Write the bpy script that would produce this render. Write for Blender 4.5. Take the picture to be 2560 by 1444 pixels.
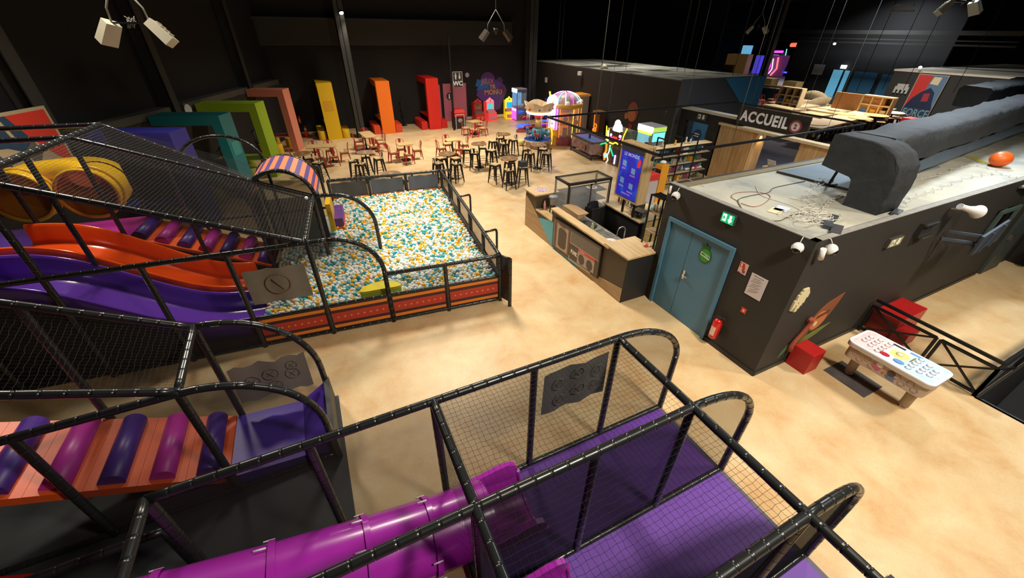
import bpy, math, random
import numpy as np
from mathutils import Vector, Matrix
for o in list(bpy.data.objects): bpy.data.objects.remove(o)
SC=bpy.context.scene; COL=SC.collection
random.seed(7); PI=math.pi
# ---------------------------------------------------------------- camera
FPX=983.55
cam=bpy.data.cameras.new('camera'); camo=bpy.data.objects.new('camera',cam); COL.objects.link(camo)
cR=Vector((0.9021751,-0.4312383,0.01065892)); cU=Vector((0.22920207,0.50014394,0.83505836)); cF=Vector((0.36544014,0.75092581,-0.55005812))
CAM=Vector((0,0,5.3))
m=Matrix((( cR.x,cU.x,-cF.x,0),(cR.y,cU.y,-cF.y,0),(cR.z,cU.z,-cF.z,5.3),(0,0,0,1))); camo.matrix_world=m
cam.sensor_fit='HORIZONTAL'; cam.sensor_width=36; cam.lens=FPX*36/2560; cam.clip_start=.05; cam.clip_end=300
SC.camera=camo
SC.view_settings.view_transform='Standard'; SC.view_settings.look='None'; SC.view_settings.gamma=1; SC.view_settings.exposure=-0.18
# ---------------------------------------------------------------- light
W=bpy.data.worlds.new('world'); SC.world=W; W.use_nodes=True
W.node_tree.nodes['Background'].inputs[0].default_value=(1,.97,.93,1); W.node_tree.nodes['Background'].inputs[1].default_value=.03
def area(name,loc,power,size,col=(1,.9,.76),tgt=None,sy=None,spread=None):
    l=bpy.data.lights.new(name,'AREA'); l.energy=power*.74; l.size=size; l.color=col
    if sy: l.shape='RECTANGLE'; l.size_y=sy
    l.spread=spread or math.radians(125)
    o=bpy.data.objects.new(name,l); COL.objects.link(o); o.location=loc
    d=Vector(tgt if tgt else (loc[0],loc[1],0))-Vector(loc); o.rotation_euler=d.to_track_quat('-Z','Y').to_euler()
    return o
def spot(name,loc,tgt,power,ang=90,size=.1,col=(1,.88,.72),blend=.4):
    l=bpy.data.lights.new(name,'SPOT'); l.energy=power; l.spot_size=math.radians(ang); l.shadow_soft_size=size; l.color=col; l.spot_blend=blend
    o=bpy.data.objects.new(name,l); COL.objects.link(o); o.location=loc
    d=Vector(tgt)-Vector(loc); o.rotation_euler=d.to_track_quat('-Z','Y').to_euler(); return o
WARM=(1,.89,.75)
area('hall_light',(4.5,-2.0,8.6),760,1.1,WARM,(4.3,4,0))
area('hall_light',(3.6,12.5,8.8),900,1.8,WARM,(2.6,9,0))
area('hall_light',(6.5,20.0,8.6),950,.9,WARM,(5.5,20,0))
area('hall_light',(11.5,-1.5,8.6),520,1.0,WARM,(11,1,0))
area('hall_light',(-3.5,12.0,8.8),520,1.0,WARM,(-4.5,8.5,0))
area('hall_light',(44,22,8.8),700,1.5,(.9,.95,1),(46,22,1))  # added fill that brightens the far blue doors, no fixture modelled
area('hall_light',(12.5,22,8.6),320,.9,WARM,(12,21,0))
area('hall_light',(19,7.5,8.8),700,1.2,(.80,.90,1),(16,6,2))
area('hall_light',(12.5,4.6,8.8),330,.8,(.84,.92,1),(12.5,4.6,2),None,math.radians(100))  # cool fill added straight above the duct to brighten its top
area('hall_light',(18,22,8.8),420,1.0,(1,.95,.86),(18,21,3.5))  # extra fill put in to lift the dim tiled roof
area('hall_light',(33,16,8.8),1700,1.5,(1,.95,.88),(34,15,0))
area('hall_light',(56,34,8.8),1500,2,(1,.95,.88),(56,32,0))
# ---------------------------------------------------------------- helpers
def lin(c): return tuple(((v/255)/12.92 if v/255<=.04045 else ((v/255+.055)/1.055)**2.4) for v in c)
MATS={}
def P(name,rgb=None,rough=.5,metal=0,noise=0,nscale=8,rgb2=None,bump=0,bscale=30,emis=0,alpha=1,spec=None,coat=0,trans=0,ecol=None,detail=4):
    if name in MATS: return MATS[name]
    mt=bpy.data.materials.new(name); MATS[name]=mt; mt.use_nodes=True
    nt=mt.node_tree; b=nt.nodes['Principled BSDF']; c=lin(rgb)
    b.inputs['Base Color'].default_value=(*c,1); b.inputs['Roughness'].default_value=rough; b.inputs['Metallic'].default_value=metal
    if spec is not None: b.inputs['Specular IOR Level'].default_value=spec
    if coat: b.inputs['Coat Weight'].default_value=coat; b.inputs['Coat Roughness'].default_value=.12
    if trans: b.inputs['Transmission Weight'].default_value=trans
    if alpha<1: b.inputs['Alpha'].default_value=alpha
    if emis:
        b.inputs['Emission Color'].default_value=(*(lin(ecol) if ecol else c),1); b.inputs['Emission Strength'].default_value=emis
    if noise or rgb2 or bump:
        tc=nt.nodes.new('ShaderNodeTexCoord'); nz=nt.nodes.new('ShaderNodeTexNoise'); nz.inputs['Scale'].default_value=nscale; nz.inputs['Detail'].default_value=detail
        nt.links.new(tc.outputs['Object'],nz.inputs['Vector'])
        if rgb2 or noise:
            rp=nt.nodes.new('ShaderNodeValToRGB')
            c2=lin(rgb2) if rgb2 else tuple(max(0,v*(1-noise)) for v in c)
            rp.color_ramp.elements[0].position=.35; rp.color_ramp.elements[1].position=.65
            rp.color_ramp.elements[0].color=(*c2,1); rp.color_ramp.elements[1].color=(*c,1)
            nt.links.new(nz.outputs['Fac'],rp.inputs['Fac']); nt.links.new(rp.outputs['Color'],b.inputs['Base Color'])
        if bump:
            n2=nt.nodes.new('ShaderNodeTexNoise'); n2.inputs['Scale'].default_value=bscale; nt.links.new(tc.outputs['Object'],n2.inputs['Vector'])
            bp=nt.nodes.new('ShaderNodeBump'); bp.inputs['Strength'].default_value=bump; bp.inputs['Distance'].default_value=.02
            nt.links.new(n2.outputs['Fac'],bp.inputs['Height']); nt.links.new(bp.outputs['Normal'],b.inputs['Normal'])
    return mt
def scrim(name,rgb,dens):
    if name in MATS: return MATS[name]
    mt=bpy.data.materials.new(name); MATS[name]=mt; mt.use_nodes=True; nt=mt.node_tree; nt.nodes.clear()
    o=nt.nodes.new('ShaderNodeOutputMaterial'); mx=nt.nodes.new('ShaderNodeMixShader'); t=nt.nodes.new('ShaderNodeBsdfTransparent'); d=nt.nodes.new('ShaderNodeBsdfDiffuse')
    d.inputs[0].default_value=(*lin(rgb),1); mx.inputs[0].default_value=dens
    nt.links.new(t.outputs[0],mx.inputs[1]); nt.links.new(d.outputs[0],mx.inputs[2]); nt.links.new(mx.outputs[0],o.inputs[0]); return mt
def wood(name,c1,c2,scale=3,axis='X',rough=.45):
    if name in MATS: return MATS[name]
    mt=P(name,c1,rough); nt=mt.node_tree; b=nt.nodes['Principled BSDF']
    tc=nt.nodes.new('ShaderNodeTexCoord'); mp=nt.nodes.new('ShaderNodeMapping'); nz=nt.nodes.new('ShaderNodeTexNoise')
    s={'X':(.6,6,6),'Y':(6,.6,6),'Z':(6,6,.6)}[axis]; mp.inputs['Scale'].default_value=s; nz.inputs['Scale'].default_value=scale; nz.inputs['Detail'].default_value=6
    rp=nt.nodes.new('ShaderNodeValToRGB'); rp.color_ramp.elements[0].position=.3; rp.color_ramp.elements[1].position=.7
    rp.color_ramp.elements[0].color=(*lin(c2),1); rp.color_ramp.elements[1].color=(*lin(c1),1)
    nt.links.new(tc.outputs['Object'],mp.inputs[0]); nt.links.new(mp.outputs[0],nz.inputs['Vector']); nt.links.new(nz.outputs['Fac'],rp.inputs[0]); nt.links.new(rp.outputs[0],b.inputs['Base Color'])
    return mt
def ray(x,y): return cF+cR*((x-1280)/FPX)-cU*((y-722)/FPX)
def at(x,y,z=0.):
    d=ray(x,y); return CAM+d*((z-5.3)/d.z)
def onx(x,y,X):
    d=ray(x,y); return CAM+d*(X/d.x)
def ony(x,y,Y):
    d=ray(x,y); return CAM+d*(Y/d.y)
PA=math.radians(-5.7); PO=Vector((3.06,6.92,0)); pu=Vector((math.cos(PA),math.sin(PA),0)); pv=Vector((-math.sin(PA),math.cos(PA),0))
def U(p): return PO+pu*p[0]+pv*p[1]+Vector((0,0,p[2]))
class MB:
    def __init__(s,xf=None): s.v=[];s.f=[];s.mi=[];s.sm=[];s.m=0;s.s=False;s.xf=xf
    def pt(s,p):
        p=Vector(p); s.v.append(s.xf(p) if s.xf else p); return len(s.v)-1
    def face(s,idx): s.f.append(tuple(idx)); s.mi.append(s.m); s.sm.append(s.s)
    def quad(s,*ps): s.face([s.pt(p) for p in ps]); return s
    def hexa(s,b,t):
        i=[s.pt(p) for p in b]; j=[s.pt(p) for p in t]; n=len(i)
        s.face(i[::-1]); s.face(j)
        for k in range(n): s.face((i[k],i[(k+1)%n],j[(k+1)%n],j[k]))
        return s
    def box(s,x0,x1,y0,y1,z0,z1):
        return s.hexa([(x0,y0,z0),(x1,y0,z0),(x1,y1,z0),(x0,y1,z0)],[(x0,y0,z1),(x1,y0,z1),(x1,y1,z1),(x0,y1,z1)])
    def obox(s,c,sx,sy,sz,rz=0,taper=1):
        cx,cy,cz=c; co,si=math.cos(rz),math.sin(rz)
        def q(a,b,z,k): return (cx+(a*co-b*si)*k,cy+(a*si+b*co)*k,z)
        h=[(-sx/2,-sy/2),(sx/2,-sy/2),(sx/2,sy/2),(-sx/2,sy/2)]
        return s.hexa([q(a,b,cz,1) for a,b in h],[q(a,b,cz+sz,taper) for a,b in h])
    def prism(s,pts,off):
        off=Vector(off); return s.hexa(pts,[Vector(p)+off for p in pts])
    def bar(s,a,b,w,h=None,up=(0,0,1)):
        a=Vector(a);b=Vector(b);h=h or w; d=(b-a).normalized(); u=Vector(up)
        if abs(d.dot(u))>.95: u=Vector((1,0,0))
        x=d.cross(u).normalized()*w/2; y=x.cross(d).normalized()*h/2
        return s.hexa([a-x-y,a+x-y,a+x+y,a-x+y],[b-x-y,b+x-y,b+x+y,b-x+y])
    def tube(s,pts,r,n=8,rings=None,closed=False,caps=True,sm=True):
        pts=[Vector(p) for p in pts]
        rad=[r]*len(pts) if not isinstance(r,(list,tuple)) else list(r)
        if rings:
            np_,nr=[],[]; acc=0
            for a,b,ra in zip(pts[:-1],pts[1:],rad):
                L=(b-a).length; d=(b-a)/L if L else Vector((0,0,1)); t=rings-acc
                np_.append(a); nr.append(ra)
                while t<L-.006:
                    for dt,k in ((-.022,1),(-.006,1.0),(0,.88),(.006,1.03),(.022,1.0)): np_.append(a+d*max(0,min(L,t+dt))); nr.append(ra*k)
                    t+=rings
                acc=L-(t-rings)
            np_.append(pts[-1]); nr.append(rad[-1]); pts,rad=np_,nr
        N=len(pts); ringsi=[]; pu_=None; so=s.s; s.s=sm
        for k in range(N):
            if closed: d=(pts[(k+1)%N]-pts[k-1])
            else: d=pts[min(k+1,N-1)]-pts[max(k-1,0)]
            d=d.normalized() if d.length>1e-9 else Vector((0,0,1))
            if pu_ is None:
                u=Vector((0,0,1)) if abs(d.z)<.9 else Vector((1,0,0)); u=(u-d*u.dot(d)).normalized()
            else:
                u=(pu_-d*pu_.dot(d)); u=u.normalized() if u.length>1e-6 else Vector((1,0,0))
            pu_=u; w=d.cross(u)
            ringsi.append([s.pt(pts[k]+(u*math.cos(2*PI*j/n)+w*math.sin(2*PI*j/n))*rad[k]) for j in range(n)])
        R=N if closed else N-1
        for k in range(R):
            a=ringsi[k]; b=ringsi[(k+1)%N]
            for j in range(n): s.face((a[j],a[(j+1)%n],b[(j+1)%n],b[j]))
        s.s=so
        if caps and not closed: s.face(ringsi[0][::-1]); s.face(ringsi[-1])
        return s
    def cyl(s,a,b,r0,r1=None,n=16): return s.tube([a,b],[r0,r0 if r1 is None else r1],n)
    def lathe(s,prof,c,n=16,cap=True):
        so=s.s; s.s=True; R=[]
        for r,z in prof: R.append([s.pt((c[0]+r*math.cos(2*PI*j/n),c[1]+r*math.sin(2*PI*j/n),c[2]+z)) for j in range(n)])
        for a,b in zip(R[:-1],R[1:]):
            for j in range(n): s.face((a[j],a[(j+1)%n],b[(j+1)%n],b[j]))
        s.s=so
        if cap: s.face(R[0][::-1]); s.face(R[-1])
        return s
    def sph(s,c,r,n=12,k=8,sc=(1,1,1)):
        so=s.s; s.s=True; R=[]; c=Vector(c)
        for i in range(1,k):
            t=PI*i/k; R.append([s.pt(c+Vector((r*sc[0]*math.sin(t)*math.cos(2*PI*j/n),r*sc[1]*math.sin(t)*math.sin(2*PI*j/n),r*sc[2]*math.cos(t)))) for j in range(n)])
        for a,b in zip(R[:-1],R[1:]):
            for j in range(n): s.face((a[j],b[j],b[(j+1)%n],a[(j+1)%n]))
        T=s.pt(c+Vector((0,0,r*sc[2]))); B=s.pt(c-Vector((0,0,r*sc[2])))
        for j in range(n): s.face((T,R[0][j],R[0][(j+1)%n])); s.face((B,R[-1][(j+1)%n],R[-1][j]))
        s.s=so; return s
    def net(s,a,b,c,d,cell,r=.0018,wob=.006,sub=None):
        a,b,c,d=map(Vector,(a,b,c,d)); nu=max(1,int(round(max((b-a).length,(c-d).length)/cell))); nv=max(1,int(round(max((d-a).length,(c-b).length)/cell)))
        g={}
        nrm=(b-a).cross(d-a).normalized()
        def G(i,j):
            if (i,j) not in g:
                x,y=i/nu,j/nv; p=(a*(1-x)+b*x)*(1-y)+(d*(1-x)+c*x)*y
                e=0 if i in(0,nu) or j in (0,nv) else wob
                g[i,j]=p+(b-a).normalized()*random.uniform(-e,e)+(d-a).normalized()*random.uniform(-e,e)-nrm*abs(0)+Vector((0,0,-.02*math.sin(PI*x)*math.sin(PI*y)))
            return g[i,j]
        st=sub or 1
        for j in range(nv+1): s.tube([G(i,j) for i in range(0,nu+1,st)],r,3,caps=False,sm=False)
        for i in range(nu+1): s.tube([G(i,j) for j in range(0,nv+1,st)],r,3,caps=False,sm=False)
        return s
    def build(s,name,mats,parent=None,**kw):
        me=bpy.data.meshes.new(name)
        if not s.v: return None
        if parent is not None: org=ROOT.get(parent.name,Vector((0,0,0)))
        else:
            xs=[p.x for p in s.v];ys=[p.y for p in s.v];org=Vector(((min(xs)+max(xs))/2,(min(ys)+max(ys))/2,min(p.z for p in s.v)))
        me.from_pydata([tuple(p-org) for p in s.v],[],s.f)
        if not isinstance(mats,(list,tuple)): mats=[mats]
        for m_ in mats: me.materials.append(m_)
        me.polygons.foreach_set('material_index',s.mi); me.polygons.foreach_set('use_smooth',s.sm); me.update()
        o=bpy.data.objects.new(name,me); COL.objects.link(o)
        if parent is not None: o.parent=parent; ROOT[o.name]=org
        else: o.location=org; ROOT[o.name]=org
        for k,v_ in kw.items(): o[k]=v_
        return o
ROOT={}
def thing(name,label,cat,loc=(0,0,0),group=None):
    o=bpy.data.objects.new(name,None); COL.objects.link(o); o.location=loc; o.empty_display_size=.1
    o['label']=label; o['category']=cat
    if group: o['group']=group
    ROOT[o.name]=Vector(loc); return o
def tag(o,label,cat,group=None):
    o['label']=label; o['category']=cat
    if group: o['group']=group
    return o
def copy_tree(o,parent=None):
    c=o.copy(); COL.objects.link(c)
    if parent: c.parent=parent
    ROOT[c.name]=ROOT.get(o.name,Vector())
    for ch in list(o.children): copy_tree(ch,c)
    return c
def place(proto,used,loc,rz,label,group=None):
    o=proto if not used else copy_tree(proto)
    o.location=loc; o.rotation_euler=(0,0,rz); o['label']=label
    if group: o['group']=group
    return o
def struct(mb,name,mats,parent=None):
    o=mb.build(name,mats,parent)
    if parent is None: o['kind']='structure'
    return o
def text(name,s,size,origin,xdir,up,mat,parent,bold=.0,ext=.004,align='LEFT',shear=0,sx=1,sp=1):
    cu=bpy.data.curves.new(name,'FONT'); cu.body=s; cu.size=size; cu.extrude=ext; cu.offset=bold; cu.align_x=align; cu.shear=shear; cu.space_character=sp; cu.resolution_u=3
    t=bpy.data.objects.new(name,cu); COL.objects.link(t); bpy.context.view_layer.update()
    me=bpy.data.meshes.new_from_object(t.evaluated_get(bpy.context.evaluated_depsgraph_get())); bpy.data.objects.remove(t)
    x=Vector(xdir).normalized(); u=Vector(up).normalized(); z=x.cross(u)
    org=ROOT.get(parent.name,Vector())
    M=Matrix(((x.x*sx,u.x,z.x,origin[0]-org.x),(x.y*sx,u.y,z.y,origin[1]-org.y),(x.z*sx,u.z,z.z,origin[2]-org.z),(0,0,0,1)))
    me.transform(M); me.materials.clear(); me.materials.append(mat)
    o=bpy.data.objects.new(name,me); COL.objects.link(o); o.parent=parent; return o
class PF:   # local plane frame: origin, x dir, up dir; normal = x cross up towards viewer
    def __init__(s,o,x,u): s.o=Vector(o); s.x=Vector(x).normalized(); s.u=Vector(u).normalized(); s.n=s.x.cross(s.u)
    def __call__(s,a,b,c=0): return s.o+s.x*a+s.u*b+s.n*c
def poly(mb,fr,pts,c0,th):
    mb.prism([fr(a,b,c0) for a,b in pts],fr.n*th); return mb
def ell(cx,cy,rx,ry,n=20,a0=0): return [(cx+rx*math.cos(a0+2*PI*k/n),cy+ry*math.sin(a0+2*PI*k/n)) for k in range(n)]
# ---------------------------------------------------------------- materials
PAD=P('black_vinyl_padding',(30,32,32),.3,coat=.15)
BLK=P('black_paint',(30,29,27),.6); BLKM=P('black_metal',(24,24,25),.4,metal=.3)
DW=P('charcoal_wall_paint',(36,34,31),.75,noise=.12,nscale=2)
SCR=scrim('black_mesh_scrim',(44,40,38),.42); SCRD=scrim('dense_mesh_scrim',(40,38,37),.6)
NETM=P('net_cord',(40,38,34),.7); NETL=P('grey_net_cord',(88,86,84),.7)
BANW=P('translucent_banner',(120,112,98),.7,noise=.1); BAND=P('dark_banner',(68,68,66),.7,noise=.08)
MAG=P('magenta_plastic',(172,42,176),.28,coat=.3); MAGD=P('dark_magenta_plastic',(134,30,140),.3,coat=.3)
PURM=P('purple_mat_vinyl',(106,62,165),.5,noise=.08,nscale=3); PURD=P('deep_purple_vinyl',(70,45,150),.45,noise=.1,nscale=4)
ORV=P('orange_vinyl',(225,92,38),.45,noise=.12,nscale=5); PIV=P('pink_vinyl',(190,50,160),.42,noise=.1,nscale=4); PUV=P('indigo_vinyl',(72,42,132),.42,noise=.1,nscale=4)
ORP=P('orange_plastic',(245,88,22),.2,coat=.4); PUP=P('purple_plastic',(104,58,178),.2,coat=.4)
STEEL=P('steel',(190,190,190),.25,metal=1); CHR=P('brushed_steel',(170,168,160),.35,metal=.9)
WOODL=wood('light_oak',(222,190,140),(196,160,112),3,'X'); WOODV=wood('light_oak_upright',(212,172,118),(176,134,86),2.2,'Z')
WOODP=wood('pine_plywood',(226,202,160),(205,176,130),2.5,'X'); WOODG=wood('greyed_oak',(170,146,112),(140,118,90),3,'X')
TAN=P('tan_seat',(205,180,132),.5,noise=.1)
REDM=P('red_powder_coat',(178,34,34),.4); WHT=P('white_plastic',(225,225,222),.4); CREAM=P('cream_paint',(222,214,182),.6,noise=.08,nscale=2)
GLASS=P('clear_glass',(235,240,238),.03,alpha=.16,spec=.8); TEALW=P('teal_paint',(62,118,140),.5,noise=.05)
# ================================================================ FLOORS, WALLS, CEILING
def floor_mat():
    mt=P('marbled_lino',(230,190,130),.5); nt=mt.node_tree; b=nt.nodes['Principled BSDF']; L=nt.links.new
    tc=nt.nodes.new('ShaderNodeTexCoord')
    def nz(s,d,dist=0,r=.5):
        n=nt.nodes.new('ShaderNodeTexNoise'); n.inputs['Scale'].default_value=s; n.inputs['Detail'].default_value=d; n.inputs['Distortion'].default_value=dist; n.inputs['Roughness'].default_value=r; L(tc.outputs['Object'],n.inputs['Vector']); return n
    a=nz(1.2,7,.3,.66); r=nt.nodes.new('ShaderNodeValToRGB'); e=r.color_ramp.elements
    e[0].position=.25; e[0].color=(*lin((194,150,96)),1); e[1].position=.75; e[1].color=(*lin((220,202,160)),1)
    k=e.new(.46); k.color=(*lin((208,178,132)),1)
    L(a.outputs['Fac'],r.inputs[0])
    f=nz(28,6,0,.75); r2=nt.nodes.new('ShaderNodeValToRGB'); r2.color_ramp.elements[0].position=.25; r2.color_ramp.elements[0].color=(.80,.76,.72,1); r2.color_ramp.elements[1].position=.6; r2.color_ramp.elements[1].color=(1,1,1,1)
    L(f.outputs['Fac'],r2.inputs[0])
    mx=nt.nodes.new('ShaderNodeMix'); mx.data_type='RGBA'; mx.blend_type='MULTIPLY'; mx.inputs[0].default_value=.55
    L(r.outputs[0],mx.inputs[6]); L(r2.outputs[0],mx.inputs[7]); L(mx.outputs[2],b.inputs['Base Color'])
    b.inputs['Roughness'].default_value=.42; b.inputs['Specular IOR Level'].default_value=.35
    return mt
FLOOR=floor_mat(); CARPET=P('grey_carpet',(104,99,108),.95,noise=.12,nscale=1.2)
def roof_mat(name,c1,c2,c3):
    mt=P(name,c1,.85,bump=.15,bscale=40); nt=mt.node_tree; b=nt.nodes['Principled BSDF']; L=nt.links.new
    tc=nt.nodes.new('ShaderNodeTexCoord'); n=nt.nodes.new('ShaderNodeTexNoise'); n.inputs['Scale'].default_value=.7; n.inputs['Detail'].default_value=7; n.inputs['Roughness'].default_value=.65
    L(tc.outputs['Object'],n.inputs['Vector']); r=nt.nodes.new('ShaderNodeValToRGB'); e=r.color_ramp.elements
    e[0].position=.3; e[0].color=(*lin(c3),1); e[1].position=.62; e[1].color=(*lin(c1),1); k=e.new(.45); k.color=(*lin(c2),1)
    L(n.outputs['Fac'],r.inputs[0]); L(r.outputs[0],b.inputs['Base Color']); return mt
ROOF=roof_mat('roof_board_light_tones',(186,184,166),(168,168,156),(130,136,136))  # blue-grey patches put the roof's uneven light into its colour
ROOF2=roof_mat('dusty_tile_roof',(150,150,138),(120,120,110),(66,64,58))
fl=MB(); fl.quad((-14,-9,0),(9.45,-9,0),(9.45,28.4,0),(-14,28.4,0)); fl.quad((9.45,.74,0),(90,.74,0),(90,5.7,0),(9.45,5.7,0)); fl.quad((9.45,5.7,0),(15.6,5.7,0),(15.6,28.4,0),(9.45,28.4,0)); struct(fl,'floor',FLOOR)
o=struct(MB().box(15.6,90,5.7,60,-.15,0),'floor',CARPET)
struct(MB().box(-22,90,-9.2,60,9.4,9.6),'ceiling',P('black_ceiling',(14,14,15),.9))
UW=P('black_upper_wall',(11,11,12),.9,noise=.2,nscale=1)
# back wall y=28
wb=MB().box(-1.6,15,28,28.3,0,9.4); struct(wb,'wall_back',P('black_back_wall',(24,22,22),.85,noise=.1,nscale=2))
tr=MB(); tr.box(9.95,13.4,27.93,28,.03,.2); struct(tr,'baseboard_back',P('white_skirting',(205,200,185),.5))
# beams on the back wall
def girder(name,z0,z1,x0,x1,lab):
    struct(MB().box(x0,x1,27.6,27.99,z0,z1),name,P('steel_girder_paint',(36,35,32),.7,noise=.1))
girder('trim_1',4.45,5.75,-1.5,13.2,''); struct(MB().box(-1.5,13.2,27.45,27.6,5.62,5.72),'trim_2',BLK)
# left wall (diagonal): lower concrete plinth with ledge, dark cladding above
wd=math.radians(69); wx=Vector((math.cos(wd),math.sin(wd),0)); wn=Vector((math.sin(wd),-math.cos(wd),0)) # wn points to the room
W0=Vector((-5.45,16,0))
def WL(t,c,z): return W0+wx*t+wn*c+Vector((0,0,z))
CONC=P('dark_concrete',(62,59,52),.85,noise=.15,nscale=3)
def wlbox(mb,t0,t1,c0,c1,z0,z1):
    return mb.hexa([WL(t0,c0,z0),WL(t1,c0,z0),WL(t1,c1,z0),WL(t0,c1,z0)],[WL(t0,c0,z1),WL(t1,c0,z1),WL(t1,c1,z1),WL(t0,c1,z1)])
struct(wlbox(MB(),-26,12.8,-.45,0,0,2.68),'wall_left',P('left_plinth_paint',(32,30,27),.85,noise=.2,nscale=1.5))
struct(wlbox(MB(),-26,12.8,-.9,-.42,0,9.4),'wall_left_upper',UW)
LED=P('ledge_concrete',(72,69,60),.85,noise=.15,nscale=3)
for t0,t1 in ((-6.2,-1.9),(-1.0,3.0),(3.75,8.7),(9.3,12.2)):
    struct(wlbox(MB(),t0,t1,-.44,.03,2.68,2.9),'trim_3',LED)
COLM=P('column_paint',(40,39,35),.7,noise=.1)
for t,w in ((-1.45,.34),(3.38,.3),(9.0,.26),(-6.6,.34)):
    mb=MB(); wlbox(mb,t-w/2,t+w/2,-.4,-.36,2.6,9.4); wlbox(mb,t-w/2,t+w/2,.0,.04,2.6,9.4); wlbox(mb,t-.02,t+.02,-.38,.02,2.6,9.4)
    tag(mb.build('steel_column',COLM),'dark steel column rising above the diagonal left wall ledge, '+{-1.45:'beside the red and blue poster',3.38:'behind the twin hanging floodlights',9.0:'farthest along, near the corner',-6.6:'outermost at the far left'}[t],'column')
# free columns
def hcol(x,y,w,lab):
    mb=MB(); mb.box(x-w/2,x+w/2,y-w/2,y-w/2+.03,0,9.4); mb.box(x-w/2,x+w/2,y+w/2-.03,y+w/2,0,9.4); mb.box(x-.015,x+.015,y-w/2,y+w/2,0,9.4); mb.box(x-w/2-.0,x-w/2+.03,y-w/2,y+w/2,0,9.4)
    return tag(mb.build('steel_column',P('column_grey_paint',(44,44,43),.6,noise=.08)),lab,'column')
hcol(2.5,25.35,.46,'grey steel column carrying a bright spotlight, beside the orange booth')
hcol(14.1,26.6,.6,'thick dark steel column in the corner beside the claw machine')
tag(MB().box(7.98,8.08,25.0,25.1,0,5).build('thin_post',BLKM),'thin black post standing beside the toilet sign','post')
# block 2 (dark room behind the carousel)
b2=MB(); b2.box(15,20.4,14.2,28.3,0,3.5); o=b2.build('wall_dark_block',P('brown_black_wall',(46,42,36),.8,noise=.08,nscale=2)); o['kind']='structure'
mb=MB()
for i in range(5):
    for j in range(12):
        h=random.uniform(0,.02) if random.random()>.12 else -.5
        if h>-.1: mb.box(15.05+i*1.06,16.1+i*1.06,14.25+j*1.17,15.4+j*1.17,3.45,3.53+h)
o=mb.build('roof_block',ROOF2); o['kind']='structure'
# its grey front with blue triangle
f=MB(); f.box(15.0,20.4,14.12,14.2,0,3.58); o=f.build('wall_block_front',P('grey_front_paint',(70,72,76),.6)); o['kind']='structure'
fr=PF((15,14.11,0),(1,0,0),(0,0,1)); b=MB(); poly(b,fr,[(2.56,3.56),(5.4,3.56),(5.4,2.05),(4.4,2.2)],0,.02)
o=b.build('trim_blue_triangle',P('sky_blue_panel',(52,136,180),.5)); o['kind']='structure'
# door wall in front of it
w3=MB(); w3.box(15.3,15.5,11.9,12.5,0,2.42); w3.box(15.3,15.5,10.9,11.9,2.23,2.42); w3.box(15.3,15.5,13.75,14.12,0,2.42); w3.box(15.3,15.5,12.5,13.75,2.0,2.42); o=w3.build('wall_lobby',DW); o['kind']='structure'
o=MB().box(15.25,15.6,10.9,14.1,2.42,2.52).build('trim_4',P('white_ledge',(214,206,190),.6)); o['kind']='structure'
d=MB().box(15.32,15.37,12.5,13.3,0,2.0).build('door_1',P('bright_blue_door',(38,112,168),.45)); d['kind']='structure'
struct(MB().box(15.5,16.2,13.3,13.34,0,2.2),'wall_recess',BLK)
st=thing('door_sticker','round dark blue emblem on the bright blue lobby door','sticker',(15.3,12.95,1.55))
fr=PF((15.31,12.95,1.5),(0,-1,0),(0,0,1)); poly(MB(),fr,ell(0,0,.2,.24),.0,.01).build('disc',P('navy',(34,34,70),.5),st); poly(MB(),fr,[(-.17,-.06),(.16,-.08),(.12,.06),(-.12,.07)],.011,.005).build('white_mark',WHT,st)
# far hall walls
struct(MB().box(20,90,54,54.3,0,9.4),'wall_far',UW)
struct(MB().box(82,82.3,18,54,0,9.4),'wall_far_end',P('far_dark_wall',(30,28,30),.8,noise=.3,nscale=.6))
struct(MB().box(-22,90,-9.2,-9,0,9.4),'wall_rear',UW)
struct(MB().box(48,48.3,18.2,31,0,9.4),'wall_far_doors',P('far_charcoal_wall',(34,34,35),.8))
DARKF=P('force_room_wall',(44,42,40),.8)
o=MB().box(41,60,-6,18.2,0,3.0).build('wall_poster_room',DARKF); o['kind']='structure'
o=MB().box(40.95,60,-6,18.25,3.0,3.12).build('roof_poster_room',P('pale_dusty_roof',(196,190,174),.8)); o['kind']='structure'
# blue doors of the far wall
BD=P('petrol_blue_door',(52,104,130),.5); BDL=P('lit_blue_glass',(110,190,225),.3,emis=.5)
def fdoor(n,pa,pb,mat,ztop=2.25):
    a=onx(*pa,47.9); c=onx(*pb,47.9)
    o=MB().box(47.85,47.95,c.y,a.y,0,ztop).build('door_%d'%n,mat); o['kind']='structure'; return a.y,c.y
fdoor(2,(2083,180),(2106,180),BDL,2.35); fdoor(3,(2113,180),(2124,180),BDL,2.35); fdoor(4,(2135,186),(2193,190),BD,2.35); fdoor(5,(2205,192),(2236,196),BD,2.3)
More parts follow.
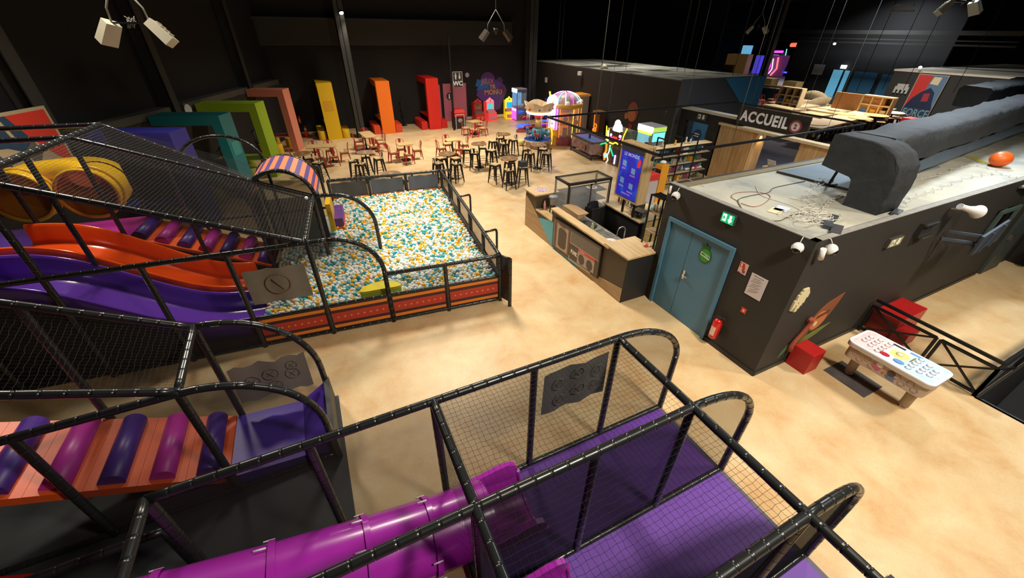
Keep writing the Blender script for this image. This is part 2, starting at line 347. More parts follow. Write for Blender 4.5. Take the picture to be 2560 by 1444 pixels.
# ---------------------------------------------------------------- building 1 (dark room with roof)
X1=6.31; Y1=2.75; ZR=2.74; YR=5.70
DW1=P('charcoal_room_wall',(40,38,34),.7,noise=.08,nscale=2)
w=MB(); w.box(X1,X1+.12,Y1,3.88,0,ZR); w.box(X1,X1+.12,5.47,YR,0,ZR); w.box(X1,X1+.12,3.88,5.47,2.1,ZR); struct(w,'wall_room_side',DW1)
w=MB(); w.box(X1+.12,13.25,Y1,Y1+.12,0,ZR); w.box(14.3,28,Y1,Y1+.12,0,ZR); w.box(13.25,14.3,Y1,Y1+.12,0,1.15); w.box(13.25,14.3,Y1,Y1+.12,2.08,ZR)
struct(w,'wall_room_front',DW1); struct(MB().box(X1+.12,28,YR-.12,YR,0,ZR-.02),'wall_room_rear',DW1)
struct(MB().box(X1+.12,28,Y1+.12,YR-.3,ZR-.1,ZR-.02),'roof_room',ROOF); struct(MB().box(X1+.12,28,YR-.3,YR-.12,ZR-.12,ZR-.0),'trim_5',P('roof_kerb',(122,112,84),.8,noise=.15))
r=MB(); r.box(X1-.0,X1+.12,Y1,YR,ZR,ZR+.012); r.box(X1,28,Y1,Y1+.1,ZR,ZR+.012); struct(r,'trim_6',P('roof_edge_dust',(150,148,140),.8,noise=.2))
BLUE=P('blue_door_paint',(72,118,144),.45,noise=.06,nscale=2)
d=MB(); d.box(X1-.05,X1+.1,3.88,3.95,0,2.1); d.box(X1-.05,X1+.1,5.40,5.47,0,2.1); d.box(X1-.05,X1+.1,3.95,5.40,2.03,2.1); o=struct(d,'trim_7',BLUE)
o=MB().box(X1-.0,X1+.05,3.955,4.835,.01,2.03).build('door_6',BLUE); o['kind']='structure'
h=MB(); h.box(X1-.02,X1,4.74,4.79,.98,1.18); h.bar((X1-.05,4.77,1.07),(X1-.05,4.64,1.07),.02); h.bar((X1,4.77,1.07),(X1-.05,4.77,1.07),.02); h.build('door_handle',STEEL,o)
o=MB().box(X1-.0,X1+.05,4.845,5.395,.01,2.03).build('door_7',BLUE); o['kind']='structure'
struct(MB().box(X1-.02,X1,Y1-.01,3.88,0,.09),'baseboard_room_side',P('black_skirting',(34,32,30),.5)); struct(MB().box(X1,15,Y1-.02,Y1,0,.09),'baseboard_room_front',P('black_skirting',(34,32,30),.5))
# window & far door in the room front
o=MB(); fr=PF((13.25,Y1-.03,1.15),(1,0,0),(0,0,1))
poly(o,fr,[(0,0),(1.05,0),(.97,.08),(.08,.08)],0,.05); poly(o,fr,[(0,0),(.08,.08),(.08,.85),(0,.93)],0,.05); poly(o,fr,[(1.05,0),(1.05,.93),(.97,.85),(.97,.08)],0,.05); poly(o,fr,[(0,.93),(.08,.85),(.97,.85),(1.05,.93)],0,.05)
wi=struct(o,'window_1',P('grey_green_frame',(74,92,88),.5)); MB().box(13.3,14.25,Y1+.05,Y1+.06,1.2,2.05).build('pane',P('dark_glass',(14,14,16),.1),wi); MB().box(13.76,13.79,Y1-.0,Y1+.04,1.2,2.05).build('mullion',P('grey_green_frame',(74,92,88),.5),wi)
o=struct(MB().box(15.15,16.15,Y1-.06,Y1-.0,.0,2.1),'door_8',P('grey_green_door',(60,72,72),.5)); MB().box(15.22,15.27,Y1-.12,Y1-.06,1,1.15).build('door_handle',STEEL,o)
struct(MB().box(16.85,17.0,-3,2.74,0,3.2),'wall_right',P('wall_right_dark',(30,27,26),.8))
# ================================================================ PLAY STRUCTURES
RING=.17; RR=.046
def arc_pts(x0,x1,zt,z1,zb,y,n=14,f=lambda p:p):
    # quarter ellipse from (x0,zt) to (x1,z1) then straight down to zb
    p=[]
    for k in range(n+1):
        t=PI/2*k/n; p.append((x0+(x1-x0)*math.sin(t),y,z1+(zt-z1)*math.cos(t)))
    p.append((x1,y,zb)); return p
def fanpoly(mb,pts): mb.face([mb.pt(p) for p in pts])
def rail(parent,name,pts,r=RR,xf=None,mat=PAD,n=10):
    b=MB(xf); b.tube(pts,r,n,rings=RING); return b.build(name,mat,parent)
def panel(parent,name,pts,mat,xf=None):
    b=MB(xf); fanpoly(b,pts); return b.build(name,mat,parent)
# ---- D : tube slide landing cage (front, centre)
D=thing('landing_cage','black padded tube slide landing cage with square netting over the purple mats, nearest the camera','play frame',(1.7,1.7,0))
SCRM=scrim('mid_mesh_scrim',(46,42,40),.5); SCRK=scrim('thick_mesh_scrim',(36,36,42),.72); SCRN=scrim('opaque_mesh',(34,34,36),.93)
ys=[2.9,1.67,.45]; xs=[.5,1.72,2.95]
for k,y in enumerate(ys):
    x0=-1.96 if y>2 else -3.2
    rail(D,'top_rail',[(x0,y,2.0)]+arc_pts(2.95,4.19,2.0,1.15,.06,y))
    rail(D,'bottom_rail',[(x0,y,.07),(4.19,y,.07)],.04)
    for x in ([-1.96,-.72] if y>2 else [])+[.5,1.72,2.95]: rail(D,'post',[(x,y,.07),(x,y,1.97)])
    aq=arc_pts(2.95,4.19,2.0,1.15,.06,y)
    panel(D,'mesh_panel',[(2.95,y,.06)]+[p for p in aq][::1],SCRM if y>.5 else SCRN)
    for a,b in zip(([-1.96,-.72] if y>2 else [])+[.5,1.72],([-.72,.5] if y>2 else [])+[1.72,2.95]):
        panel(D,'mesh_panel',[(a+.04,y,.08),(b-.04,y,.08),(b-.04,y,1.96),(a+.04,y,1.96)],SCRM if y>2 else (SCRK if y>1 else SCRN))
for x in (.5,2.95):
    rail(D,'cross_rail',[(x,2.9,2.0),(x,1.67,2.0),(x,.45,2.0),(x,-.8,2.0)])
rail(D,'cross_rail',[(-1.96,2.9,2.0),(-1.96,1.67,2.0)]); rail(D,'post',[(-1.96,1.67,.0),(-1.96,1.67,2.0)])
rail(D,'side_rail',[(-6,3.31,1.0),(-2.3,3.31,1.0)]); rail(D,'post',[(-2.3,3.31,.03),(-2.3,3.31,1.0)])
rail(D,'cross_rail',[(.5,2.9,.08),(.5,.45,.08)],.04)
b=MB(); b.net((.5,2.9,1.99),(2.95,2.9,1.99),(2.95,.45,1.99),(.5,.45,1.99),.056,.0016,.008); o=b.build('roof_net',NETM,D); o['kind']='stuff'
b=MB(); b.net((.5,2.9,.1),(.5,.45,.1),(.5,.45,1.97),(.5,2.9,1.97),.056,.0014,.006); o=b.build('side_net',NETM,D); o['kind']='stuff'
# mats
mt=thing('landing_mat','purple vinyl landing mat on the floor inside the netted cage, front half','mat',(2.6,.8,0)); MB().box(.55,4.13,.0,1.64,0,.06).build('pad',P('violet_vinyl',(112,70,168),.5,noise=.07,nscale=2),mt); MB().box(4.13,4.2,.0,1.64,0,.055).build('edge',P('grey_edge',(96,88,110),.6),mt)
mt=thing('landing_mat','purple vinyl landing mat on the floor behind the mesh divider of the netted cage','mat',(2.6,2.2,0)); MB().box(.55,4.13,1.7,2.86,0,.06).build('pad',P('violet_vinyl2',(100,56,155),.5,noise=.07,nscale=2),mt); MB().box(4.13,4.2,1.7,2.86,0,.055).build('edge',P('grey_edge',(96,88,110),.6),mt)
# rubber floor under slides
RUB=P('dark_rubber_floor',(46,50,52),.7,noise=.1,nscale=2)
tag(MB().box(-6,-.64,.2,5.45,0,.03).build('rubber_floor_sheet',RUB),'dark grey rubber floor sheet under the magenta tube and roller ramp','floor mat')
tag(MB().box(3.5,4.9,-1.2,-.12,0,.05).build('floor_pad',RUB),'dark grey pad on the floor past the lower right end of the netted cage','mat')
# banner with prints on far side
def banner(name,lab,fr,w,h,mat,marks,mm,wav=.02,rot=0):
    t=thing(name,lab,'banner',tuple(fr(w/2,0,0)))
    b=MB(); n=10; R=[]
    for i in range(n+1):
        x=w*i/n; dz=wav*math.sin(i*1.9)*.6; R.append((b.pt(fr(x,0+dz*.8,.02*math.sin(i*1.3))),b.pt(fr(x,h+dz,.02*math.cos(i)))))
    b.s=True
    for p,q in zip(R[:-1],R[1:]): b.face((p[0],q[0],q[1],p[1]))
    b.build('cloth',mat,t)
    for kind,cx,cy,r in marks:
        b=MB(); 
        if kind=='ring':
            pts=[fr(cx+r*math.cos(a*PI/12),cy+r*math.sin(a*PI/12),.025) for a in range(24)]; b.tube(pts,r*.07,4,closed=True)
            b.bar(fr(cx-r*.35,cy+r*.6,.025),fr(cx+r*.35,cy-r*.6,.025),r*.2,.006)
        else:
            pts=[fr(cx+r*math.cos(a*PI/8),cy+r*math.sin(a*PI/8),.025) for a in range(16)]; b.tube(pts,r*.06,4,closed=True); b.bar(fr(cx-r*.6,cy-r*.5,.025),fr(cx+r*.5,cy+r*.5,.025),r*.08,.003); b.bar(fr(cx-r*.4,cy+r*.4,.025),fr(cx+r*.3,cy-r*.6,.025),r*.08,.003)
        b.build('printed_symbol',mm,t)
    return t
banner('rules_banner','dark grey rules banner tied inside the far side of the netted cage',PF((1.83,2.86,1.12),(1,0,0),(0,0,1)),.98,.72,BAND,[('p',.22,.5,.09),('p',.5,.58,.08),('p',.8,.5,.09),('p',.25,.2,.09),('p',.53,.28,.09),('p',.8,.25,.08)],P('faded_print',(72,66,62),.7))
# ---- magenta tube slides
def tslide(yc,lab,first):
    T=thing('tube_slide',lab,'slide',(0,yc,0),'magenta tube slides ending in the netted cage')
    path=[(-4.2,1.95),(-3.0,1.55),(-2.1,1.22),(-1.3,.98),(-.5,.78),(.15,.64),(.8,.55)]
    r=.385
    for k in range(len(path)-1):
        (xa,za),(xb,zb)=path[k],path[k+1]; b=MB(); b.tube([(xa,yc,za),(xb,yc,zb)],r,32,caps=False); b.build('tube_section',MAG,T)
        b=MB(); d=Vector((xb-xa,0,zb-za)).normalized()
        if k: b.tube([Vector((xa,yc,za))-d*.03,Vector((xa,yc,za))+d*.03],r+.025,32,caps=False); b.build('flange',MAG,T)
        if k:
            b=MB()
            for j in range(8):
                a=2*PI*j/8+.3; p=Vector((xa,yc+(r+.035)*math.cos(a),za+(r+.035)*math.sin(a))); b.tube([p-d*.05,p+d*.05],.009,6)
            o=b.build('bolt',P('white_bolt',(225,220,225),.4),T); o['kind']='stuff'
    # open exit trough
    b=MB(); b.s=True; n=20; R=[]
    for i,(x,dz) in enumerate(((.8,0),(1.0,-.04),(1.25,-.08),(1.42,-.1))):
        lip=.16*max(0,math.sin(PI*min(1,i/2.2)))
        R.append([b.pt((x,yc+r*math.cos(a),.55+dz+r*math.sin(a))) for a in [PI+PI*j/n for j in range(n+1)]])
    for p,q in zip(R[:-1],R[1:]):
        for j in range(n): b.face((p[j],p[j+1],q[j+1],q[j]))
    b.build('exit_trough',MAG,T)
    for sgn in (1,-1):
        b=MB(); fr=PF((.62,yc+sgn*r,.55),(1,0,0),(0,0,1))
        pts=[(0,-.05),(.74,-.16),(.78,.0),(.74,.1),(.64,.15),(.5,.16),(.25,.12),(0,.1)]
        poly(b,fr,pts,-.03,.06); b.build('side_wing',MAGD if sgn<0 else MAG,T)
    b=MB(); b.tube([(1.42,yc+r*math.cos(a),.45+r*math.sin(a)) for a in [PI+PI*j/14 for j in range(15)]],.025,8); b.build('lip',MAG,T)
    return T
tslide(2.28,'magenta tube slide running into the far lane of the netted cage',1)
tslide(1.06,'magenta tube slide whose end lips show at the bottom edge of the picture',0)
# ---- C : roller ramp lane (left front)
Cc=thing('roller_lane_cage','black padded cage with twin arches over the nearer orange roller ramp','play frame',(-2,4.8,0))
for y,zz in ((4.26,1.92),(5.44,2.0)):
    aq=arc_pts(-2.0,-.75,zz,.75,.1,y)
    if y<5: left=[(-5.0,y,3.25),(-3.36,y,2.35) ,(-2.0,y,zz)]
    rail(Cc,'arch_rail',([(-6.4,y,1.92),(-2.0,y,zz)] if y<5 else [(-2.05,y,zz)])+aq[1:] )
    for x in ((-3.34,-2.0) if y<5 else (-2.0,)): rail(Cc,'post',[(x,y,0.04),(x,y,zz)])
    rail(Cc,'bottom_rail',[(-6,y,.07),(-.75,y,.07)],.04)
    panel(Cc,'mesh_panel',[(-2.0,y,.1)]+[(p[0],y,p[2]) for p in aq],SCR)
    panel(Cc,'mesh_panel',[(-3.3,y,.1),(-2.04,y,.1),(-2.04,y,zz),(-3.3,y,zz if y<5 else 2.5)],SCR)
rail(Cc,'slope_rail',[(-6.4,5.44,4.25),(-3.42,5.44,2.8),(-2.03,5.44,2.0)])
rail(Cc,'slope_rail',[tuple(onv) for onv in ()] or [(-6.2,4.26,3.75),(-2.0,4.26,1.95)])
rail(Cc,'post',[(-3.34,5.44,.04),(-3.34,5.44,2.78)])
rail(Cc,'cross_rail',[(-2.0,5.44,2.0),(-2.0,4.26,1.93)])
b=MB(); b.net((-6.2,4.26,3.75),(-2,4.26,1.95),(-2,5.44,2.0),(-6.4,5.44,4.2),.056,.0015,.008); o=b.build('roof_net',NETM,Cc); o['kind']='stuff'
banner('rules_banner','grey rules banner hanging crooked behind the nearer twin arches',PF((-1.92,5.41,.5),(1,0,-.03),(.03,0,1)),1.0,.68,P('grey_banner',(112,104,94),.7),[('p',.25,.38,.1),('p',.5,.44,.1),('p',.5,.2,.1),('p',.78,.36,.1),('p',.8,.52,.08)],P('faded_print2',(100,90,82),.7),.06)
# ramp surface and rollers. y 4.3..5.4 ; slope
def ramp(name,lab,xf,x_hi,z_hi,x_lo,z_lo,y0,y1,n,colors,loc):
    R=thing(name,lab,'ramp',loc)
    dx=(x_lo-x_hi)/n; dz=(z_lo-z_hi)/n
    for k in range(n):
        b=MB(xf); xa=x_hi+dx*k; za=z_hi+dz*k
        b.hexa([(xa,y0,za-.12),(xa+dx*.99,y0,za+dz-.12),(xa+dx*.99,y1,za+dz-.12),(xa,y1,za-.12)],[(xa,y0,za),(xa+dx*.99,y0,za+dz),(xa+dx*.99,y1,za+dz),(xa,y1,za)])
        b.build('ramp_pad',ORV,R)
        c=(xa+dx*.5,za+dz*.5+.015); b=MB(xf); b.tube([(c[0],y0+.06,c[1]),(c[0],y1-.05,c[1])],.125,18); b.build('roller',colors[k%2],R)
    return R
ramp('roller_ramp','nearer orange ramp crossed by purple and magenta soft rollers, beside the raised purple pad',None,-5.35,1.85,-2.05,.3,4.3,5.4,8,[PIV,PUV],(-3.5,4.8,0))
b=MB(); b.hexa([(-2.05,4.3,.05),(-.78,4.3,.05),(-.78,5.4,.05),(-2.05,5.4,.05)],[(-2.05,4.3,.28),(-1.15,4.3,.2),(-1.15,5.4,.2),(-2.05,5.4,.28)])
b.hexa([(-1.15,4.3,.06),(-.78,4.3,.06),(-.78,5.4,.06),(-1.15,5.4,.06)],[(-1.15,4.3,.2),(-.78,4.3,.45),(-.78,5.4,.45),(-1.15,5.4,.2)])
tag(b.build('landing_pad',P('violet_blue_vinyl',(82,52,170),.4,noise=.06,nscale=2)),'violet blue vinyl landing pad at the bottom end of the nearer roller ramp','mat')
tag(MB().box(-.77,-.69,4.2,5.45,.0,.5).build('end_board',P('dark_board',(52,52,46),.6)),'thin dark end board standing behind the violet landing pad','board')
b=MB(); b.s=True
R=[]
for i in range(9):
    t=i/8; x=-4.7+1.0*t; z=.9-.75*t; R.append([b.pt((x,3.45+.34*math.cos(PI+PI*j/10)+0,z+.3+.3*math.sin(PI+PI*j/10))) for j in range(11)])
for p,q in zip(R[:-1],R[1:]):
    for j in range(10): b.face((p[j],p[j+1],q[j+1],q[j]))
tag(b.build('red_slide_end',P('dark_red_plastic',(150,30,18),.25,coat=.4)),'end of a dark red plastic slide at the lower left edge','slide')
# ================================================================ BALL PIT STRUCTURE (rotated grid)
E_=thing('ball_pit_frame','black padded ball pit enclosure with low fence, sloping net roof and arches','play frame',tuple(U((-3,2,0))))
def Rl(name,pts,r=RR,n=10): return rail(E_,name,pts,r,U,PAD,n)
def Pn(name,pts,mat=SCR): return panel(E_,name,pts,mat,U)
VF=6.5; us=[0,-1.21,-2.42]
Rl('top_rail',[(0,0,1.19),(-2.42,0,1.19)]); Rl('middle_rail',[(0,0,.68),(-4.9,0,.68)],.035); Rl('bottom_rail',[(0,0,.06),(-7.3,0,.06)],.04)
for u_ in us: Rl('post',[(u_,0,0),(u_,0,1.2)])
for u_ in (-3.63,-4.9,-6.1): Rl('post',[(u_,0,0),(u_,0,2.06)])
Rl('post',[(-7.32,0,0),(-7.32,0,3.6)])
aq=arc_pts(-3.3,-2.42,2.08,1.25,.0,0); Rl('arch_rail',aq); Rl('top_rail',[(-9.2,0,2.05),(-3.3,0,2.08)])
for a,b_ in ((-1.21,0),(-2.42,-1.21)): Pn('mesh_panel',[(a,0,.7),(b_,0,.7),(b_,0,1.18),(a,0,1.18)])
Pn('mesh_panel',[(-3.63,0,.7),(-2.42,0,.7)]+[p for p in aq[:-1]][::-1]+[(-3.63,0,2.08)])
for a,b_,z in ((-4.9,-3.63,.7),(-6.1,-4.9,.1),(-7.32,-6.1,.1),(-9.2,-7.32,.1)): Pn('mesh_panel',[(a,0,z),(b_,0,z),(b_,0,2.05),(a,0,2.05)])
Pn('mesh_panel',[(-7.32,0,2.05),(-3.66,0,2.1),(-7.32,0,3.6)])
# right side fence
Rl('top_rail',[(0,0,1.19),(0,VF,1.19)]); Rl('bottom_rail',[(0,0,.06),(0,VF,.06)],.04); Rl('middle_rail',[(0,0,.68),(0,VF,.68)],.035)
for k in range(1,6): Rl('post',[(0,VF*k/5.,0),(0,VF*k/5.,1.19)])
for k in range(5): Pn('mesh_panel',[(0,VF*k/5.,.7),(0,VF*(k+1)/5.,.7),(0,VF*(k+1)/5.,1.17),(0,VF*k/5.,1.17)],SCRD)
for v_ in (1.32,3.9):
    Rl('gate_loop',[(0,v_,1.15),(.34,v_,1.18),(.36,v_,1.1),(.36,v_,0)],.03,8)
Rl('gate_post',[(.14,-.28,0),(.14,-.28,1.22)],.045); Rl('gate_post',[(.0,0,1.18),(.14,-.28,1.22)],.035); Pn('gate_panel',[(0,0,.1),(.14,-.28,.1),(.14,-.28,1.2),(0,0,1.15)],PAD)
# far fence
Rl('top_rail',[(0,VF,1.19),(-3.66,VF,1.19)]); Rl('middle_rail',[(0,VF,.5),(-3.66,VF,.5)],.035); Rl('corner_rail',[(0,VF,1.19),(.3,VF+.02,1.2),(.33,VF,1.1),(.33,VF,0)],.03)
for u_ in (-1.22,-2.44,-3.66): Rl('post',[(u_,VF,0),(u_,VF,1.19)])
for a in (-1.22,-2.44,-3.66): Pn('mesh_panel',[(a,VF,.5),(a+1.22,VF,.5),(a+1.22,VF,1.17),(a,VF,1.17)],SCR)
for k,(a,w_) in enumerate(((-1.15,1.0),(-2.38,1.05),(-3.6,1.1))):
    fr=PF(U((a,VF-.03,.55)),pu,(0,0,1)); banner('pit_banner','grey blue banner on the far pit fence, '+['right one, brightest','middle one','left one, beside the striped tunnel'][k],fr,w_,.55,P('blue_grey_banner%d'%k,((96,100,110),(88,92,100),(70,68,66))[k],.7),[],None,.02)
# padded fascia boards with stripes and stars
FO=P('fascia_orange',(214,122,34),.5); FR=P('fascia_red',(172,54,38),.5); FD=P('fascia_plum',(60,28,32),.5); FS=P('fascia_star',(240,150,70),.5)
def fascia(p0,p1,nrm,flip=1):
    p0,p1=U(p0),U(p1); L_=(p1-p0).length; fr=PF(p0,p1-p0,(0,0,1)); 
    b=MB(); poly(b,fr,[(.05,.1),(L_-.05,.1),(L_-.05,.64),(.05,.64)],-.03,.03); o=b.build('fascia_board',FD,E_)
    for z0,z1,m_ in ((.12,.19,FO),(.55,.62,FO),(.26,.48,FR)):
        b=MB(); poly(b,fr,[(.055,z0),(L_-.055,z0),(L_-.055,z1),(.055,z1)],.001,.004); b.build('printed_stripe',m_,o)
    n=int(L_/.14); b=MB()
    for k in range(n):
        c=.1+(L_-.2)*(k+.5)/n; q=.028
        b.prism([fr(c+q*(1 if j%2==0 else .35)*math.cos(j*PI/4),.37+q*(1 if j%2==0 else .35)*math.sin(j*PI/4),.006) for j in range(8)],fr.n*.003)
    w=b.build('printed_stars',FS,o); w['kind']='stuff'
for a in (-1.21,-2.42,-3.63,-4.9): fascia((a,-.0,0),(a+(1.21 if a>-4 else 1.27),-.0,0),0)
for k in range(5): fascia((.0,VF*(k)/5.,0),(.0,VF*(k+1)/5.,0),0)
for a in (-1.22,-2.44,-3.66): fascia((a,VF-.04,0),(a+1.22,VF-.04,0),0)
# roof of the slide zone
Rl('slope_rail',[(-7.32,0,3.6),(-3.66,0,2.1)]); Rl('slope_rail',[(-7.32,2.45,3.6),(-3.66,2.45,2.1)]); Rl('slope_rail',[(-7.32,3.67,3.6),(-5.0,3.67,2.2)],.04)
Rl('cross_rail',[(-7.32,-1.2,3.6),(-7.32,3.67,3.6)],.055); Rl('cross_rail',[(-3.66,0,2.1),(-3.66,2.45,2.1)])
Rl('top_rail',[(-7.32,2.45,3.6),(-12,2.45,3.62)]); Rl('top_rail',[(-7.32,3.67,3.6),(-12,3.67,3.62)])
for p in ((-7.32,2.45,3.6),(-7.32,1.2,3.6),(-7.32,3.67,3.6),(-8.5,2.45,3.6),(-3.66,2.45,2.1),(-4.9,2.45,2.6),(-6.1,2.45,3.1),(-4.9,3.67,2.2),(-8.54,0,3.6)): Rl('post',[(p[0],p[1],0.1),p],.042)
aq=arc_pts(-3.3,-2.42,2.08,1.2,.3,2.45); Rl('arch_rail',[(-3.66,2.45,2.1)]+aq[0:]); Pn('mesh_panel',[(-3.66,2.45,.5),(-2.42,2.45,.5)]+aq[:-1][::-1]+[(-3.66,2.45,2.1)])
for a,b_,z,z2 in ((-4.9,-3.66,.3,0),(-6.1,-4.9,.9,0),(-7.32,-6.1,1.5,0)): Pn('mesh_panel',[(a,2.45,z),(b_,2.45,z),(b_,2.45,2.1+(-3.66-b_)*.41),(a,2.45,2.1+(-3.66-a)*.41)],SCR)
Pn('mesh_panel',[(-4.9,3.67,.2),(-3.66,3.67,.2),(-3.66,3.67,2.1),(-4.9,3.67,2.2)],SCRD); Pn('mesh_panel',[(-3.66,2.45,.6),(-3.66,3.67,.6),(-3.66,3.67,2.1),(-3.66,2.45,2.1)],scrim('black_wall_scrim',(24,22,22),.88))
Pn('mesh_panel',[(-7.32,3.67,1.7),(-5.0,3.67,.6),(-5.0,3.67,2.2),(-7.32,3.67,3.6)],scrim('dark_back_scrim',(26,26,30),.86))
for v_ in (1.2,2.45):
  Rl('brace_rail',[(-6.1,v_+1.2,2.6),(-3.66,v_+1.2,1.5)] if v_>2 else [(-7.3,3.67,3.0),(-5.2,3.67,1.9)],.028,8)
b=MB(U); b.net((-7.32,0,3.6),(-3.66,0,2.1),(-3.66,2.45,2.1),(-7.32,2.45,3.6),.056,.0017,.006); o=b.build('roof_net',NETL,E_); o['kind']='stuff'
b=MB(U); b.net((-7.32,2.45,3.6),(-4.95,2.45,2.62),(-4.95,3.67,2.3),(-7.32,3.67,3.6),.07,.0016,.006); o=b.build('roof_net',NETL,E_); o['kind']='stuff'
Pn('roof_scrim',[(-7.32,3.67,3.59),(-3.66,3.67,2.09),(-3.66,.05,2.09),(-7.32,.05,3.59)],scrim('light_scrim',(38,37,37),.25))
Rl('far_arch_rail',[(-6.75+1.85*.5*(1-math.cos(PI*k/16)),4.9,2.35+.68*math.sin(PI*k/16)) for k in range(17)],.04)
for u_ in (-6.75,-4.9): Rl('post',[(u_,4.9,0),(u_,4.9,2.35)],.04)
Rl('far_rail',[(-6.75,4.9,.9),(-3.66,4.9,.9)],.035); Rl('far_rail',[(-4.9,4.9,2.1),(-3.66,4.9,2.1)],.035); Rl('post',[(-3.66,4.9,0),(-3.66,4.9,2.1)],.04)
# striped tunnel roof
for a_ in (-4.9,): Pn('shaft_wall',[(a_,2.5,.3),(a_,3.67,.3),(a_,3.67,2.1),(a_,2.5,2.1)],scrim('black_wall_scrim',(24,22,22),.88))
Pn('shaft_wall',[(-4.9,3.7,.5),(-3.66,3.7,.5),(-3.66,3.7,1.7),(-4.9,3.7,1.7)],scrim('black_wall_scrim',(24,22,22),.88))
T=thing('tunnel_roof','half round tunnel roof striped orange and indigo above the shaft beside the ball pit','tunnel roof',tuple(U((-4.2,3.1,2.1))))
SO=P('stripe_orange',(236,118,76),.55); SI=P('stripe_indigo',(76,62,124),.55); r=.70
for k in range(22):
    a0=PI*k/22; a1=PI*(k+1)/22; b=MB(U)
    q=lambda a,rr,v_:(-4.28+rr*math.cos(a)*1.0,v_,2.04+rr*math.sin(a))
    b.hexa([q(a0,r-.02,2.5),q(a1,r-.02,2.5),q(a1,r-.02,3.7),q(a0,r-.02,3.7)],[q(a0,r,2.5),q(a1,r,2.5),q(a1,r,3.7),q(a0,r,3.7)])
    b.build('stripe_panel',SO if k%2 else SI,T)
for v_ in (2.47,3.72):
    b=MB(U); b.tube([(-4.28+(r-.02)*math.cos(PI*j/20),v_,2.04+(r-.02)*math.sin(PI*j/20)) for j in range(21)],.045,10,rings=.17); b.build('rim_padding',PAD,T)
# ramp with rollers
ramp('roller_ramp','farther orange ramp crossed by indigo and magenta soft rollers, under the sloping net',U,-7.35,1.62,-4.95,.5,2.5,3.62,7,[PUV,PIV],tuple(U((-6.1,3.1,0))))
MBk=MB(U); MBk.hexa([(-7.35,2.46,1.30),(-4.95,2.46,.2),(-4.95,2.49,.2),(-7.35,2.49,1.3)],[(-7.35,2.46,1.56),(-4.95,2.46,.46),(-4.95,2.49,.46),(-7.35,2.49,1.56)]); tag(MBk.build('ramp_side_board',P('black_board',(26,24,22),.5)),'black side board along the farther roller ramp','board')
# platform mats
for (u0,u1,v0,v1,m_,lab) in ((-10,-8.66,0.05,1.3,P('lilac_mat',(140,80,175),.5,noise=.08),'lilac platform mat at the top of the purple slide'),(-10,-8.66,1.3,2.45,P('mauve_mat',(150,70,170),.5,noise=.08),'mauve platform mat at the top of the orange slide'),(-8.7,-7.3,2.45,3.67,PIV,'magenta platform mat beside the yellow tubes'),(-10,-8.7,2.45,3.67,PUV,'indigo platform mat left of the magenta one under the yellow tubes')):
    tag(MB(U).box(u0,u1,v0,v1,1.52,1.62).build('platform_mat',m_),lab,'mat')
# wave slides
def wslide(name,lab,v0,v1,mat,zo,uend):
    T=thing(name,lab,'slide',tuple(U((-6,(v0+v1)/2,0)))); T['group']='wavy slides into the ball pit'
    pr=[(-8.9,1.66),(-8.3,1.66),(-7.8,1.55),(-7.4,1.34),(-7.0,1.06),(-6.6,.76),(-6.2,.5),(-5.8,.32),(-5.4,.25),(uend,.24)]
    # smooth sample
    us_=np.linspace(-8.66,uend,46); zs=np.interp(us_,[p[0] for p in pr],[p[1] for p in pr]); zs=np.convolve(np.pad(zs,3,'edge'),np.ones(7)/7,'valid')+zo
    hh=.36; cs=[(0.02,hh),(0.05,hh+.03),(.09,hh),(.11,.08),(.15,.02),(.3,0),((v1-v0)-.3,0),((v1-v0)-.15,.02),((v1-v0)-.11,.08),((v1-v0)-.09,hh),((v1-v0)-.05,hh+.03),((v1-v0)-.02,hh)]
    b=MB(U); b.s=True; R=[]
    for u_,z in zip(us_,zs): R.append([b.pt((u_,v0+c[0],z+c[1])) for c in cs])
    for p,q in zip(R[:-1],R[1:]):
        for j in range(len(cs)-1): b.face((p[j],q[j],q[j+1],p[j+1]))
    b.build('trough',mat,T)
    for vv,nm in ((v0,'rim'),(v1,'rim')):
        b=MB(U); b.tube([(u_,vv+(.045 if vv==v0 else -.045),z+hh+.0) for u_,z in zip(us_,zs)],.035,8); b.build(nm,mat,T)
        b=MB(U); b.tube([(u_,vv+(.02 if vv==v0 else -.02),z+hh-.09) for u_,z in zip(us_,zs)],.016,6); b.build('rib',mat,T)
    b=MB(U); b.s=True; R=[]
    for u_,z in zip(us_,zs): R.append((b.pt((u_,v0,z+hh-.0)),b.pt((u_,v0,z-.1)),b.pt((u_,v1,z-.1)),b.pt((u_,v1,z+hh))))
    for p,q in zip(R[:-1],R[1:]):
        for j in range(3): b.face((p[j],q[j],q[j+1],p[j+1]))
    b.build('outer_shell',mat,T)
wslide('wavy_slide','glossy orange wavy slide running down into the ball pit',1.28,2.42,ORP,.08,-5.25)
wslide('wavy_slide','glossy purple wavy slide running down into the ball pit, nearest the mesh wall',.1,1.24,PUP,0,-4.7)
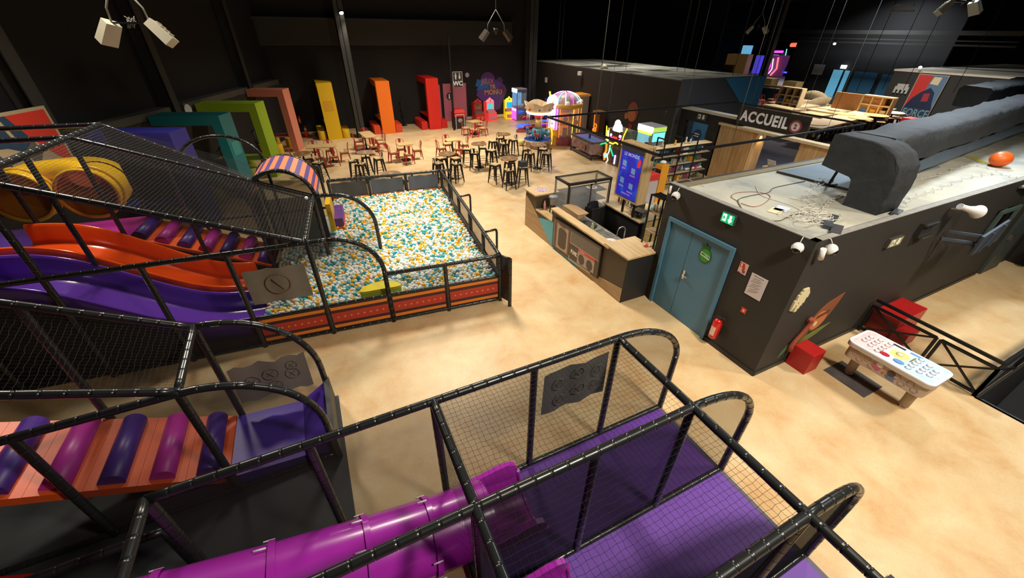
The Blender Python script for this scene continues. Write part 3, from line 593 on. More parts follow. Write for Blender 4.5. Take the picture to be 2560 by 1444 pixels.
# yellow crawl tubes
Y_=P('yellow_plastic',(240,190,14),.35,coat=.2); AM=P('amber_inside',(214,146,14),.45)
T=thing('crawl_tube','yellow plastic crawl tube with two round open ends and a bent middle, on the platform','crawl tube',tuple(U((-8.8,4.4,1.6))))
for uc,zc in ((-8.22,2.2),(-9.35,2.25)):
    b=MB(U); b.tube([(uc,3.78,zc),(uc,4.5,zc)],.5,32,caps=False); b.build('tube_section',Y_,T)
    b=MB(U); b.tube([(uc,4.45,zc),(uc,3.80,zc)],.47,32,caps=False); b.build('inner_wall',AM,T)
    for v_ in (3.78,4.05): b=MB(U); b.tube([(uc+.52*math.cos(2*PI*j/28),v_,zc+.52*math.sin(2*PI*j/28)) for j in range(28)],.04,8,closed=True); b.build('flange',Y_,T)
    b=MB(U); b.lathe([(0.001,0),(.3,0)],(0,0,0),12,False) if False else None
    fr=PF(U((uc,4.44,zc)),pu,(0,0,1)); b=MB(); poly(b,fr,ell(0,0,.48,.48,28),0,.02); b.build('back_wall',P('deep_amber',(176,112,12),.5),T)
    b=MB(); poly(b,fr,ell(.18,.2,.1,.13,16),.03,.01); b.build('port_hole',BLK,T)
b=MB(U); b.tube([(-8.785+.56*math.cos(PI*j/12),4.5+.5*math.sin(PI*j/12),2.22) for j in range(13)],.5,24,caps=False); b.build('bend',Y_,T)
b=MB(U); b.tube([(-8.785+.56*math.cos(PI*j/12),4.0+.3*math.sin(PI*j/12),2.5+.1*math.sin(PI*j/12)) for j in range(13)],.25,16); b.build('saddle',Y_,T)
# pads, boat, step, white ball
o=MB(U).box(-3.62,-3.5,3.9,4.75,.5,1.35).build('corner_pad',P('yellow_vinyl',(232,182,20),.45)); tag(o,'upright yellow foam pad on the post at the far left of the ball pit','pad')
T=thing('foam_step','purple foam block with orange base, half buried at the left edge of the balls','foam block',tuple(U((-3.3,4.6,.4)))); MB(U).box(-3.58,-3.28,4.05,5.15,.62,.86).build('top_block',P('purple_vinyl2',(98,52,140),.5),T); MB(U).box(-3.58,-3.26,4.0,5.15,.4,.62).build('base_block',P('orange_red_vinyl',(214,92,50),.5),T)
b=MB(U); 
T=thing('foam_boat','kidney shaped foam rocker, yellow on top and lime green below, lying on the balls','foam rocker',tuple(U((-2.55,.25,.5))))
def boat(z0,z1,sc):
    pts=[]
    for k in range(28):
        a=2*PI*k/28; x=.42*math.cos(a)*sc; y=.16*math.sin(a)*sc+.10*(1-(x/.42)**2)-.06; pts.append((-2.56+x,.3+y,z0))
    return pts
b=MB(U); b.prism(boat(.5,0,1),pv*0+Vector((0,0,.2))); b.build('lower_half',P('lime_vinyl',(176,196,50),.5),T)
b=MB(U); b.s=False; b.prism(boat(.70,0,1.0),Vector((0,0,.05))); b.build('top_half',P('bright_yellow_vinyl',(226,208,30),.5),T)
tag(MB().sph(U((-3.76,2.2,2.15)),.038,14,9).build('stray_ball',P('ball_white',(228,230,226),.35)),'single white ball caught on top of the net by the corner of the sloping roof','ball')
banner('warning_banner','beige banner with a faded no entry ring, tied across the side of the slide end',PF(U((-4.78,-.03,1.0)),pu,(0,0,1)),1.0,.7,BANW,[('ring',.5,.38,.2)],P('rust_print',(122,92,72),.7),.02)
tag(MB(U).box(-5.9,-5.2,.0,.2,0.02,.3).build('under_slide_board',P('dark_board2',(34,32,28),.6)),'low dark board under the lower end of the purple slide','board')
for p_,c_ in (((-5.05,.12,.08),'ball_yellow'),((-4.98,.1,.08),'ball_white'),((-4.92,.13,.08),'ball_white')):
    pass
tag(MB(U).prism([(-12,.04,.02),(-4.95,.04,.02),(-4.95,.04,.28),(-5.9,.04,.36),(-6.4,.04,.72),(-7.2,.04,1.35),(-7.7,.04,1.62),(-12,.04,1.7)],Vector((pv.x,pv.y,0))*.03).build('skirt_panel',P('black_skirt',(24,23,21),.6)),'black skirt panel under the slides along the outside of the ball pit frame','panel')
struct(MB(U).box(-4.9,0,0.05,VF,0.0,.02),'floor',P('pit_floor',(170,180,175),.8))
# ================================================================ BALLS
BW=P('ball_white',(236,240,240),.35); BP=P('ball_pearl',(220,230,220),.35); BT=P('ball_teal',(40,160,172),.35); BY=P('ball_yellow',(240,178,10),.35)
def ico():
    import bmesh
    bm=bmesh.new(); bmesh.ops.create_icosphere(bm,subdivisions=2,radius=1); bm.verts.ensure_lookup_table()
    v=np.array([p.co[:] for p in bm.verts]); f=np.array([[q.index for q in p.verts] for p in bm.faces]); bm.free(); return v,f
IV,IF=ico()
rng=np.random.default_rng(3); pts=[]
D_=.084; row=0; v_=.06
while v_<VF-.05:
    u0=-4.86 if v_<2.4 else -3.6
    u_=u0+(row%2)*D_/2+.02
    while u_<-.05:
        if not(v_>2.4 and v_<3.75 and u_<-3.55):
            h=.55+.05*math.sin(u_*1.7+v_*1.1)*math.cos(v_*1.5-u_*.6)+rng.uniform(-.022,.022)
            if u_<-4.2: h-=.18*(-4.2-u_)/.66
            pts.append((u_+rng.uniform(-.012,.012),v_+rng.uniform(-.012,.012),h))
            if rng.random()<.16: pts.append((u_+rng.uniform(-.03,.03),v_+rng.uniform(-.03,.03),h+.045))
        u_+=D_
    v_+=D_*.86; row+=1
for i in range(12):
    for j in range(16):
        pts.append((-4.85+i*D_+rng.uniform(-.01,.01),2.6+j*D_+rng.uniform(-.01,.01),.34+rng.uniform(-.02,.02)))
pts=np.array(pts); wpts=[U(tuple(p)) for p in pts]
col=rng.choice(4,len(pts),p=[.40,.22,.19,.19])
dist=np.array([(w_-CAM).length for w_ in wpts]); order=np.argsort(dist)
near=[i for i in order if pts[i][1]<1.2 and pts[i][0]>-4.6][:300]; ns=set(near)
me_=[]
for k,m_ in enumerate((BW,BP,BT,BY)):
    me=bpy.data.meshes.new('ball'); me.from_pydata((IV*.0418).tolist(),[],IF.tolist()); me.materials.append(m_); me.polygons.foreach_set('use_smooth',[True]*len(IF)); me_.append(me)
LABS=['white play ball in the nearest rows of the pit, behind its front fence','pearly play ball in the nearest rows of the pit, behind its front fence','teal play ball in the nearest rows of the pit, behind its front fence','yellow play ball in the nearest rows of the pit, behind its front fence']
GR=['white balls nearest the front fence','pearly balls nearest the front fence','teal balls nearest the front fence','yellow balls nearest the front fence']
for i in near:
    o=bpy.data.objects.new('play_ball',me_[col[i]]); COL.objects.link(o); o.location=wpts[i]; tag(o,LABS[col[i]],'ball',GR[col[i]])
rest=[i for i in range(len(pts)) if i not in ns]
V_=np.concatenate([IV*.0418+np.array(wpts[i][:]) for i in rest]); F_=np.concatenate([IF+k*len(IV) for k in range(len(rest))]); MI=np.repeat(col[rest],len(IF))
me=bpy.data.meshes.new('pit_balls'); me.vertices.add(len(V_)); me.vertices.foreach_set('co',V_.ravel()); me.loops.add(len(F_)*3); me.loops.foreach_set('vertex_index',F_.ravel()); me.polygons.add(len(F_)); me.polygons.foreach_set('loop_start',np.arange(0,len(F_)*3,3)); 
me.polygons.foreach_set('material_index',MI); me.update(); me.polygons.foreach_set('use_smooth',[True]*len(F_)); me.validate()
for m_ in (BW,BP,BT,BY): me.materials.append(m_)
me.polygons.foreach_set('material_index',MI)
o=bpy.data.objects.new('play_balls',me); COL.objects.link(o); tag(o,'thousands of white, pearly, teal and yellow balls filling the rest of the pit','balls'); o['kind']='stuff'
# ================================================================ TABLES, CHAIRS, STOOLS
def mk_chair():
    t=thing('bistro_chair','x','chair'); t['group']='red bistro chairs'
    b=MB(); b.obox((0,0,.44),.36,.36,.03); b.obox((0,0,.415),.37,.37,.025); b.build('seat',TAN,t)
    for sx in (1,-1):
        for sy in (1,-1):
            b=MB(); b.hexa([(sx*.20-.02*1,sy*.22-.012,0),(sx*.20+.012,sy*.22-.012,0),(sx*.20+.012,sy*.22+.012,0),(sx*.20-.012,sy*.22+.012,0)],[(sx*.155-.03,sy*.155-.03,.43),(sx*.155+.03,sy*.155-.03,.43),(sx*.155+.03,sy*.155+.03,.43),(sx*.155-.03,sy*.155+.03,.43)]); b.build('leg',REDM,t)
    b=MB(); b.box(-.18,.18,-.18,-.165,.36,.42); b.box(-.18,.18,.165,.18,.36,.42); b.box(-.18,-.165,-.18,.18,.36,.42); b.box(.165,.18,-.18,.18,.36,.42); b.build('apron',REDM,t)
    b=MB(); pts=[(-.17,.17,.44)]+[(-.18*math.cos(PI*k/10),.17+.07*(.3+.7*math.sin(PI*k/10)),.70+.13*math.sin(PI*k/10)) for k in range(11)]+[(.17,.17,.44)]; b.tube(pts,.012,6); b.build('back_hoop',REDM,t)
    b=MB(); b.hexa([(-.05,.165,.45),(.05,.165,.45),(.05,.172,.45),(-.05,.172,.45)],[(-.06,.235,.83),(.06,.235,.83),(.06,.242,.83),(-.06,.242,.83)]); b.build('back_splat',REDM,t)
    return t
def mk_stool(back):
    t=thing('bar_stool','x','stool'); t['group']='black bar stools with tan seats'
    b=MB(); b.obox((0,0,.745),.31,.31,.03); b.build('seat',TAN,t)
    b=MB(); b.obox((0,0,.69),.33,.33,.055,taper=.98); b.build('seat_frame',BLKM,t)
    for sx in (1,-1):
        for sy in (1,-1):
            b=MB(); b.hexa([(sx*.21-.014,sy*.21-.014,0),(sx*.21+.014,sy*.21-.014,0),(sx*.21+.014,sy*.21+.014,0),(sx*.21-.014,sy*.21+.014,0)],[(sx*.135-.034,sy*.135-.034,.7),(sx*.135+.034,sy*.135-.034,.7),(sx*.135+.034,sy*.135+.034,.7),(sx*.135-.034,sy*.135+.034,.7)]); b.build('leg',BLKM,t)
    for z,r in ((.3,.18),(.2,.19)):
        b=MB(); q=[(-r,-r,z),(r,-r,z),(r,r,z),(-r,r,z)]; b.tube(q,.008,5,closed=True); b.build('foot_rail',BLKM,t)
    if back:
        b=MB(); pts=[(-.14,.14,.75)]+[(-.15*math.cos(PI*k/8),.15+.04*math.sin(PI*k/8),.87+.10*math.sin(PI*k/8)) for k in range(9)]+[(.14,.14,.75)]; b.tube(pts,.011,6); b.build('back_hoop',BLKM,t)
        b=MB(); b.hexa([(-.04,.14,.75),(.04,.14,.75),(.04,.147,.75),(-.04,.147,.75)],[(-.05,.19,.965),(.05,.19,.965),(.05,.197,.965),(-.05,.197,.965)]); b.build('back_splat',BLKM,t)
    return t
WTOP=wood('table_top_oak',(214,182,126),(180,146,94),4,'X'); WR=wood('round_top_wood',(190,150,96),(126,92,54),5,'Y')
def sq_table(cx,cy,w,d,rz,lab,two=False):
    t=thing('bistro_table',lab,'table',(0,0,0)); t['group']='square topped bistro tables'
    b=MB(); b.obox((0,0,.73),w,d,.03); b.build('tabletop',WTOP,t)
    for px in ((-w*.28,w*.28) if two else (0,)):
        b=MB(); b.cyl((px,0,.02),(px,0,.73),.035); b.build('pole',BLKM,t); b=MB(); b.obox((px,0,0),.42,.42,.03,taper=1); b.build('base',BLKM,t)
    t.location=(cx,cy,0); t.rotation_euler=(0,0,rz); return t
def rd_table(cx,cy,lab):
    t=thing('high_table',lab,'table',(0,0,0)); t['group']='round high tables'
    MB().lathe([(.33,0),(.345,.005),(.345,.035),(.33,.04)],(0,0,1.02),28).build('tabletop',WR,t)
    b=MB()
    for k in range(12): 
        a0,a1=2*PI*k/12,2*PI*(k+.9)/12; b.prism([(.31*math.cos(a0),.31*math.sin(a0),1.06),(.31*math.cos(a1),.31*math.sin(a1),1.06),(.1*math.cos(a1),.1*math.sin(a1),1.06),(.1*math.cos(a0),.1*math.sin(a0),1.06)],(0,0,.002))
    b.build('inlay_ring',P('dark_inlay',(120,86,46),.5),t)
    MB().cyl((0,0,.02),(0,0,1.02),.03).build('pole',BLKM,t); MB().lathe([(.22,0),(.22,.012),(.05,.03)],(0,0,0),24).build('base',BLKM,t)
    t.location=(cx,cy,0); return t
sq_table(.22,20.65,1.25,.75,-.15,'long rectangular oak bistro table near the yellow booth, red chairs all round',True)
sq_table(2.5,22.25,.6,1.5,.1,'long oak bistro table beside the orange booth, set lengthways',True)
sq_table(3.76,19.56,.66,.66,0,'square oak bistro table nearest the far pit fence, four red chairs')
sq_table(6.1,19.5,.66,.66,0,'square oak bistro table between the black stools, four red chairs')
sq_table(8.8,23.45,.72,.72,.3,'square oak bistro table in front of the red bin')
ch=mk_chair(); used=False
CH=[(-.13,21.28,0,'far side of the long table near the yellow booth, left one'),(.53,21.21,0,'far side of the long table near the yellow booth, right one'),(.02,19.98,PI,'near side of the long table near the yellow booth, left one'),(.6,19.95,PI,'near side of the long table near the yellow booth, right one'),(1.12,20.49,-PI/2,'right end of the long table near the yellow booth'),(-.95,20.5,PI/2,'left end of the long table, under the pink booth arm'),
(2.0,22.55,PI/2,'left side of the table by the orange booth, farther one'),(1.96,21.7,PI/2,'left side of the table by the orange booth, nearer one'),(3.05,22.45,-PI/2,'right side of the table by the orange booth, farther one'),(3.05,21.7,-PI/2,'right side of the table by the orange booth, nearer one'),(2.55,21.1,PI,'near end of the table by the orange booth'),(2.5,23.35,0,'far end of the table by the orange booth'),
(3.18,19.5,PI/2+.15,'left of the square table nearest the far pit fence'),(3.7,20.12,0,'behind the square table nearest the far pit fence'),(3.78,18.95,PI,'in front of the square table nearest the far pit fence'),(4.33,19.56,-PI/2,'right of the square table nearest the far pit fence'),
(5.5,19.45,PI/2+.15,'left of the square table between the black stools'),(6.02,20.1,0,'behind the square table between the black stools'),(6.2,18.95,PI,'in front of the square table between the black stools'),(6.75,19.65,-PI/2,'right of the square table between the black stools'),
(8.2,23.4,PI/2,'left of the table in front of the red bin'),(8.5,22.8,PI,'in front of the table in front of the red bin'),(9.15,22.95,-PI+.8,'right near corner of the table in front of the red bin'),(9.25,23.8,-.7,'behind the table in front of the red bin')]
for x,y,rz,l in CH:
    place(ch,used,(x,y,0),rz,'red metal bistro chair, '+l); used=True
R_=[(1.74,17.5,'round high table behind the striped tunnel, two stools each side'),(4.74,16.0,'round high table with dark centre, beside the far corner of the pit'),(6.56,17.05,'round high table in the middle, heavy round foot showing'),(8.38,18.36,'round high table farthest back, near the carousel'),(6.8,14.37,'round high table nearest the counter, jacket on a stool'),(8.92,15.83,'round high table directly in front of the carousel'),(2.14,14.2,'round high table half hidden behind the far pit fence'),(-.57,18.3,'round high table half hidden behind the striped tunnel')]
for x,y,l in R_: rd_table(x,y,l)
s0=mk_stool(False); s1=mk_stool(True); u0=u1=False
ST=[(1.22,17.55,0,0,'left of the high table behind the tunnel'),(1.42,17.0,1,2.6,'near left of the high table behind the tunnel'),(1.78,18.05,0,0,'behind the high table behind the tunnel'),(2.22,17.52,1,-1.4,'right of the high table behind the tunnel'),
(4.62,16.5,0,.3,'behind the high table by the pit corner'),(4.3,15.85,1,1.9,'left of the high table by the pit corner'),(5.17,16.25,0,.2,'right of the high table by the pit corner'),(4.95,15.5,1,3.4,'in front of the high table by the pit corner'),
(6.15,17.5,1,1.1,'far left of the middle high table'),(6.25,16.75,1,2.5,'near left of the middle high table'),(6.92,17.5,1,-.4,'far right of the middle high table'),(7.08,16.85,0,.6,'right of the middle high table'),
(7.85,18.45,0,.1,'left of the farthest high table'),(8.46,18.95,1,0,'behind the farthest high table'),(8.15,17.8,1,3.1,'in front of the farthest high table'),(8.87,18.3,1,-1.5,'right of the farthest high table'),
(6.35,14.75,0,.5,'left of the high table nearest the counter'),(7.05,14.85,0,.1,'behind the high table nearest the counter'),(6.55,13.85,1,3.1,'in front of the high table nearest the counter'),(7.22,14.0,0,-.2,'right of the high table nearest the counter, under the dark box'),
(8.62,16.4,1,1.0,'far left of the high table before the carousel'),(8.45,15.75,1,2.2,'near left of the high table before the carousel'),(9.35,16.15,1,-.9,'far right of the high table before the carousel'),(9.15,15.45,1,-2.4,'near right of the high table before the carousel'),
(-.45,18.75,0,.2,'behind the table hidden by the striped tunnel'),(-.1,17.85,1,-2.2,'right of the table hidden by the striped tunnel'),(1.6,14.25,1,1.5,'left of the table behind the pit fence'),(2.7,14.3,1,-1.5,'right of the table behind the pit fence')]
for x,y,bk,rz,l in ST:
    if bk: place(s1,u1,(x,y,0),rz,'hoop backed black bar stool, '+l,'hoop backed bar stools'); u1=True
    else: place(s0,u0,(x,y,0),rz,'backless black bar stool, '+l,'backless bar stools'); u0=True
b=MB(); b.obox((7.22,14.0,.775),.3,.28,.2,.1,.92); tag(b.build('dark_bag',P('dark_cloth',(46,50,54),.8)),'dark grey squarish bag standing on a stool by the high table nearest the counter','bag')
b=MB(); b.sph((7.1,14.72,.92),.2,14,10,(1.1,.8,.8)); tag(b.build('folded_jacket',P('dark_cloth2',(40,42,46),.85)),'dark jacket bundled on the stool behind the high table nearest the counter','jacket')
# ================================================================ COLOURED BOOTHS (arches)
def booth(ox,oy,ang,name,col,cdark,h,lab,furn,arm=2.2):
    # local: a along width (parallel wall), c towards wall
    a=Vector((math.cos(ang),math.sin(ang),0)); c=Vector((-a.y,a.x,0)); o=Vector((ox,oy,0)); xf=lambda p:o+a*p[0]+c*p[1]+Vector((0,0,p[2]))
    t=thing('booth_arch',lab,'booth',(ox,oy,0)); M=P(col+'_board',cdark,.5,noise=.04)
    MB(xf).box(0,.76,0,.3,0,h).build('upright',M,t); MB(xf).box(0,.76,.3,arm,h-.3,h).build('top_beam',M,t)
    MB(xf).box(0,.76,.35,arm,.70,.76).build('table_board',P(col+'_table',furn,.5),t)
    MB(xf).box(.3,.46,arm-.3,arm-.2,0,.7).build('table_leg',BLK,t)
    return t,xf
def drum(p,col,lab,sq=False,r=.2,h=.47,grp=None):
    b=MB(); 
    if sq: b.obox((p[0],p[1],0),.36,.36,h)
    else: b.lathe([(r,0),(r*1.02,.02),(r*1.02,h-.03),(r*.93,h)],(p[0],p[1],0),20)
    return tag(b.build('stool_block',col),lab,'stool',grp)
YV=P('yellow_pouf',(222,180,30),.5); RV=P('red_pouf',(200,34,26),.5); OV=P('orange_red_pouf',(214,66,26),.5); LV=P('lime_pouf',(150,160,36),.5)
al=math.radians(69)
for (x,y,col,rgb,lab,furn,pc,pn) in ((-3.59,14.36,'indigo',(40,40,132),'dark blue booth arch nearest the play structure on the left wall',(40,40,132),LV,'blue'),(-2.69,16.73,'teal',(20,112,118),'teal booth arch on the left wall, between blue and lime ones',(20,150,140),LV,'teal'),(-1.77,19.15,'lime',(140,172,32),'lime green booth arch on the left wall',(120,140,50),LV,'lime'),(-.85,23.2,'salmon',(206,126,104),'salmon pink booth arch on the left wall, near the corner',(190,110,120),YV,'pink')):
    t,xf=booth(x,y,al,'booth',col,rgb,2.83,lab,furn,1.65 if pn=='pink' else 2.2)
    for k,(a_,c_) in enumerate(((-.32,.8),(-.32,1.5),(1.08,.8),(1.08,1.5))):
        q=xf((a_,c_,0)); drum(q,YV if pn in('pink',) else pc,'%s round pouf at the %s booth, %s'%('yellow' if pn=='pink' else 'lime',pn,['near side outer','near side inner','far side outer','far side inner'][k]))
    if pn in ('teal',):
        b=MB(xf); b.box(.14,.62,-.012,0,1.5,1.95); b.build('square_sticker',P('pale_teal_sticker',(50,140,138),.5),t)
    if pn=='blue':
        b=MB(xf); b.box(.1,.66,-.012,0,1.2,2.0); b.build('square_sticker',P('pale_blue_sticker',(60,64,140),.5),t)
for (x,y,col,rgb,lab,pc,pn,sq,h) in ((.72,25.25,'yellow',(226,186,14),'yellow booth arch on the back wall with yellow poufs',YV,'yellow',False,2.85),(3.78,25.6,'orange',(238,116,14),'orange booth arch on the back wall beside the grey column',OV,'orange',True,2.8),(6.68,25.75,'red',(214,34,22),'red booth arch on the back wall, rightmost of the row',RV,'red',True,2.85)):
    t,xf=booth(x,y,0,'booth',col,rgb,h,lab,rgb)
    for k,(a_,c_) in enumerate(((-.28,.3),(-.28,.8),(-.28,1.3),(-.28,1.8),(1.0,.3),(1.0,.8),(1.0,1.3))):
        q=xf((a_,c_,0)); drum(q,pc,'%s %s at the %s booth, %s'%(pn if pn!='orange' else 'orange red','cube seat' if sq else 'round pouf',pn,('left row, ' if k<4 else 'right row, ')+['nearest','second','third','farthest'][k if k<4 else k-4]),sq)
    if pn=='yellow':
        b=MB(xf); b.box(.14,.62,-.012,0,1.5,2.0); b.build('square_sticker',P('amber_sticker',(214,160,30),.5),t)
# cone, bin, pillar bits, poles, signs
t=thing('traffic_cone','orange and white traffic cone against the back wall beside the yellow booth','traffic cone',(-.35,26.5,0))
MB().lathe([(.14,.03),(.02,.62)],(-.35,26.5,0),16).build('cone',P('cone_orange',(226,74,30),.4),t); MB().lathe([(.113,.16),(.085,.3)],(-.35,26.5,0),16).build('white_band',WHT,t); MB().lathe([(.068,.4),(.045,.51)],(-.35,26.5,0),16).build('white_band',WHT,t); MB().box(-.53,-.17,26.32,26.68,0,.03).build('base',P('cone_orange',(226,74,30),.4),t)
t=thing('litter_bin','red topped black litter bin with white outline, beside the red booth','bin',(8.55,25.6,0)); fr=PF((8.18,25.3,0),(1,-.0,0),(0,0,1))
MB().box(8.18,8.88,25.3,25.9,0,.72).build('body',BLK,t); MB().box(8.16,8.9,25.28,25.92,.72,.95).build('red_collar',P('bin_red',(204,34,28),.4),t)
b=MB(); b.prism([(8.16,25.28,.95),(8.9,25.28,.95),(8.8,25.45,1.12),(8.26,25.45,1.12)],(0,.5,0)); b.build('roof_lid',P('bin_red',(204,34,28),.4),t)
b=MB(); 
for q in ([(.06,.03),(.09,.03),(.09,.84),(.06,.84)],[(.61,.03),(.64,.03),(.64,.84),(.61,.84)],[(.06,.82),(.64,.82),(.64,.85),(.06,.85)]): poly(b,fr,q,.022,.004)
b.build('white_outline',WHT,t); b=MB(); poly(b,fr,ell(.36,.5,.15,.12),.003,.004); b.build('drawn_face',P('grey_print',(150,150,148),.5),t)
def floor_pole(x,y,h,lab):
    b=MB(); b.cyl((x,y,0),(x,y,h),.02,n=8); b.lathe([(.2,0),(.2,.02)],(x,y,0),12); b.bar((x-.12,y,h*.9),(x+.1,y,h),.03); b.bar((x-.1,y,h*.7),(x+.12,y,h*.6),.03); b.bar((x-.08,y,h*.5),(x+.1,y,h*.42),.03)
    return tag(b.build('coat_tree',BLKM),lab,'coat rack')
floor_pole(5.5,27.7,1.65,'thin black coat tree against the back wall between orange and red booths')
for x,y,l in ((-2.3,20.8,'between lime and pink booths'),(-3.2,17.9,'between teal and lime booths'),(-3.9,15.6,'between blue and teal booths')): floor_pole(x,y,1.65,'thin black coat tree by the left wall '+l)
def ext(x,y,z,nrm,lab,h=.5,r=.085):
    t=thing('fire_extinguisher',lab,'fire extinguisher',(x,y,z)); RE=P('extinguisher_red',(196,28,24),.25,coat=.4)
    MB().lathe([(r*.7,0),(r,.03),(r,h*.78),(r*.75,h*.88),(r*.3,h*.93)],(x,y,z),20).build('cylinder',RE,t); MB().obox((x,y,z+h*.93),.05,.1,.05).build('valve',BLK,t)
    b=MB(); b.tube([(x,y,z+h*.95),(x,y-.1,z+h*1.06),(x,y-.14,z+h*.95)],.012,6); b.tube([(x,y,z+h),(x,y+.12,z+h*.85),(x-.02,y+.13,z+h*.2)],.012,6); b.build('hose_and_handle',BLK,t)
    fr=PF((x-nrm[0]*0,y,z),(nrm[1],-nrm[0],0),(0,0,1)); b=MB()
    for k in range(6):
        a0=-.6+k*.2; b.quad(*[(x+nrm[0]*(r+.002)*math.cos(a)-nrm[1]*(r+.002)*math.sin(a),y+nrm[1]*(r+.002)*math.cos(a)+nrm[0]*(r+.002)*math.sin(a),zz) for a,zz in ((a0,z+h*.2),(a0+.2,z+h*.2),(a0+.2,z+h*.6),(a0,z+h*.6))])
    b.build('white_label',P('label_cream',(226,190,176),.5),t); return t
ext(6.2,3.66,.26,(-1,0),'red fire extinguisher hanging on the charcoal wall beside the blue double door')
ext(-.55,27.85,.5,(0,-1),'red fire extinguisher on the back wall behind the pink booth')
t=thing('toilet_sign','black toilet sign with white figures and WC letters','sign',(8.35,24.95,2.4)); fr=PF((8.12,24.98,2.42),(1,-.0,0),(0,0,1)); SGN=P('sign_black',(44,40,40),.5)
poly(MB(),fr,[(0,0),(.6,0),(.6,.8),(0,.8)],-.02,.02).build('board',SGN,t)
b=MB(); 
for q in ([(0,0),(.02,0),(.02,.8),(0,.8)],[(.58,0),(.6,0),(.6,.8),(.58,.8)],[(0,.78),(.6,.78),(.6,.8),(0,.8)]): poly(b,fr,q,.001,.004)
b.build('border',P('sign_grey',(190,186,186),.5),t)
for cx in (.18,.42):
    b=MB(); poly(b,fr,ell(cx,.7,.035,.04),.001,.004); poly(b,fr,[(cx-.055,.64),(cx+.055,.64),(cx+.03,.4),(cx-.03,.4)] if cx<.3 else [(cx-.03,.64),(cx+.03,.64),(cx+.055,.47),(cx,.4),(cx-.055,.47)],.001,.004); b.build('figure',P('sign_grey',(190,186,186),.5),t)
text('lettering','WC',.33,fr(.3,.08,.004),fr.x,fr.u,P('sign_white',(214,210,210),.5),t,.008,align='CENTER')
PK=P('pink_door',(188,104,122),.5,noise=.06)
o=MB().box(8.35,9.96,27.92,27.99,0,2.3).build('door_9',PK); o['kind']='structure'; MB().box(8.98,9.0,27.9,27.92,0,2.3).build('door_gap',P('pink_shadow_line',(120,64,80),.6),o)
o=MB().box(7.55,8.15,27.92,27.99,0,2.25).build('door_10',PK); o['kind']='structure'
st=thing('door_sign','round dark sign with a pale figure on the pink toilet door','sign',(8.75,27.9,1.5)); fr=PF((8.75,27.91,1.55),(1,0,0),(0,0,1)); poly(MB(),fr,ell(0,0,.2,.22),0,.01).build('disc',SGN,st); poly(MB(),fr,[(-.05,-.15),(.05,-.15),(.03,.14),(-.03,.14)],.011,.004).build('figure',WHT,st)
tag(MB().lathe([(.16,0),(.16,.02)],(0,0,0),20).build('x',WHT),'','') if False else None
def disc(nm,fr,r,mat,lab,cat): return tag(poly(MB(),fr,ell(0,0,r,r,20),0,.02).build(nm,mat),lab,cat)
disc('wall_disc',PF((10.1,27.97,2.76),(1,0,0),(0,0,1)),.14,P('pale_disc',(170,165,172),.6),'pale round disc on the back wall beside the toilet sign','wall disc')
disc('wall_disc',PF(tuple(WL(3.9,.05,2.66)),(-wx.x,-wx.y,0),(0,0,1)),.2,P('pale_disc2',(190,190,196),.6),'pale round disc on the left wall ledge above the teal booth','wall disc')
# mural on back wall
t=thing('wall_mural','purple blob mural with colourful lettering on the back wall above the kiddie rides','mural',(11.9,27.95,.6)); fr=PF((11.6,27.98,0),(1,0,0),(0,0,1))
pts=[(-.75,1.9),(-.9,1.5),(-.55,1.2),(-.1,1.0),(.15,.65),(.5,.45),(.9,.6),(1.05,1.0),(1.25,1.4),(1.4,1.75),(1.25,2.05),(1.0,2.2),(.6,2.4),(-.4,2.35)]
poly(MB(),fr,pts,0,.008).build('blob',P('mural_violet',(82,58,132),.7),t); poly(MB(),fr,ell(-.02,2.35,.55,.55),.0,.006).build('blob_top',P('mural_purple',(84,44,108),.7),t); poly(MB(),fr,ell(.85,2.3,.25,.27),.0,.006).build('blob_side',P('mural_plum',(80,44,98),.7),t)
poly(MB(),fr,[(-.95,2.1),(-.8,2.5),(-.45,2.4),(-.15,2.62),(.1,2.35),(-.05,1.95),(-.5,1.85),(-.9,1.8),(-.75,2.0)],.009,.004).build('blue_splash',P('mural_blue',(44,98,158),.7),t)
poly(MB(),fr,[(.75,1.95),(1.1,2.05),(1.35,1.6),(1.15,1.45),(.8,1.7)],.009,.004).build('magenta_ticket',P('mural_magenta',(104,32,78),.7),t)
for s_,x_,z_,sz,c_ in (('JEUX',-.5,2.2,.42,(190,104,90)),('TR',.1,1.88,.36,(186,150,60)),('MONO',-.3,1.52,.42,(198,140,60)),('Y',.68,1.55,.4,(150,120,160))):
    text('lettering',s_,sz,fr(x_,z_,.014),fr.x,fr.u,P('mural_text_%d'%c_[2],c_,.6),t,.01)
# spotlight on column, beams ducts
def lampf(p,tgt,lab,pw=60):
    t=thing('spotlight',lab,'spotlight',p); d=(Vector(tgt)-Vector(p)).normalized(); p=Vector(p)
    MB().tube([p-d*.12,p],[.06,.11],16).build('housing',BLKM,t); MB().tube([p+d*.001,p+d*.012],.095,16).build('lens',P('lamp_glow',(255,244,220),.5,emis=45),t); MB().bar(p-d*.1,p-d*.1+Vector((0,0,.25)),.03).build('bracket',BLKM,t)
    spot('spot_light',tuple(p+d*.05),tgt,pw,110,.08)
lampf((2.62,25.0,5.9),(3.5,21,0),'bright spotlight on the grey column by the orange booth',500)
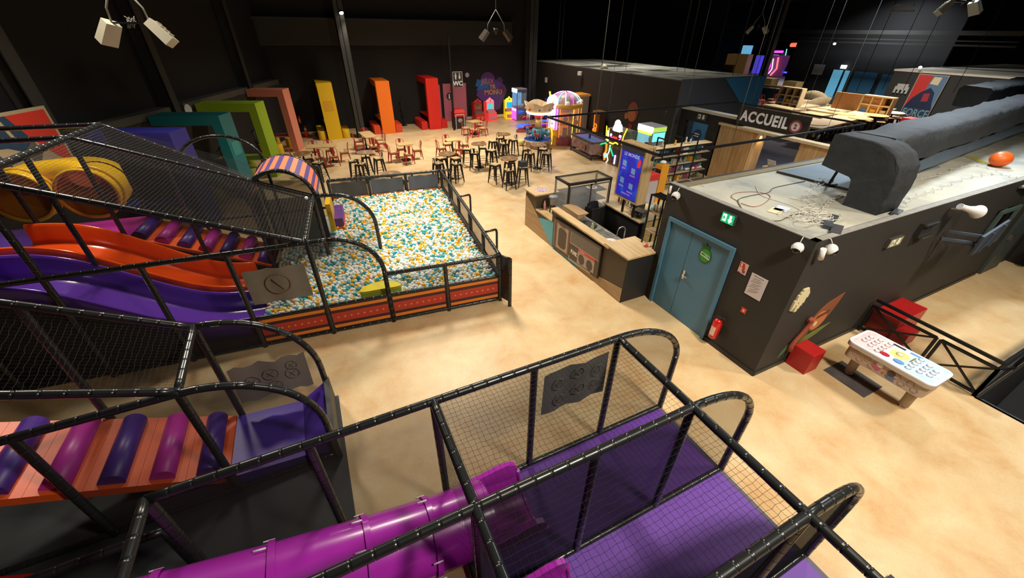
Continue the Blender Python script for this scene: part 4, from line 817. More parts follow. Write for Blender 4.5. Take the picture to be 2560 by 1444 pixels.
# ================================================================ COUNTER
XC=5.56; BR=P('bronze_laminate',(70,60,46),.55); DKB=P('black_laminate',(36,35,34),.5)
WC=wood('counter_top_oak',(206,180,134),(178,150,106),3,'Y'); WCL=wood('counter_front_oak',(176,146,106),(146,118,84),2.5,'Y')
t=thing('bar_counter','long bronze and oak reception counter with a radio picture on its front','counter',(6,8,0))
def FB(name,y0,y1,z1,x1,mat): MB().box(XC,x1,y0,y1,0,z1).build(name,mat,t)
FB('right_block',5.67,6.45,1.15,6.3,BR); FB('front_panel',6.45,8.88,1.1,5.72,BR); FB('low_block',8.88,9.83,.75,6.2,BR); FB('left_block',9.83,10.5,1.18,7.3,BR)
MB().box(5.565,6.3,5.655,5.668,0,1.15).build('end_panel',P('end_panel_black',(34,34,36),.5),t)
for nm,b in (('right_top',(5.52,6.3,5.62,6.47,1.15,1.19)),('right_top_end',(6.3,6.42,5.71,6.47,1.15,1.19)),('raised_ledge',(5.50,5.74,6.3,8.9,1.12,1.16)),('low_top',(5.54,6.25,8.88,9.83,.75,.79)),('left_top',(5.5,7.35,9.8,10.55,1.18,1.22)),('end_leaf',(6.42,6.75,5.75,6.1,1.14,1.17))):
    MB().box(*b).build(nm,WC,t)
MB().box(5.75,6.4,6.47,8.88,.0,.86).build('worktop_cabinet',DKB,t); MB().box(5.72,6.45,6.45,8.9,.86,.9).build('steel_worktop',P('dull_steel_top',(128,124,112),.4,metal=.2),t)
fr=PF((XC-.002,10.5,0),(0,-1,0),(0,0,1))
poly(MB(),fr,[(0,0),(1.68,0),(.88,.55),(0,1.05)],0,.012).build('oak_facing',WCL,t)
poly(MB(),fr,[(.9,.55),(1.68,0.0),(3.45,0.0),(2.2,.46),(1.62,.78),(.88,.58)],.0,.008).build('blue_facing',P('aqua_laminate',(84,170,190),.5),t)
poly(MB(),fr,[(3.0,0),(4.83,0),(4.83,.38),(3.98,.24),(3.3,.2)],.001,.012).build('oak_facing',WCL,t)
# radio panel
t2=thing('radio_panel','framed picture panel of a retro radio mounted on the counter front','sign',(5.55,7.6,.1)); G1=P('radio_grey',(116,108,98),.6); G2=P('radio_light',(170,160,146),.6); G3=P('radio_dark',(84,74,62),.6); G4=P('radio_brown',(140,88,62),.6)
fr=PF((XC-.02,8.72,.06),(0,-1,0),(0,0,1)); w_,h_=2.2,.93
fz=lambda pts:[(a,b) for a,b in pts]
poly(MB(),fr,[(0,0),(w_,.13),(w_,1.0),(0,.9)],0,.03).build('frame',P('radio_edge',(30,22,18),.5),t2); fr2=PF(tuple(fr(0,0,.031)),(0,-1,0),(0,0,1))
poly(MB(),fr2,[(.02,.02),(w_-.02,.15),(w_-.02,.98),(.02,.88)],0,.004).build('print_ground',G3,t2)
poly(MB(),fr2,[(.05,.06),(.13,.06),(.13,.86),(.05,.85)],.004,.003).build('print_left',G1,t2)
poly(MB(),fr2,[(.18,.06),(.85,.1),(.85,.86),(.18,.86)],.004,.003).build('print_screen_rim',G4,t2); poly(MB(),fr2,[(.24,.1),(.79,.14),(.79,.82),(.24,.82)],.007,.003).build('print_screen_mid',G2,t2)
poly(MB(),fr2,[(.32,.2),(.45,.17),(.62,.18),(.72,.24),(.72,.7),(.62,.76),(.42,.76),(.32,.68)],.010,.003).build('print_screen',G3,t2)
poly(MB(),fr2,[(.92,.55),(w_-.06,.62),(w_-.06,.93),(.92,.86)],.004,.003).build('print_upper',G1,t2); poly(MB(),fr2,[(.9,.52),(w_-.04,.59),(w_-.04,.61),(.92,.55),(.92,.86),(.9,.86)],.004,.004).build('print_line',G2,t2)
poly(MB(),fr2,[(.9,.02),(w_-.3,.1),(w_-.3,.14),(.93,.07),(.93,.15),(.9,.15)],.004,.004).build('print_line',G2,t2)
poly(MB(),fr2,[(1.3,.12),(2.02,.18),(2.02,.5),(1.3,.46)],.005,.003).build('print_speaker_plate',G2,t2); poly(MB(),fr2,[(1.3,.46),(2.02,.5),(2.02,.58),(1.3,.54)],.005,.004).build('print_red_bar',P('radio_red',(206,74,48),.6),t2)
for cx in (1.48,1.83): poly(MB(),fr2,ell(cx,.3+.03*(cx-1.5),.13,.14,24),.009,.003).build('print_speaker',G3,t2)
text('lettering','PUNK',.15,fr2(.98,.27,.01),fr2.x,fr2.u,P('print_white',(214,208,196),.6),t2,.008,ext=.002,sx=.75); text('lettering','FONKY',.1,fr2(.33,.79,.012),fr2.x,fr2.u,P('print_dark',(90,74,60),.6),t2,.001,ext=.001); text('lettering','5 GRAMS  2',.055,fr2(1.36,.49,.011),fr2.x,fr2.u,P('print_white',(214,208,196),.6),t2,0,ext=.001)
tag(MB().box(5.72,6.1,10.0,10.35,1.221,1.223).build('game_sheet',P('printed_sheet',(214,196,196),.6,rgb2=(120,90,130),nscale=14)),'printed sheet taped on the left end of the counter','paper')
# blender
t=thing('citrus_blender','grey topped blender on a dark tripod stand, standing on the low counter','blender',(5.85,9.35,.79))
for k in range(3):
    a=k*2.1; b=MB(); b.bar((5.85+.1*math.cos(a),9.35+.1*math.sin(a),.79),(5.85+.05*math.cos(a),9.35+.05*math.sin(a),1.05),.03); b.build('leg',BLK,t)
MB().lathe([(.09,0),(.12,.2),(.14,.22)],(5.85,9.35,1.05),14).build('jar',P('smoky_jar',(170,170,168),.15,alpha=.6),t); MB().lathe([(.14,0),(.14,.03),(.06,.05)],(5.85,9.35,1.27),8).build('lid',P('jar_lid',(130,136,142),.3),t)
b=MB(); b.lathe([(.035,0),(.035,.2),(.015,.24),(.015,.28)],(5.75,9.65,.79),10); tag(b.build('soap_bottle',P('pink_bottle',(206,150,156),.4)),'small pink bottle on the low counter beside the blender','bottle')
# glass display case
t=thing('display_case','black framed glass display case with sliding doors behind the counter','display case',(6.8,9.6,.0)); x0,x1,y0,y1=6.07,7.56,9.29,9.98
x0,x1,y0,y1=6.15,7.6,9.05,9.75
for (xa,ya) in ((x0,y0),(x1,y0),(x0,y1),(x1,y1)):
    MB().box(xa-.022,xa+.022,ya-.022,ya+.022,.2,1.72).build('post',BLK,t)
b=MB()
for za in (1.7,):
    b.box(x0-.03,x1+.03,y0-.03,y0+.04,za-.05,za+.02); b.box(x0-.03,x1+.03,y1-.04,y1+.03,za-.02,za+.02); b.box(x0-.03,x0+.03,y0,y1,za-.04,za+.02); b.box(x1-.03,x1+.03,y0,y1,za-.04,za+.02)
b.build('top_frame',BLK,t); MB().box(x0,x1,y0,y1,1.70,1.71).build('top_glass',P('smoked_glass',(150,140,110),.05,alpha=.3),t)
MB().box(x0,x1,y0,y1,.1,.82).build('base_cabinet',DKB,t); 
for z in (1.05,1.32): MB().box(x0+.03,x1-.03,y0+.08,y1-.03,z,z+.02).build('shelf',P('dark_shelf',(40,40,40),.4),t)
for xa,xb in ((x0+.03,x0+.78),(x0+.72,x1-.03)):
    b=MB(); 
    for q in ((xa,xb,.84,.88),(xa,xb,1.58,1.62)): b.box(q[0],q[1],y0-.03,y0-.01,q[2],q[3])
    b.box(xa,xa+.04,y0-.03,y0-.01,.88,1.58); b.box(xb-.04,xb,y0-.03,y0-.01,.88,1.58); d_=b.build('sliding_door',P('alu_frame',(150,150,146),.4,metal=.6),t); MB().box(xa+.04,xb-.04,y0-.022,y0-.018,.88,1.58).build('pane',GLASS,d_)
MB().box(x0-.03,x0-.02,y0,y1,.84,1.66).build('side_glass',GLASS,t)
rr=random.Random(5)
def bottle(x,y,z,h,r,mat,lab,grp=None,cat='bottle',nm='bottle'):
    b=MB(); b.lathe([(r,0),(r,h*.6),(r*.4,h*.8),(r*.35,h)],(x,y,z),8); return tag(b.build(nm,mat),lab,cat,grp)
BC=[P('bottle_green',(60,100,60),.3),P('bottle_cream',(210,200,180),.4),P('bottle_brown',(90,60,36),.3),P('bottle_red',(170,40,36),.4)]
for k in range(10): bottle(6.3+k*.13,9.55,1.071,.17,.035,BC[k%3],'small drink bottle on the middle shelf inside the glass display case','drinks in the display case')
t=thing('cake_plate','round plate of pastries on the upper shelf of the glass display case','plate',(7.2,9.4,1.341)); MB().lathe([(.05,0),(.16,.02),(.17,.03)],(7.2,9.4,1.341),20).build('plate',WHT,t)
for k in range(5): MB().sph((7.2+.08*math.cos(k*1.26),9.4+.08*math.sin(k*1.26),1.39),.035,8,6,(1,1,.7)).build('pastry',P('pastry',(210,160,100),.7),t)
t=thing('till','black cash register with screen behind the counter','cash register',(6.75,8.75,.0)); MB().box(6.75,7.05,8.65,8.95,0,.9).build('pedestal',DKB,t); MB().box(6.75,7.05,8.65,8.95,.9,1.0).build('body',BLK,t); b=MB(); b.hexa([(6.78,8.7,1.0),(7.02,8.7,1.0),(7.02,8.74,1.0),(6.78,8.74,1.0)],[(6.78,8.8,1.18),(7.02,8.8,1.18),(7.02,8.84,1.18),(6.78,8.84,1.18)]); b.build('screen',P('dark_screen',(20,22,26),.2),t)
b=MB(); b.hexa([(5.95,8.2,1.02),(6.05,8.2,1.02),(6.05,9.0,1.02),(5.95,9.0,1.02)],[(5.95,8.2,1.14),(6.3,8.2,1.14),(6.3,9.0,1.14),(5.95,9.0,1.14)]); tag(b.build('shelf_board',WCL),'short oak shelf board over the dark worktop behind the counter','shelf')
MB().box(6.0,6.03,8.55,8.6,.9,1.02).build('x',BLK) if False else None
tag(MB().lathe([(.3,0),(.3,.015)],(6.1,8.0,.902),24).build('hob_plate',P('hob_black',(40,44,42),.2)),'round dark hot plate on the worktop behind the counter','hot plate')
tag(MB().lathe([(.04,0),(.04,.16),(.015,.2),(.02,.25)],(6.0,7.6,.9),10).build('soap_bottle',P('clear_soap',(200,196,150),.3,alpha=.7)),'clear soap bottle beside the draining rack','bottle')
t=thing('draining_rack','steel draining rack beside the sink behind the counter','rack',(6.1,7.35,.9))
for k in range(10): MB().tube([(5.85,7.12+k*.05,.915),(6.32,7.12+k*.05,.915)],.006,5).build('wire',CHR,t)
MB().tube([(5.85,7.1,.93),(6.34,7.1,.93),(6.34,7.6,.93),(5.85,7.6,.93)],.009,6,closed=True).build('rim',CHR,t)
t=thing('sink','round steel twin sink with washing up, behind the counter','sink',(6.1,6.8,.88))
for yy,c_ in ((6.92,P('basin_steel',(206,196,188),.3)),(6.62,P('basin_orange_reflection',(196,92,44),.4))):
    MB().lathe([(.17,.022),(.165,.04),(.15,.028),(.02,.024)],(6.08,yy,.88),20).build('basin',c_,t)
t=thing('kitchen_tap','tall arched steel tap over the sink behind the counter','tap',(6.3,6.75,.9)); MB().tube([(6.32,6.72,.9),(6.32,6.72,1.25)]+[(6.32-.11+.11*math.cos(PI*k/10),6.72+.02*k/10,1.25+.11*math.sin(PI*k/10)) for k in range(11)]+[(6.1,6.74,1.12)],.013,8).build('spout',CHR,t); MB().bar((6.32,6.72,.95),(6.38,6.66,1.0),.02).build('lever',CHR,t)
for k in range(3):
    b=MB(); b.obox((6.02+k*.05,6.9-k*.06,.92),.12,.03,.06,.4*k); tag(b.build('plate_stack_item',WHT),'white dish in the round sink, '+['left','middle','right'][k]+' one','dish')
t=thing('red_headset','small red and white toy with a dark wire on the right end of the counter','toy',(6.3,5.85,1.19)); MB().sph((6.28,5.92,1.22),.05,10,7,(1.2,.8,.6)).build('head',P('toy_red',(196,44,50),.4),t); MB().sph((6.34,5.9,1.215),.025,8,6).build('white_bit',WHT,t); MB().tube([(6.33,5.9,1.21),(6.45,5.85,1.2),(6.6,5.78,1.19),(6.66,5.72,1.1)],.006,5).build('wire',BLK,t)
# back counter
t=thing('back_counter','black back counter with an oak top and a lit glass fridge end','counter',(8,8.3,0)); MB().box(7.55,8.6,7.55,9.05,0,.91).build('carcass',DKB,t); MB().box(7.48,8.65,7.45,9.15,.91,.95).build('top',WC,t)
MB().box(7.7,8.5,7.5,7.56,.1,.88).build('fridge_glass',P('fridge_glow',(196,160,90),.2,emis=.35,rgb2=(90,70,40),nscale=9),t); MB().box(7.62,7.7,7.48,7.56,.05,.9).build('fridge_frame',BLK,t); MB().box(8.5,8.56,7.48,7.56,.05,.9).build('fridge_frame',BLK,t)
MB().box(7.74,8.46,7.53,7.55,.48,.5).build('fridge_shelf',CHR,t)
tag(MB().box(8.62,8.66,7.4,7.44,.1,1.0).build('tube_lamp',P('tube_glow',(255,246,230),.5,emis=14)),'upright white tube lamp beside the lit fridge','lamp')
t=thing('waffle_iron','steel double waffle iron on the back counter','waffle iron',(7.85,7.85,.95)); MB().obox((7.8,7.85,.95),.3,.36,.09,.2).build('base',P('iron_grey',(110,100,84),.4,metal=.5),t); MB().obox((7.8,7.85,1.05),.29,.34,.06,.2).build('lid',P('iron_dark',(76,68,56),.4,metal=.4),t); MB().bar((7.66,7.7,1.08),(7.56,7.6,1.08),.03).build('handle',BLK,t)
t=thing('coffee_machine','dark coffee machine on the back counter under the menu screen','coffee machine',(8,8.3,.95)); MB().box(7.95,8.25,8.15,8.45,.95,1.14).build('body',BLK,t); MB().box(7.93,8.27,8.13,8.47,1.14,1.17).build('top_tray',CHR,t)
for k in range(4): MB().cyl((7.87,8.15+k*.09,1.05),(7.83,8.15+k*.09,1.0),.02).build('spout',CHR,t)
tag(MB().lathe([(.07,0),(.08,.06),(.075,.12)],(8.4,7.95,.95),14).build('teal_tub',P('teal_tub',(40,160,160),.4)),'turquoise tub on the back counter','tub')
bottle(8.45,7.75,.95,.1,.035,WHT,'small white cup on the back counter beside the turquoise tub',None,'cup','cup')
for k in range(7): bottle(7.95+(k%2)*.1,8.6+k*.06,.95,.24,.03,BC[(k+1)%4],'bottle in the row at the far end of the back counter','bottles on the back counter')
# floor of the service area
struct(MB().box(6.45,10.5,6.2,10.9,0,.006),'floor',P('service_floor',(112,104,102),.6))
# menu screen kiosk
t=thing('menu_screen','tall menu screen in an oak box on two black posts above the back counter','screen',(7.5,8.0,1.5)); xs_=7.3
MB().box(xs_+.02,xs_+.32,7.55,8.5,1.42,2.9).build('oak_box',wood('kiosk_oak',(196,168,122),(170,140,98),2.5,'Z'),t)
fr=PF((xs_+.015,8.5,1.42),(0,-1,0),(0,0,1))
def scrmat():
    mt=P('menu_display',(34,34,190),.3); nt=mt.node_tree; b=nt.nodes['Principled BSDF']; tc=nt.nodes.new('ShaderNodeTexCoord'); n=nt.nodes.new('ShaderNodeTexNoise'); n.inputs['Scale'].default_value=1.6; n.inputs['Detail'].default_value=1; n.inputs['Distortion'].default_value=1.2
    nt.links.new(tc.outputs['Object'],n.inputs['Vector']); r=nt.nodes.new('ShaderNodeValToRGB'); r.color_ramp.elements[0].position=.35; r.color_ramp.elements[0].color=(*lin((44,28,170)),1); r.color_ramp.elements[1].position=.65; r.color_ramp.elements[1].color=(*lin((20,90,205)),1); k=r.color_ramp.elements.new(.5); k.color=(*lin((30,44,180)),1)
    nt.links.new(n.outputs['Fac'],r.inputs[0]); nt.links.new(r.outputs[0],b.inputs['Base Color']); nt.links.new(r.outputs[0],b.inputs['Emission Color']); b.inputs['Emission Strength'].default_value=.55; return mt
sc=poly(MB(),fr,[(.07,.08),(.88,.08),(.88,1.4),(.07,1.4)],0,.01).build('display',scrmat(),t)
poly(MB(),fr,[(.05,1.28),(.9,1.28),(.9,1.44),(.05,1.44)],.005,.02).build('top_bezel',P('bezel',(50,52,64),.4),t)
WS=P('screen_white',(180,190,225),.5,emis=.3); PS_=P('screen_lilac',(190,150,220),.5,emis=.3)
for a,b_ in ((.25,.95),(.62,.82),(.25,.5),(.62,.42)): poly(MB(),fr,[(a-.07,b_-.06),(a+.08,b_-.08),(a+.08,b_+.07),(a-.07,b_+.08)],.012,.003).build('menu_picture',P('screen_tile',(110,150,200),.5,emis=.3),t)
for s_,a,b_,z in (('JEUX',.25,.8,.07),('BORNES',.62,.68,.055),('SNACK',.25,.33,.06),('BOISSONS',.62,.24,.05),('LE MONDE',.48,1.16,.12),('MONKEY PARK',.48,.16,.05)): text('lettering',s_,z,fr(a,b_,.013),fr.x,fr.u,PS_ if z<.1 else WS,t,.001,ext=.001,align='CENTER')
poly(MB(),fr,[(.74,.95),(.84,.97),(.86,1.12),(.8,1.18),(.74,1.1)],.013,.003).build('red_figure',P('screen_red',(226,50,60),.5,emis=.3),t)
for yy in (7.8,8.25): MB().box(7.5,7.55,yy,yy+.05,.95,1.42).build('post',BLK,t)
# ladder shelf beside the room wall
t=thing('ladder_shelf','narrow black metal ladder shelf beside the blue door wall','shelf',(6.25,5.9,0))
for x,y in ((6.35,5.78),(6.35,6.15),(6.6,5.78),(6.6,6.15)): MB().box(x-.015,x+.015,y-.015,y+.015,0,2.35).build('post',BLKM,t)
for z in (2.32,1.95,1.5,.95,.5): MB().box(6.35,6.6,5.78,6.15,z,z+.03).build('shelf',WOODG if z<2.3 else BLKM,t)
for k in range(4): bottle(6.45,5.85+k*.08,1.98,.16,.03,BC[1],'jar on the top board of the ladder shelf','jars on the ladder shelf','jar','jar')
# ================================================================ PRIZE SHELF UNIT
t=thing('prize_shelf','long black framed prize shelf unit with oak boards, crossing behind the counter','shelf',(12.4,11.3,0))
SX0,SX1,SY0,SY1=10.75,14.1,11.1,11.5
for z,m_ in ((1.66,WOODP),(1.32,WOODG),(.98,WOODG),(.62,WOODG),(.28,WOODG)):
    MB().box(SX0,SX1,SY0,SY1,z,z+.04).build('shelf_board',m_,t); MB().box(SX0,SX1,SY0-.012,SY0,z-.03,z+.02).build('edge_rail',BLKM,t)
for k,x in enumerate(np.linspace(SX0,SX1,5)):
    for y in (SY0,SY1): MB().box(x-.02,x+.02,y-.02,y+.02,0,2.0 if k in (1,2,3,4) else 1.7).build('upright',BLKM,t)
    if k: MB().box(x-.02,x+.02,SY0,SY1,1.98,2.02).build('cross_bar',BLKM,t)
TOY=[P('toy_%d'%i,c,.5,noise=.35,nscale=22) for i,c in enumerate([(190,50,40),(60,120,190),(60,150,90),(222,170,40),(200,190,170),(120,70,40),(170,80,110),(90,180,190),(240,240,235),(140,40,40)])]
rr=random.Random(11); ci=0
kinds=[('toy box','toy_box'),('figurine','figurine'),('plush toy','plush_toy'),('ball','toy_ball')]
cn=['red','blue','green','yellow','beige','brown','pink','turquoise','white','dark red']
for zi,z in enumerate((1.70,1.36,1.02,.66,.32)):
    x=SX0+.12; n=0
    while x<SX1-.12:
        ki=rr.randrange(3) if zi else (1 if rr.random()<.4 else None); c=rr.randrange(10); w=rr.uniform(.13,.26)
        if ki is not None:
            y=rr.uniform(SY0+.1,SY1-.12); h=rr.uniform(.14,.27); b=MB()
            if ki==0: b.obox((x,y,z),w*.9,.14,h,rr.uniform(-.2,.2))
            elif ki==1: b.lathe([(.04,0),(.05,h*.3),(.02,h*.6),(.035,h*.8),(.01,h)],(x,y,z),8)
            else: b.sph((x,y,z+.06),.06,8,6,(1,.8,1)); b.sph((x,y-.02,z+.14),.045,8,6)
            tag(b.build(kinds[ki][1],TOY[c]),'%s %s on the %s board of the prize shelf'%(cn[c],kinds[ki][0],['top','second','third','fourth','lowest'][zi]),kinds[ki][0],'%s %ss on the %s board'%(cn[c],kinds[ki][0],['top','second','third','fourth','lowest'][zi]))
        x+=w*.75+.03
# crates of balls on right low shelf
for k in range(9): tag(MB().sph((13.1+k*.1,11.2,.73),.05,10,7).build('white_globe',TOY[8]),'white globe in the row at the right end of the fourth prize board','globe','white globes on the prize shelf')
t=thing('ice_cream_freezer','red and grey ice cream freezer with a heart emblem, left end of the prize shelf','freezer',(10.2,10.4,0)); MB().box(9.9,10.6,10.1,10.7,0,.95).build('body',P('freezer_grey',(190,180,176),.4),t); MB().box(9.88,10.62,10.08,10.72,.95,1.15).build('red_header',P('freezer_red',(206,40,36),.4),t)
fr=PF((9.895,10.7,.3),(0,-1,0),(0,0,1)); b=MB(); b.tube([fr(.3+r_*math.cos(a),.4+r_*.8*math.sin(a),.01) for r_,a in [(.16,k*PI/10) for k in range(20)]],.014,5,closed=True); b.tube([fr(.3+.08*math.cos(k*PI/8),.4+.07*math.sin(k*PI/8),.01) for k in range(16)],.012,5,closed=True); b.build('emblem',P('emblem_red',(196,40,50),.5),t)
t=thing('snack_stand','tall yellow snack stand with white lamp, beside the ice cream freezer','stand',(11,10.5,0)); MB().box(10.85,11.2,10.3,10.6,0,1.35).build('body',P('stand_yellow',(220,150,30),.5),t); MB().sph((11.02,10.45,1.42),.1,12,8,(1.2,1,.6)).build('white_top',WHT,t); MB().box(10.84,10.85,10.32,10.58,.7,1.2).build('dark_panel',BLK,t)
t=thing('snack_box_stack','yellow and red snack boxes stacked beside the prize shelf','box',(10.4,10.95,0)); MB().box(10.2,10.6,10.85,11.05,.0,.6).build('yellow_box',TOY[3],t); MB().box(10.2,10.6,10.85,11.05,.6,.95).build('red_box',TOY[0],t)
# person behind the prize shelf
def person():
    t=thing('person','person with short brown hair standing behind the prize shelf, mostly hidden','person',(11.42,11.85,0))
    me=bpy.data.meshes.new('body'); V=[(0,0,.95),(0,0,1.15),(0,0,1.38),(0,0,1.48),(0,0,1.56),(0,0,1.66),(-.19,0,1.36),(-.24,.02,1.08),(-.2,-.12,.88),(.19,0,1.36),(.24,.02,1.08),(.2,-.12,.88),(-.09,0,.88),(-.1,.0,.48),(-.1,.03,.06),(-.1,-.14,.04),(.09,0,.88),(.1,0,.48),(.1,.03,.06),(.1,-.14,.04)]
    Ed=[(0,1),(1,2),(2,3),(3,4),(4,5),(2,6),(6,7),(7,8),(2,9),(9,10),(10,11),(0,12),(12,13),(13,14),(14,15),(0,16),(16,17),(17,18),(18,19)]
    R=[(.14,.1),(.13,.1),(.14,.1),(.055,.055),(.085,.09),(.08,.09),(.06,.06),(.042,.042),(.032,.032),(.06,.06),(.042,.042),(.032,.032),(.085,.085),(.058,.058),(.04,.04),(.03,.03),(.085,.085),(.058,.058),(.04,.04),(.03,.03)]
    me.from_pydata(V,Ed,[]); o=bpy.data.objects.new('body',me); COL.objects.link(o); md=o.modifiers.new('s','SKIN'); 
    for k,r in enumerate(R): me.skin_vertices[0].data[k].radius=r
    me.skin_vertices[0].data[0].use_root=True; sb=o.modifiers.new('u','SUBSURF'); sb.levels=2; sb.render_levels=2
    bpy.context.view_layer.update(); nm=bpy.data.meshes.new_from_object(o.evaluated_get(bpy.context.evaluated_depsgraph_get())); bpy.data.objects.remove(o)
    sk=P('skin',(204,150,122),.55); cl=P('dark_shirt',(46,40,42),.8); jn=P('dark_trousers',(36,40,54),.8); nm.materials.clear()
    for m_ in (sk,cl,jn): nm.materials.append(m_)
    for p in nm.polygons: z=p.center.z; p.material_index=0 if z>1.45 or (z<1.0 and abs(p.center.x)>.165) else (1 if z>.93 else 2); p.use_smooth=True
    o=bpy.data.objects.new('body',nm); COL.objects.link(o); o.parent=t
    ROOT[o.name]=Vector(t.location)
    h=MB(lambda p:p+Vector(t.location)); h.sph((0,.02,1.67),.105,16,10,(.95,1.05,1.0)); h.build('hair',P('brown_hair',(62,46,34),.8),t)
    h=MB(lambda p:p+Vector(t.location)); h.sph((0,-.075,1.61),.075,14,10,(.95,.55,1.2)); h.sph((0,-.122,1.60),.016,8,6); h.build('face',sk,t)
    h=MB(lambda p:p+Vector(t.location))
    for sx in (1,-1): h.sph((sx*.03,-.112,1.635),.011,8,6)
    h.build('eyes',BLK,t); h=MB(lambda p:p+Vector(t.location)); h.sph((0,-.112,1.565),.022,8,6,(1,.3,.3)); h.build('mouth',P('lips',(160,90,84),.6),t)
    for sx in (1,-1):
        for k in range(5):
            h=MB(lambda p:p+Vector(t.location)); bx=sx*.2+(k-2)*.014; h.tube([(bx,-.13,.86),(bx+.003*sx,-.15,.82),(bx,-.145,.79-.01*(k%3))] if k else [(sx*.17,-.13,.88),(sx*.15,-.16,.85),(sx*.15,-.165,.83)],[.009,.008,.006],6); h.build('finger',sk,t)
person()
# ================================================================ LOBBY: track frame, wooden portal, sign
t=thing('track_frame','large rectangular black lighting track hanging above the counter area','track',(11,9.2,3.05)); zt=3.05
cor=[(6.68,6.5),(6.68,11.35),(15.0,11.35),(15.0,6.75)]
for k in range(4): a,b_=cor[k],cor[(k+1)%4]; MB().bar((a[0],a[1],zt),(b_[0],b_[1],zt),.05).build('track_bar',BLKM,t)
for (x,y) in ((6.68,8.9),(9.0,11.35),(12.5,11.35),(15,9),(9,6.56),(13,6.7)):
    MB().cyl((x,y,zt),(x,y,zt+4),.006,n=5).build('hanger',P('hanger_grey',(96,94,90),.5),t)
for x,y,l in ((7.0,7.0,'in front of the menu screen'),(12.7,6.7,'before the oak portal opening'),(14.4,6.75,'at the right of the oak portal'),(11.5,11.35,'above the far neon machines'),(9.2,11.35,'above the carousel side')):
    b=MB(); b.cyl((x,y,zt-.28),(x+.05,y,zt-.10),.035,n=12); b.cyl((x,y,zt-.1),(x,y,zt-.02),.01,n=6); tag(b.build('spotlight',BLK),'small black spotlight clipped under the lighting track '+l,'lamp')
PX=15.2
t=thing('oak_portal','oak clad entrance portal with warm lit inner edges','portal',(PX+.4,9.7,0)); WPO=wood('portal_oak',(206,166,112),(168,128,82),1.8,'Z')
MB().box(PX,PX+.05,10.3,11.85,0,2.13).build('left_panel',WPO,t); MB().box(PX,PX+.9,11.8,11.85,0,2.13).build('left_side',WPO,t); MB().box(PX+.05,PX+.75,10.25,10.3,0,2.13).build('left_return',WPO,t)
MB().box(PX,PX+.05,7.5,8.45,0,2.13).build('right_panel',WPO,t); MB().box(PX+.05,PX+.75,8.45,8.5,0,2.13).build('right_return',WPO,t)
MB().box(PX-.05,PX+.28,7.45,11.9,2.13,2.22).build('lintel',WOODP,t)
for q_,g_ in (((11.5,10.6,3.0),(12.2,11.2,1.0)),((9.2,9.9,3.0),(8.2,8.6,.9)),((7.1,7.6,3.0),(6.2,7.2,.9)),((13.2,10.2,3.0),(13.3,11.2,1.0))): spot('shelf_counter_fill',q_,g_,55,75,.04,(1,.88,.7))  # added spots brightening shelves and counters, separate from the modelled track lamps
for y in (10.2,8.55): spot('portal_light',(PX+.45,y,2.0),(PX+.6,y+(.35 if y>9 else -.35),.4),45,70,.03,(1,.72,.36))
t=thing('reception_sign','hanging dark board reading ACCUEIL with a red ringed number 2','sign',(15.2,9.8,2.3)); fr=PF((15.15,11.15,2.3),(0,-1,0),(0,0,1))
poly(MB(),fr,[(0,.0),(2.75,0),(2.75,.66),(0,.66)],-.05,.05).build('board',P('sign_charcoal',(46,42,38),.6),t)
text('lettering','ACCUEIL',.5,fr(.16,.17,.006),fr.x,fr.u,P('letter_white',(236,234,230),.5,emis=.12),t,.016,ext=.01,sx=.86,sp=1.12)
for r_,m_,o_ in ((.215,P('ring_grey',(110,90,92),.5),.004),(.19,P('ring_red',(190,70,84),.5),.007),(.145,P('ring_white',(232,228,226),.5),.010)): poly(MB(),fr,ell(2.33,.3,r_,r_,28),o_,.003).build('ring',m_,t)
text('lettering','2',.2,fr(2.33,.23,.014),fr.x,fr.u,P('digit_red',(170,30,50),.5),t,.008,ext=.002,align='CENTER')
for a in (.4,2.4): b=MB(); b.cyl(fr(a,.66,-.02),fr(a,4,-.02),.005,n=5); b.build('hanger',P('hanger_grey',(96,94,90),.5),t)
struct(MB().box(27,27.2,5.8,9.5,0,2.2),'wall_inner',P('inner_dark',(50,50,56),.7)) if False else None
t=thing('laptop_desk','small oak desk with a white laptop inside the oak portal','desk',(16.6,9.6,0)); MB().box(16.3,16.9,9.2,10.2,.7,.75).build('top',WOODL,t); MB().box(16.35,16.4,9.3,10.1,0,.7).build('leg_panel',BLK,t); b=MB(); b.hexa([(16.5,9.75,.75),(16.52,9.75,.75),(16.52,10.1,.75),(16.5,10.1,.75)],[(16.3,9.75,1.05),(16.32,9.75,1.05),(16.32,10.1,1.05),(16.3,10.1,1.05)]); b.build('screen_back',P('laptop_white',(214,222,240),.3),t)
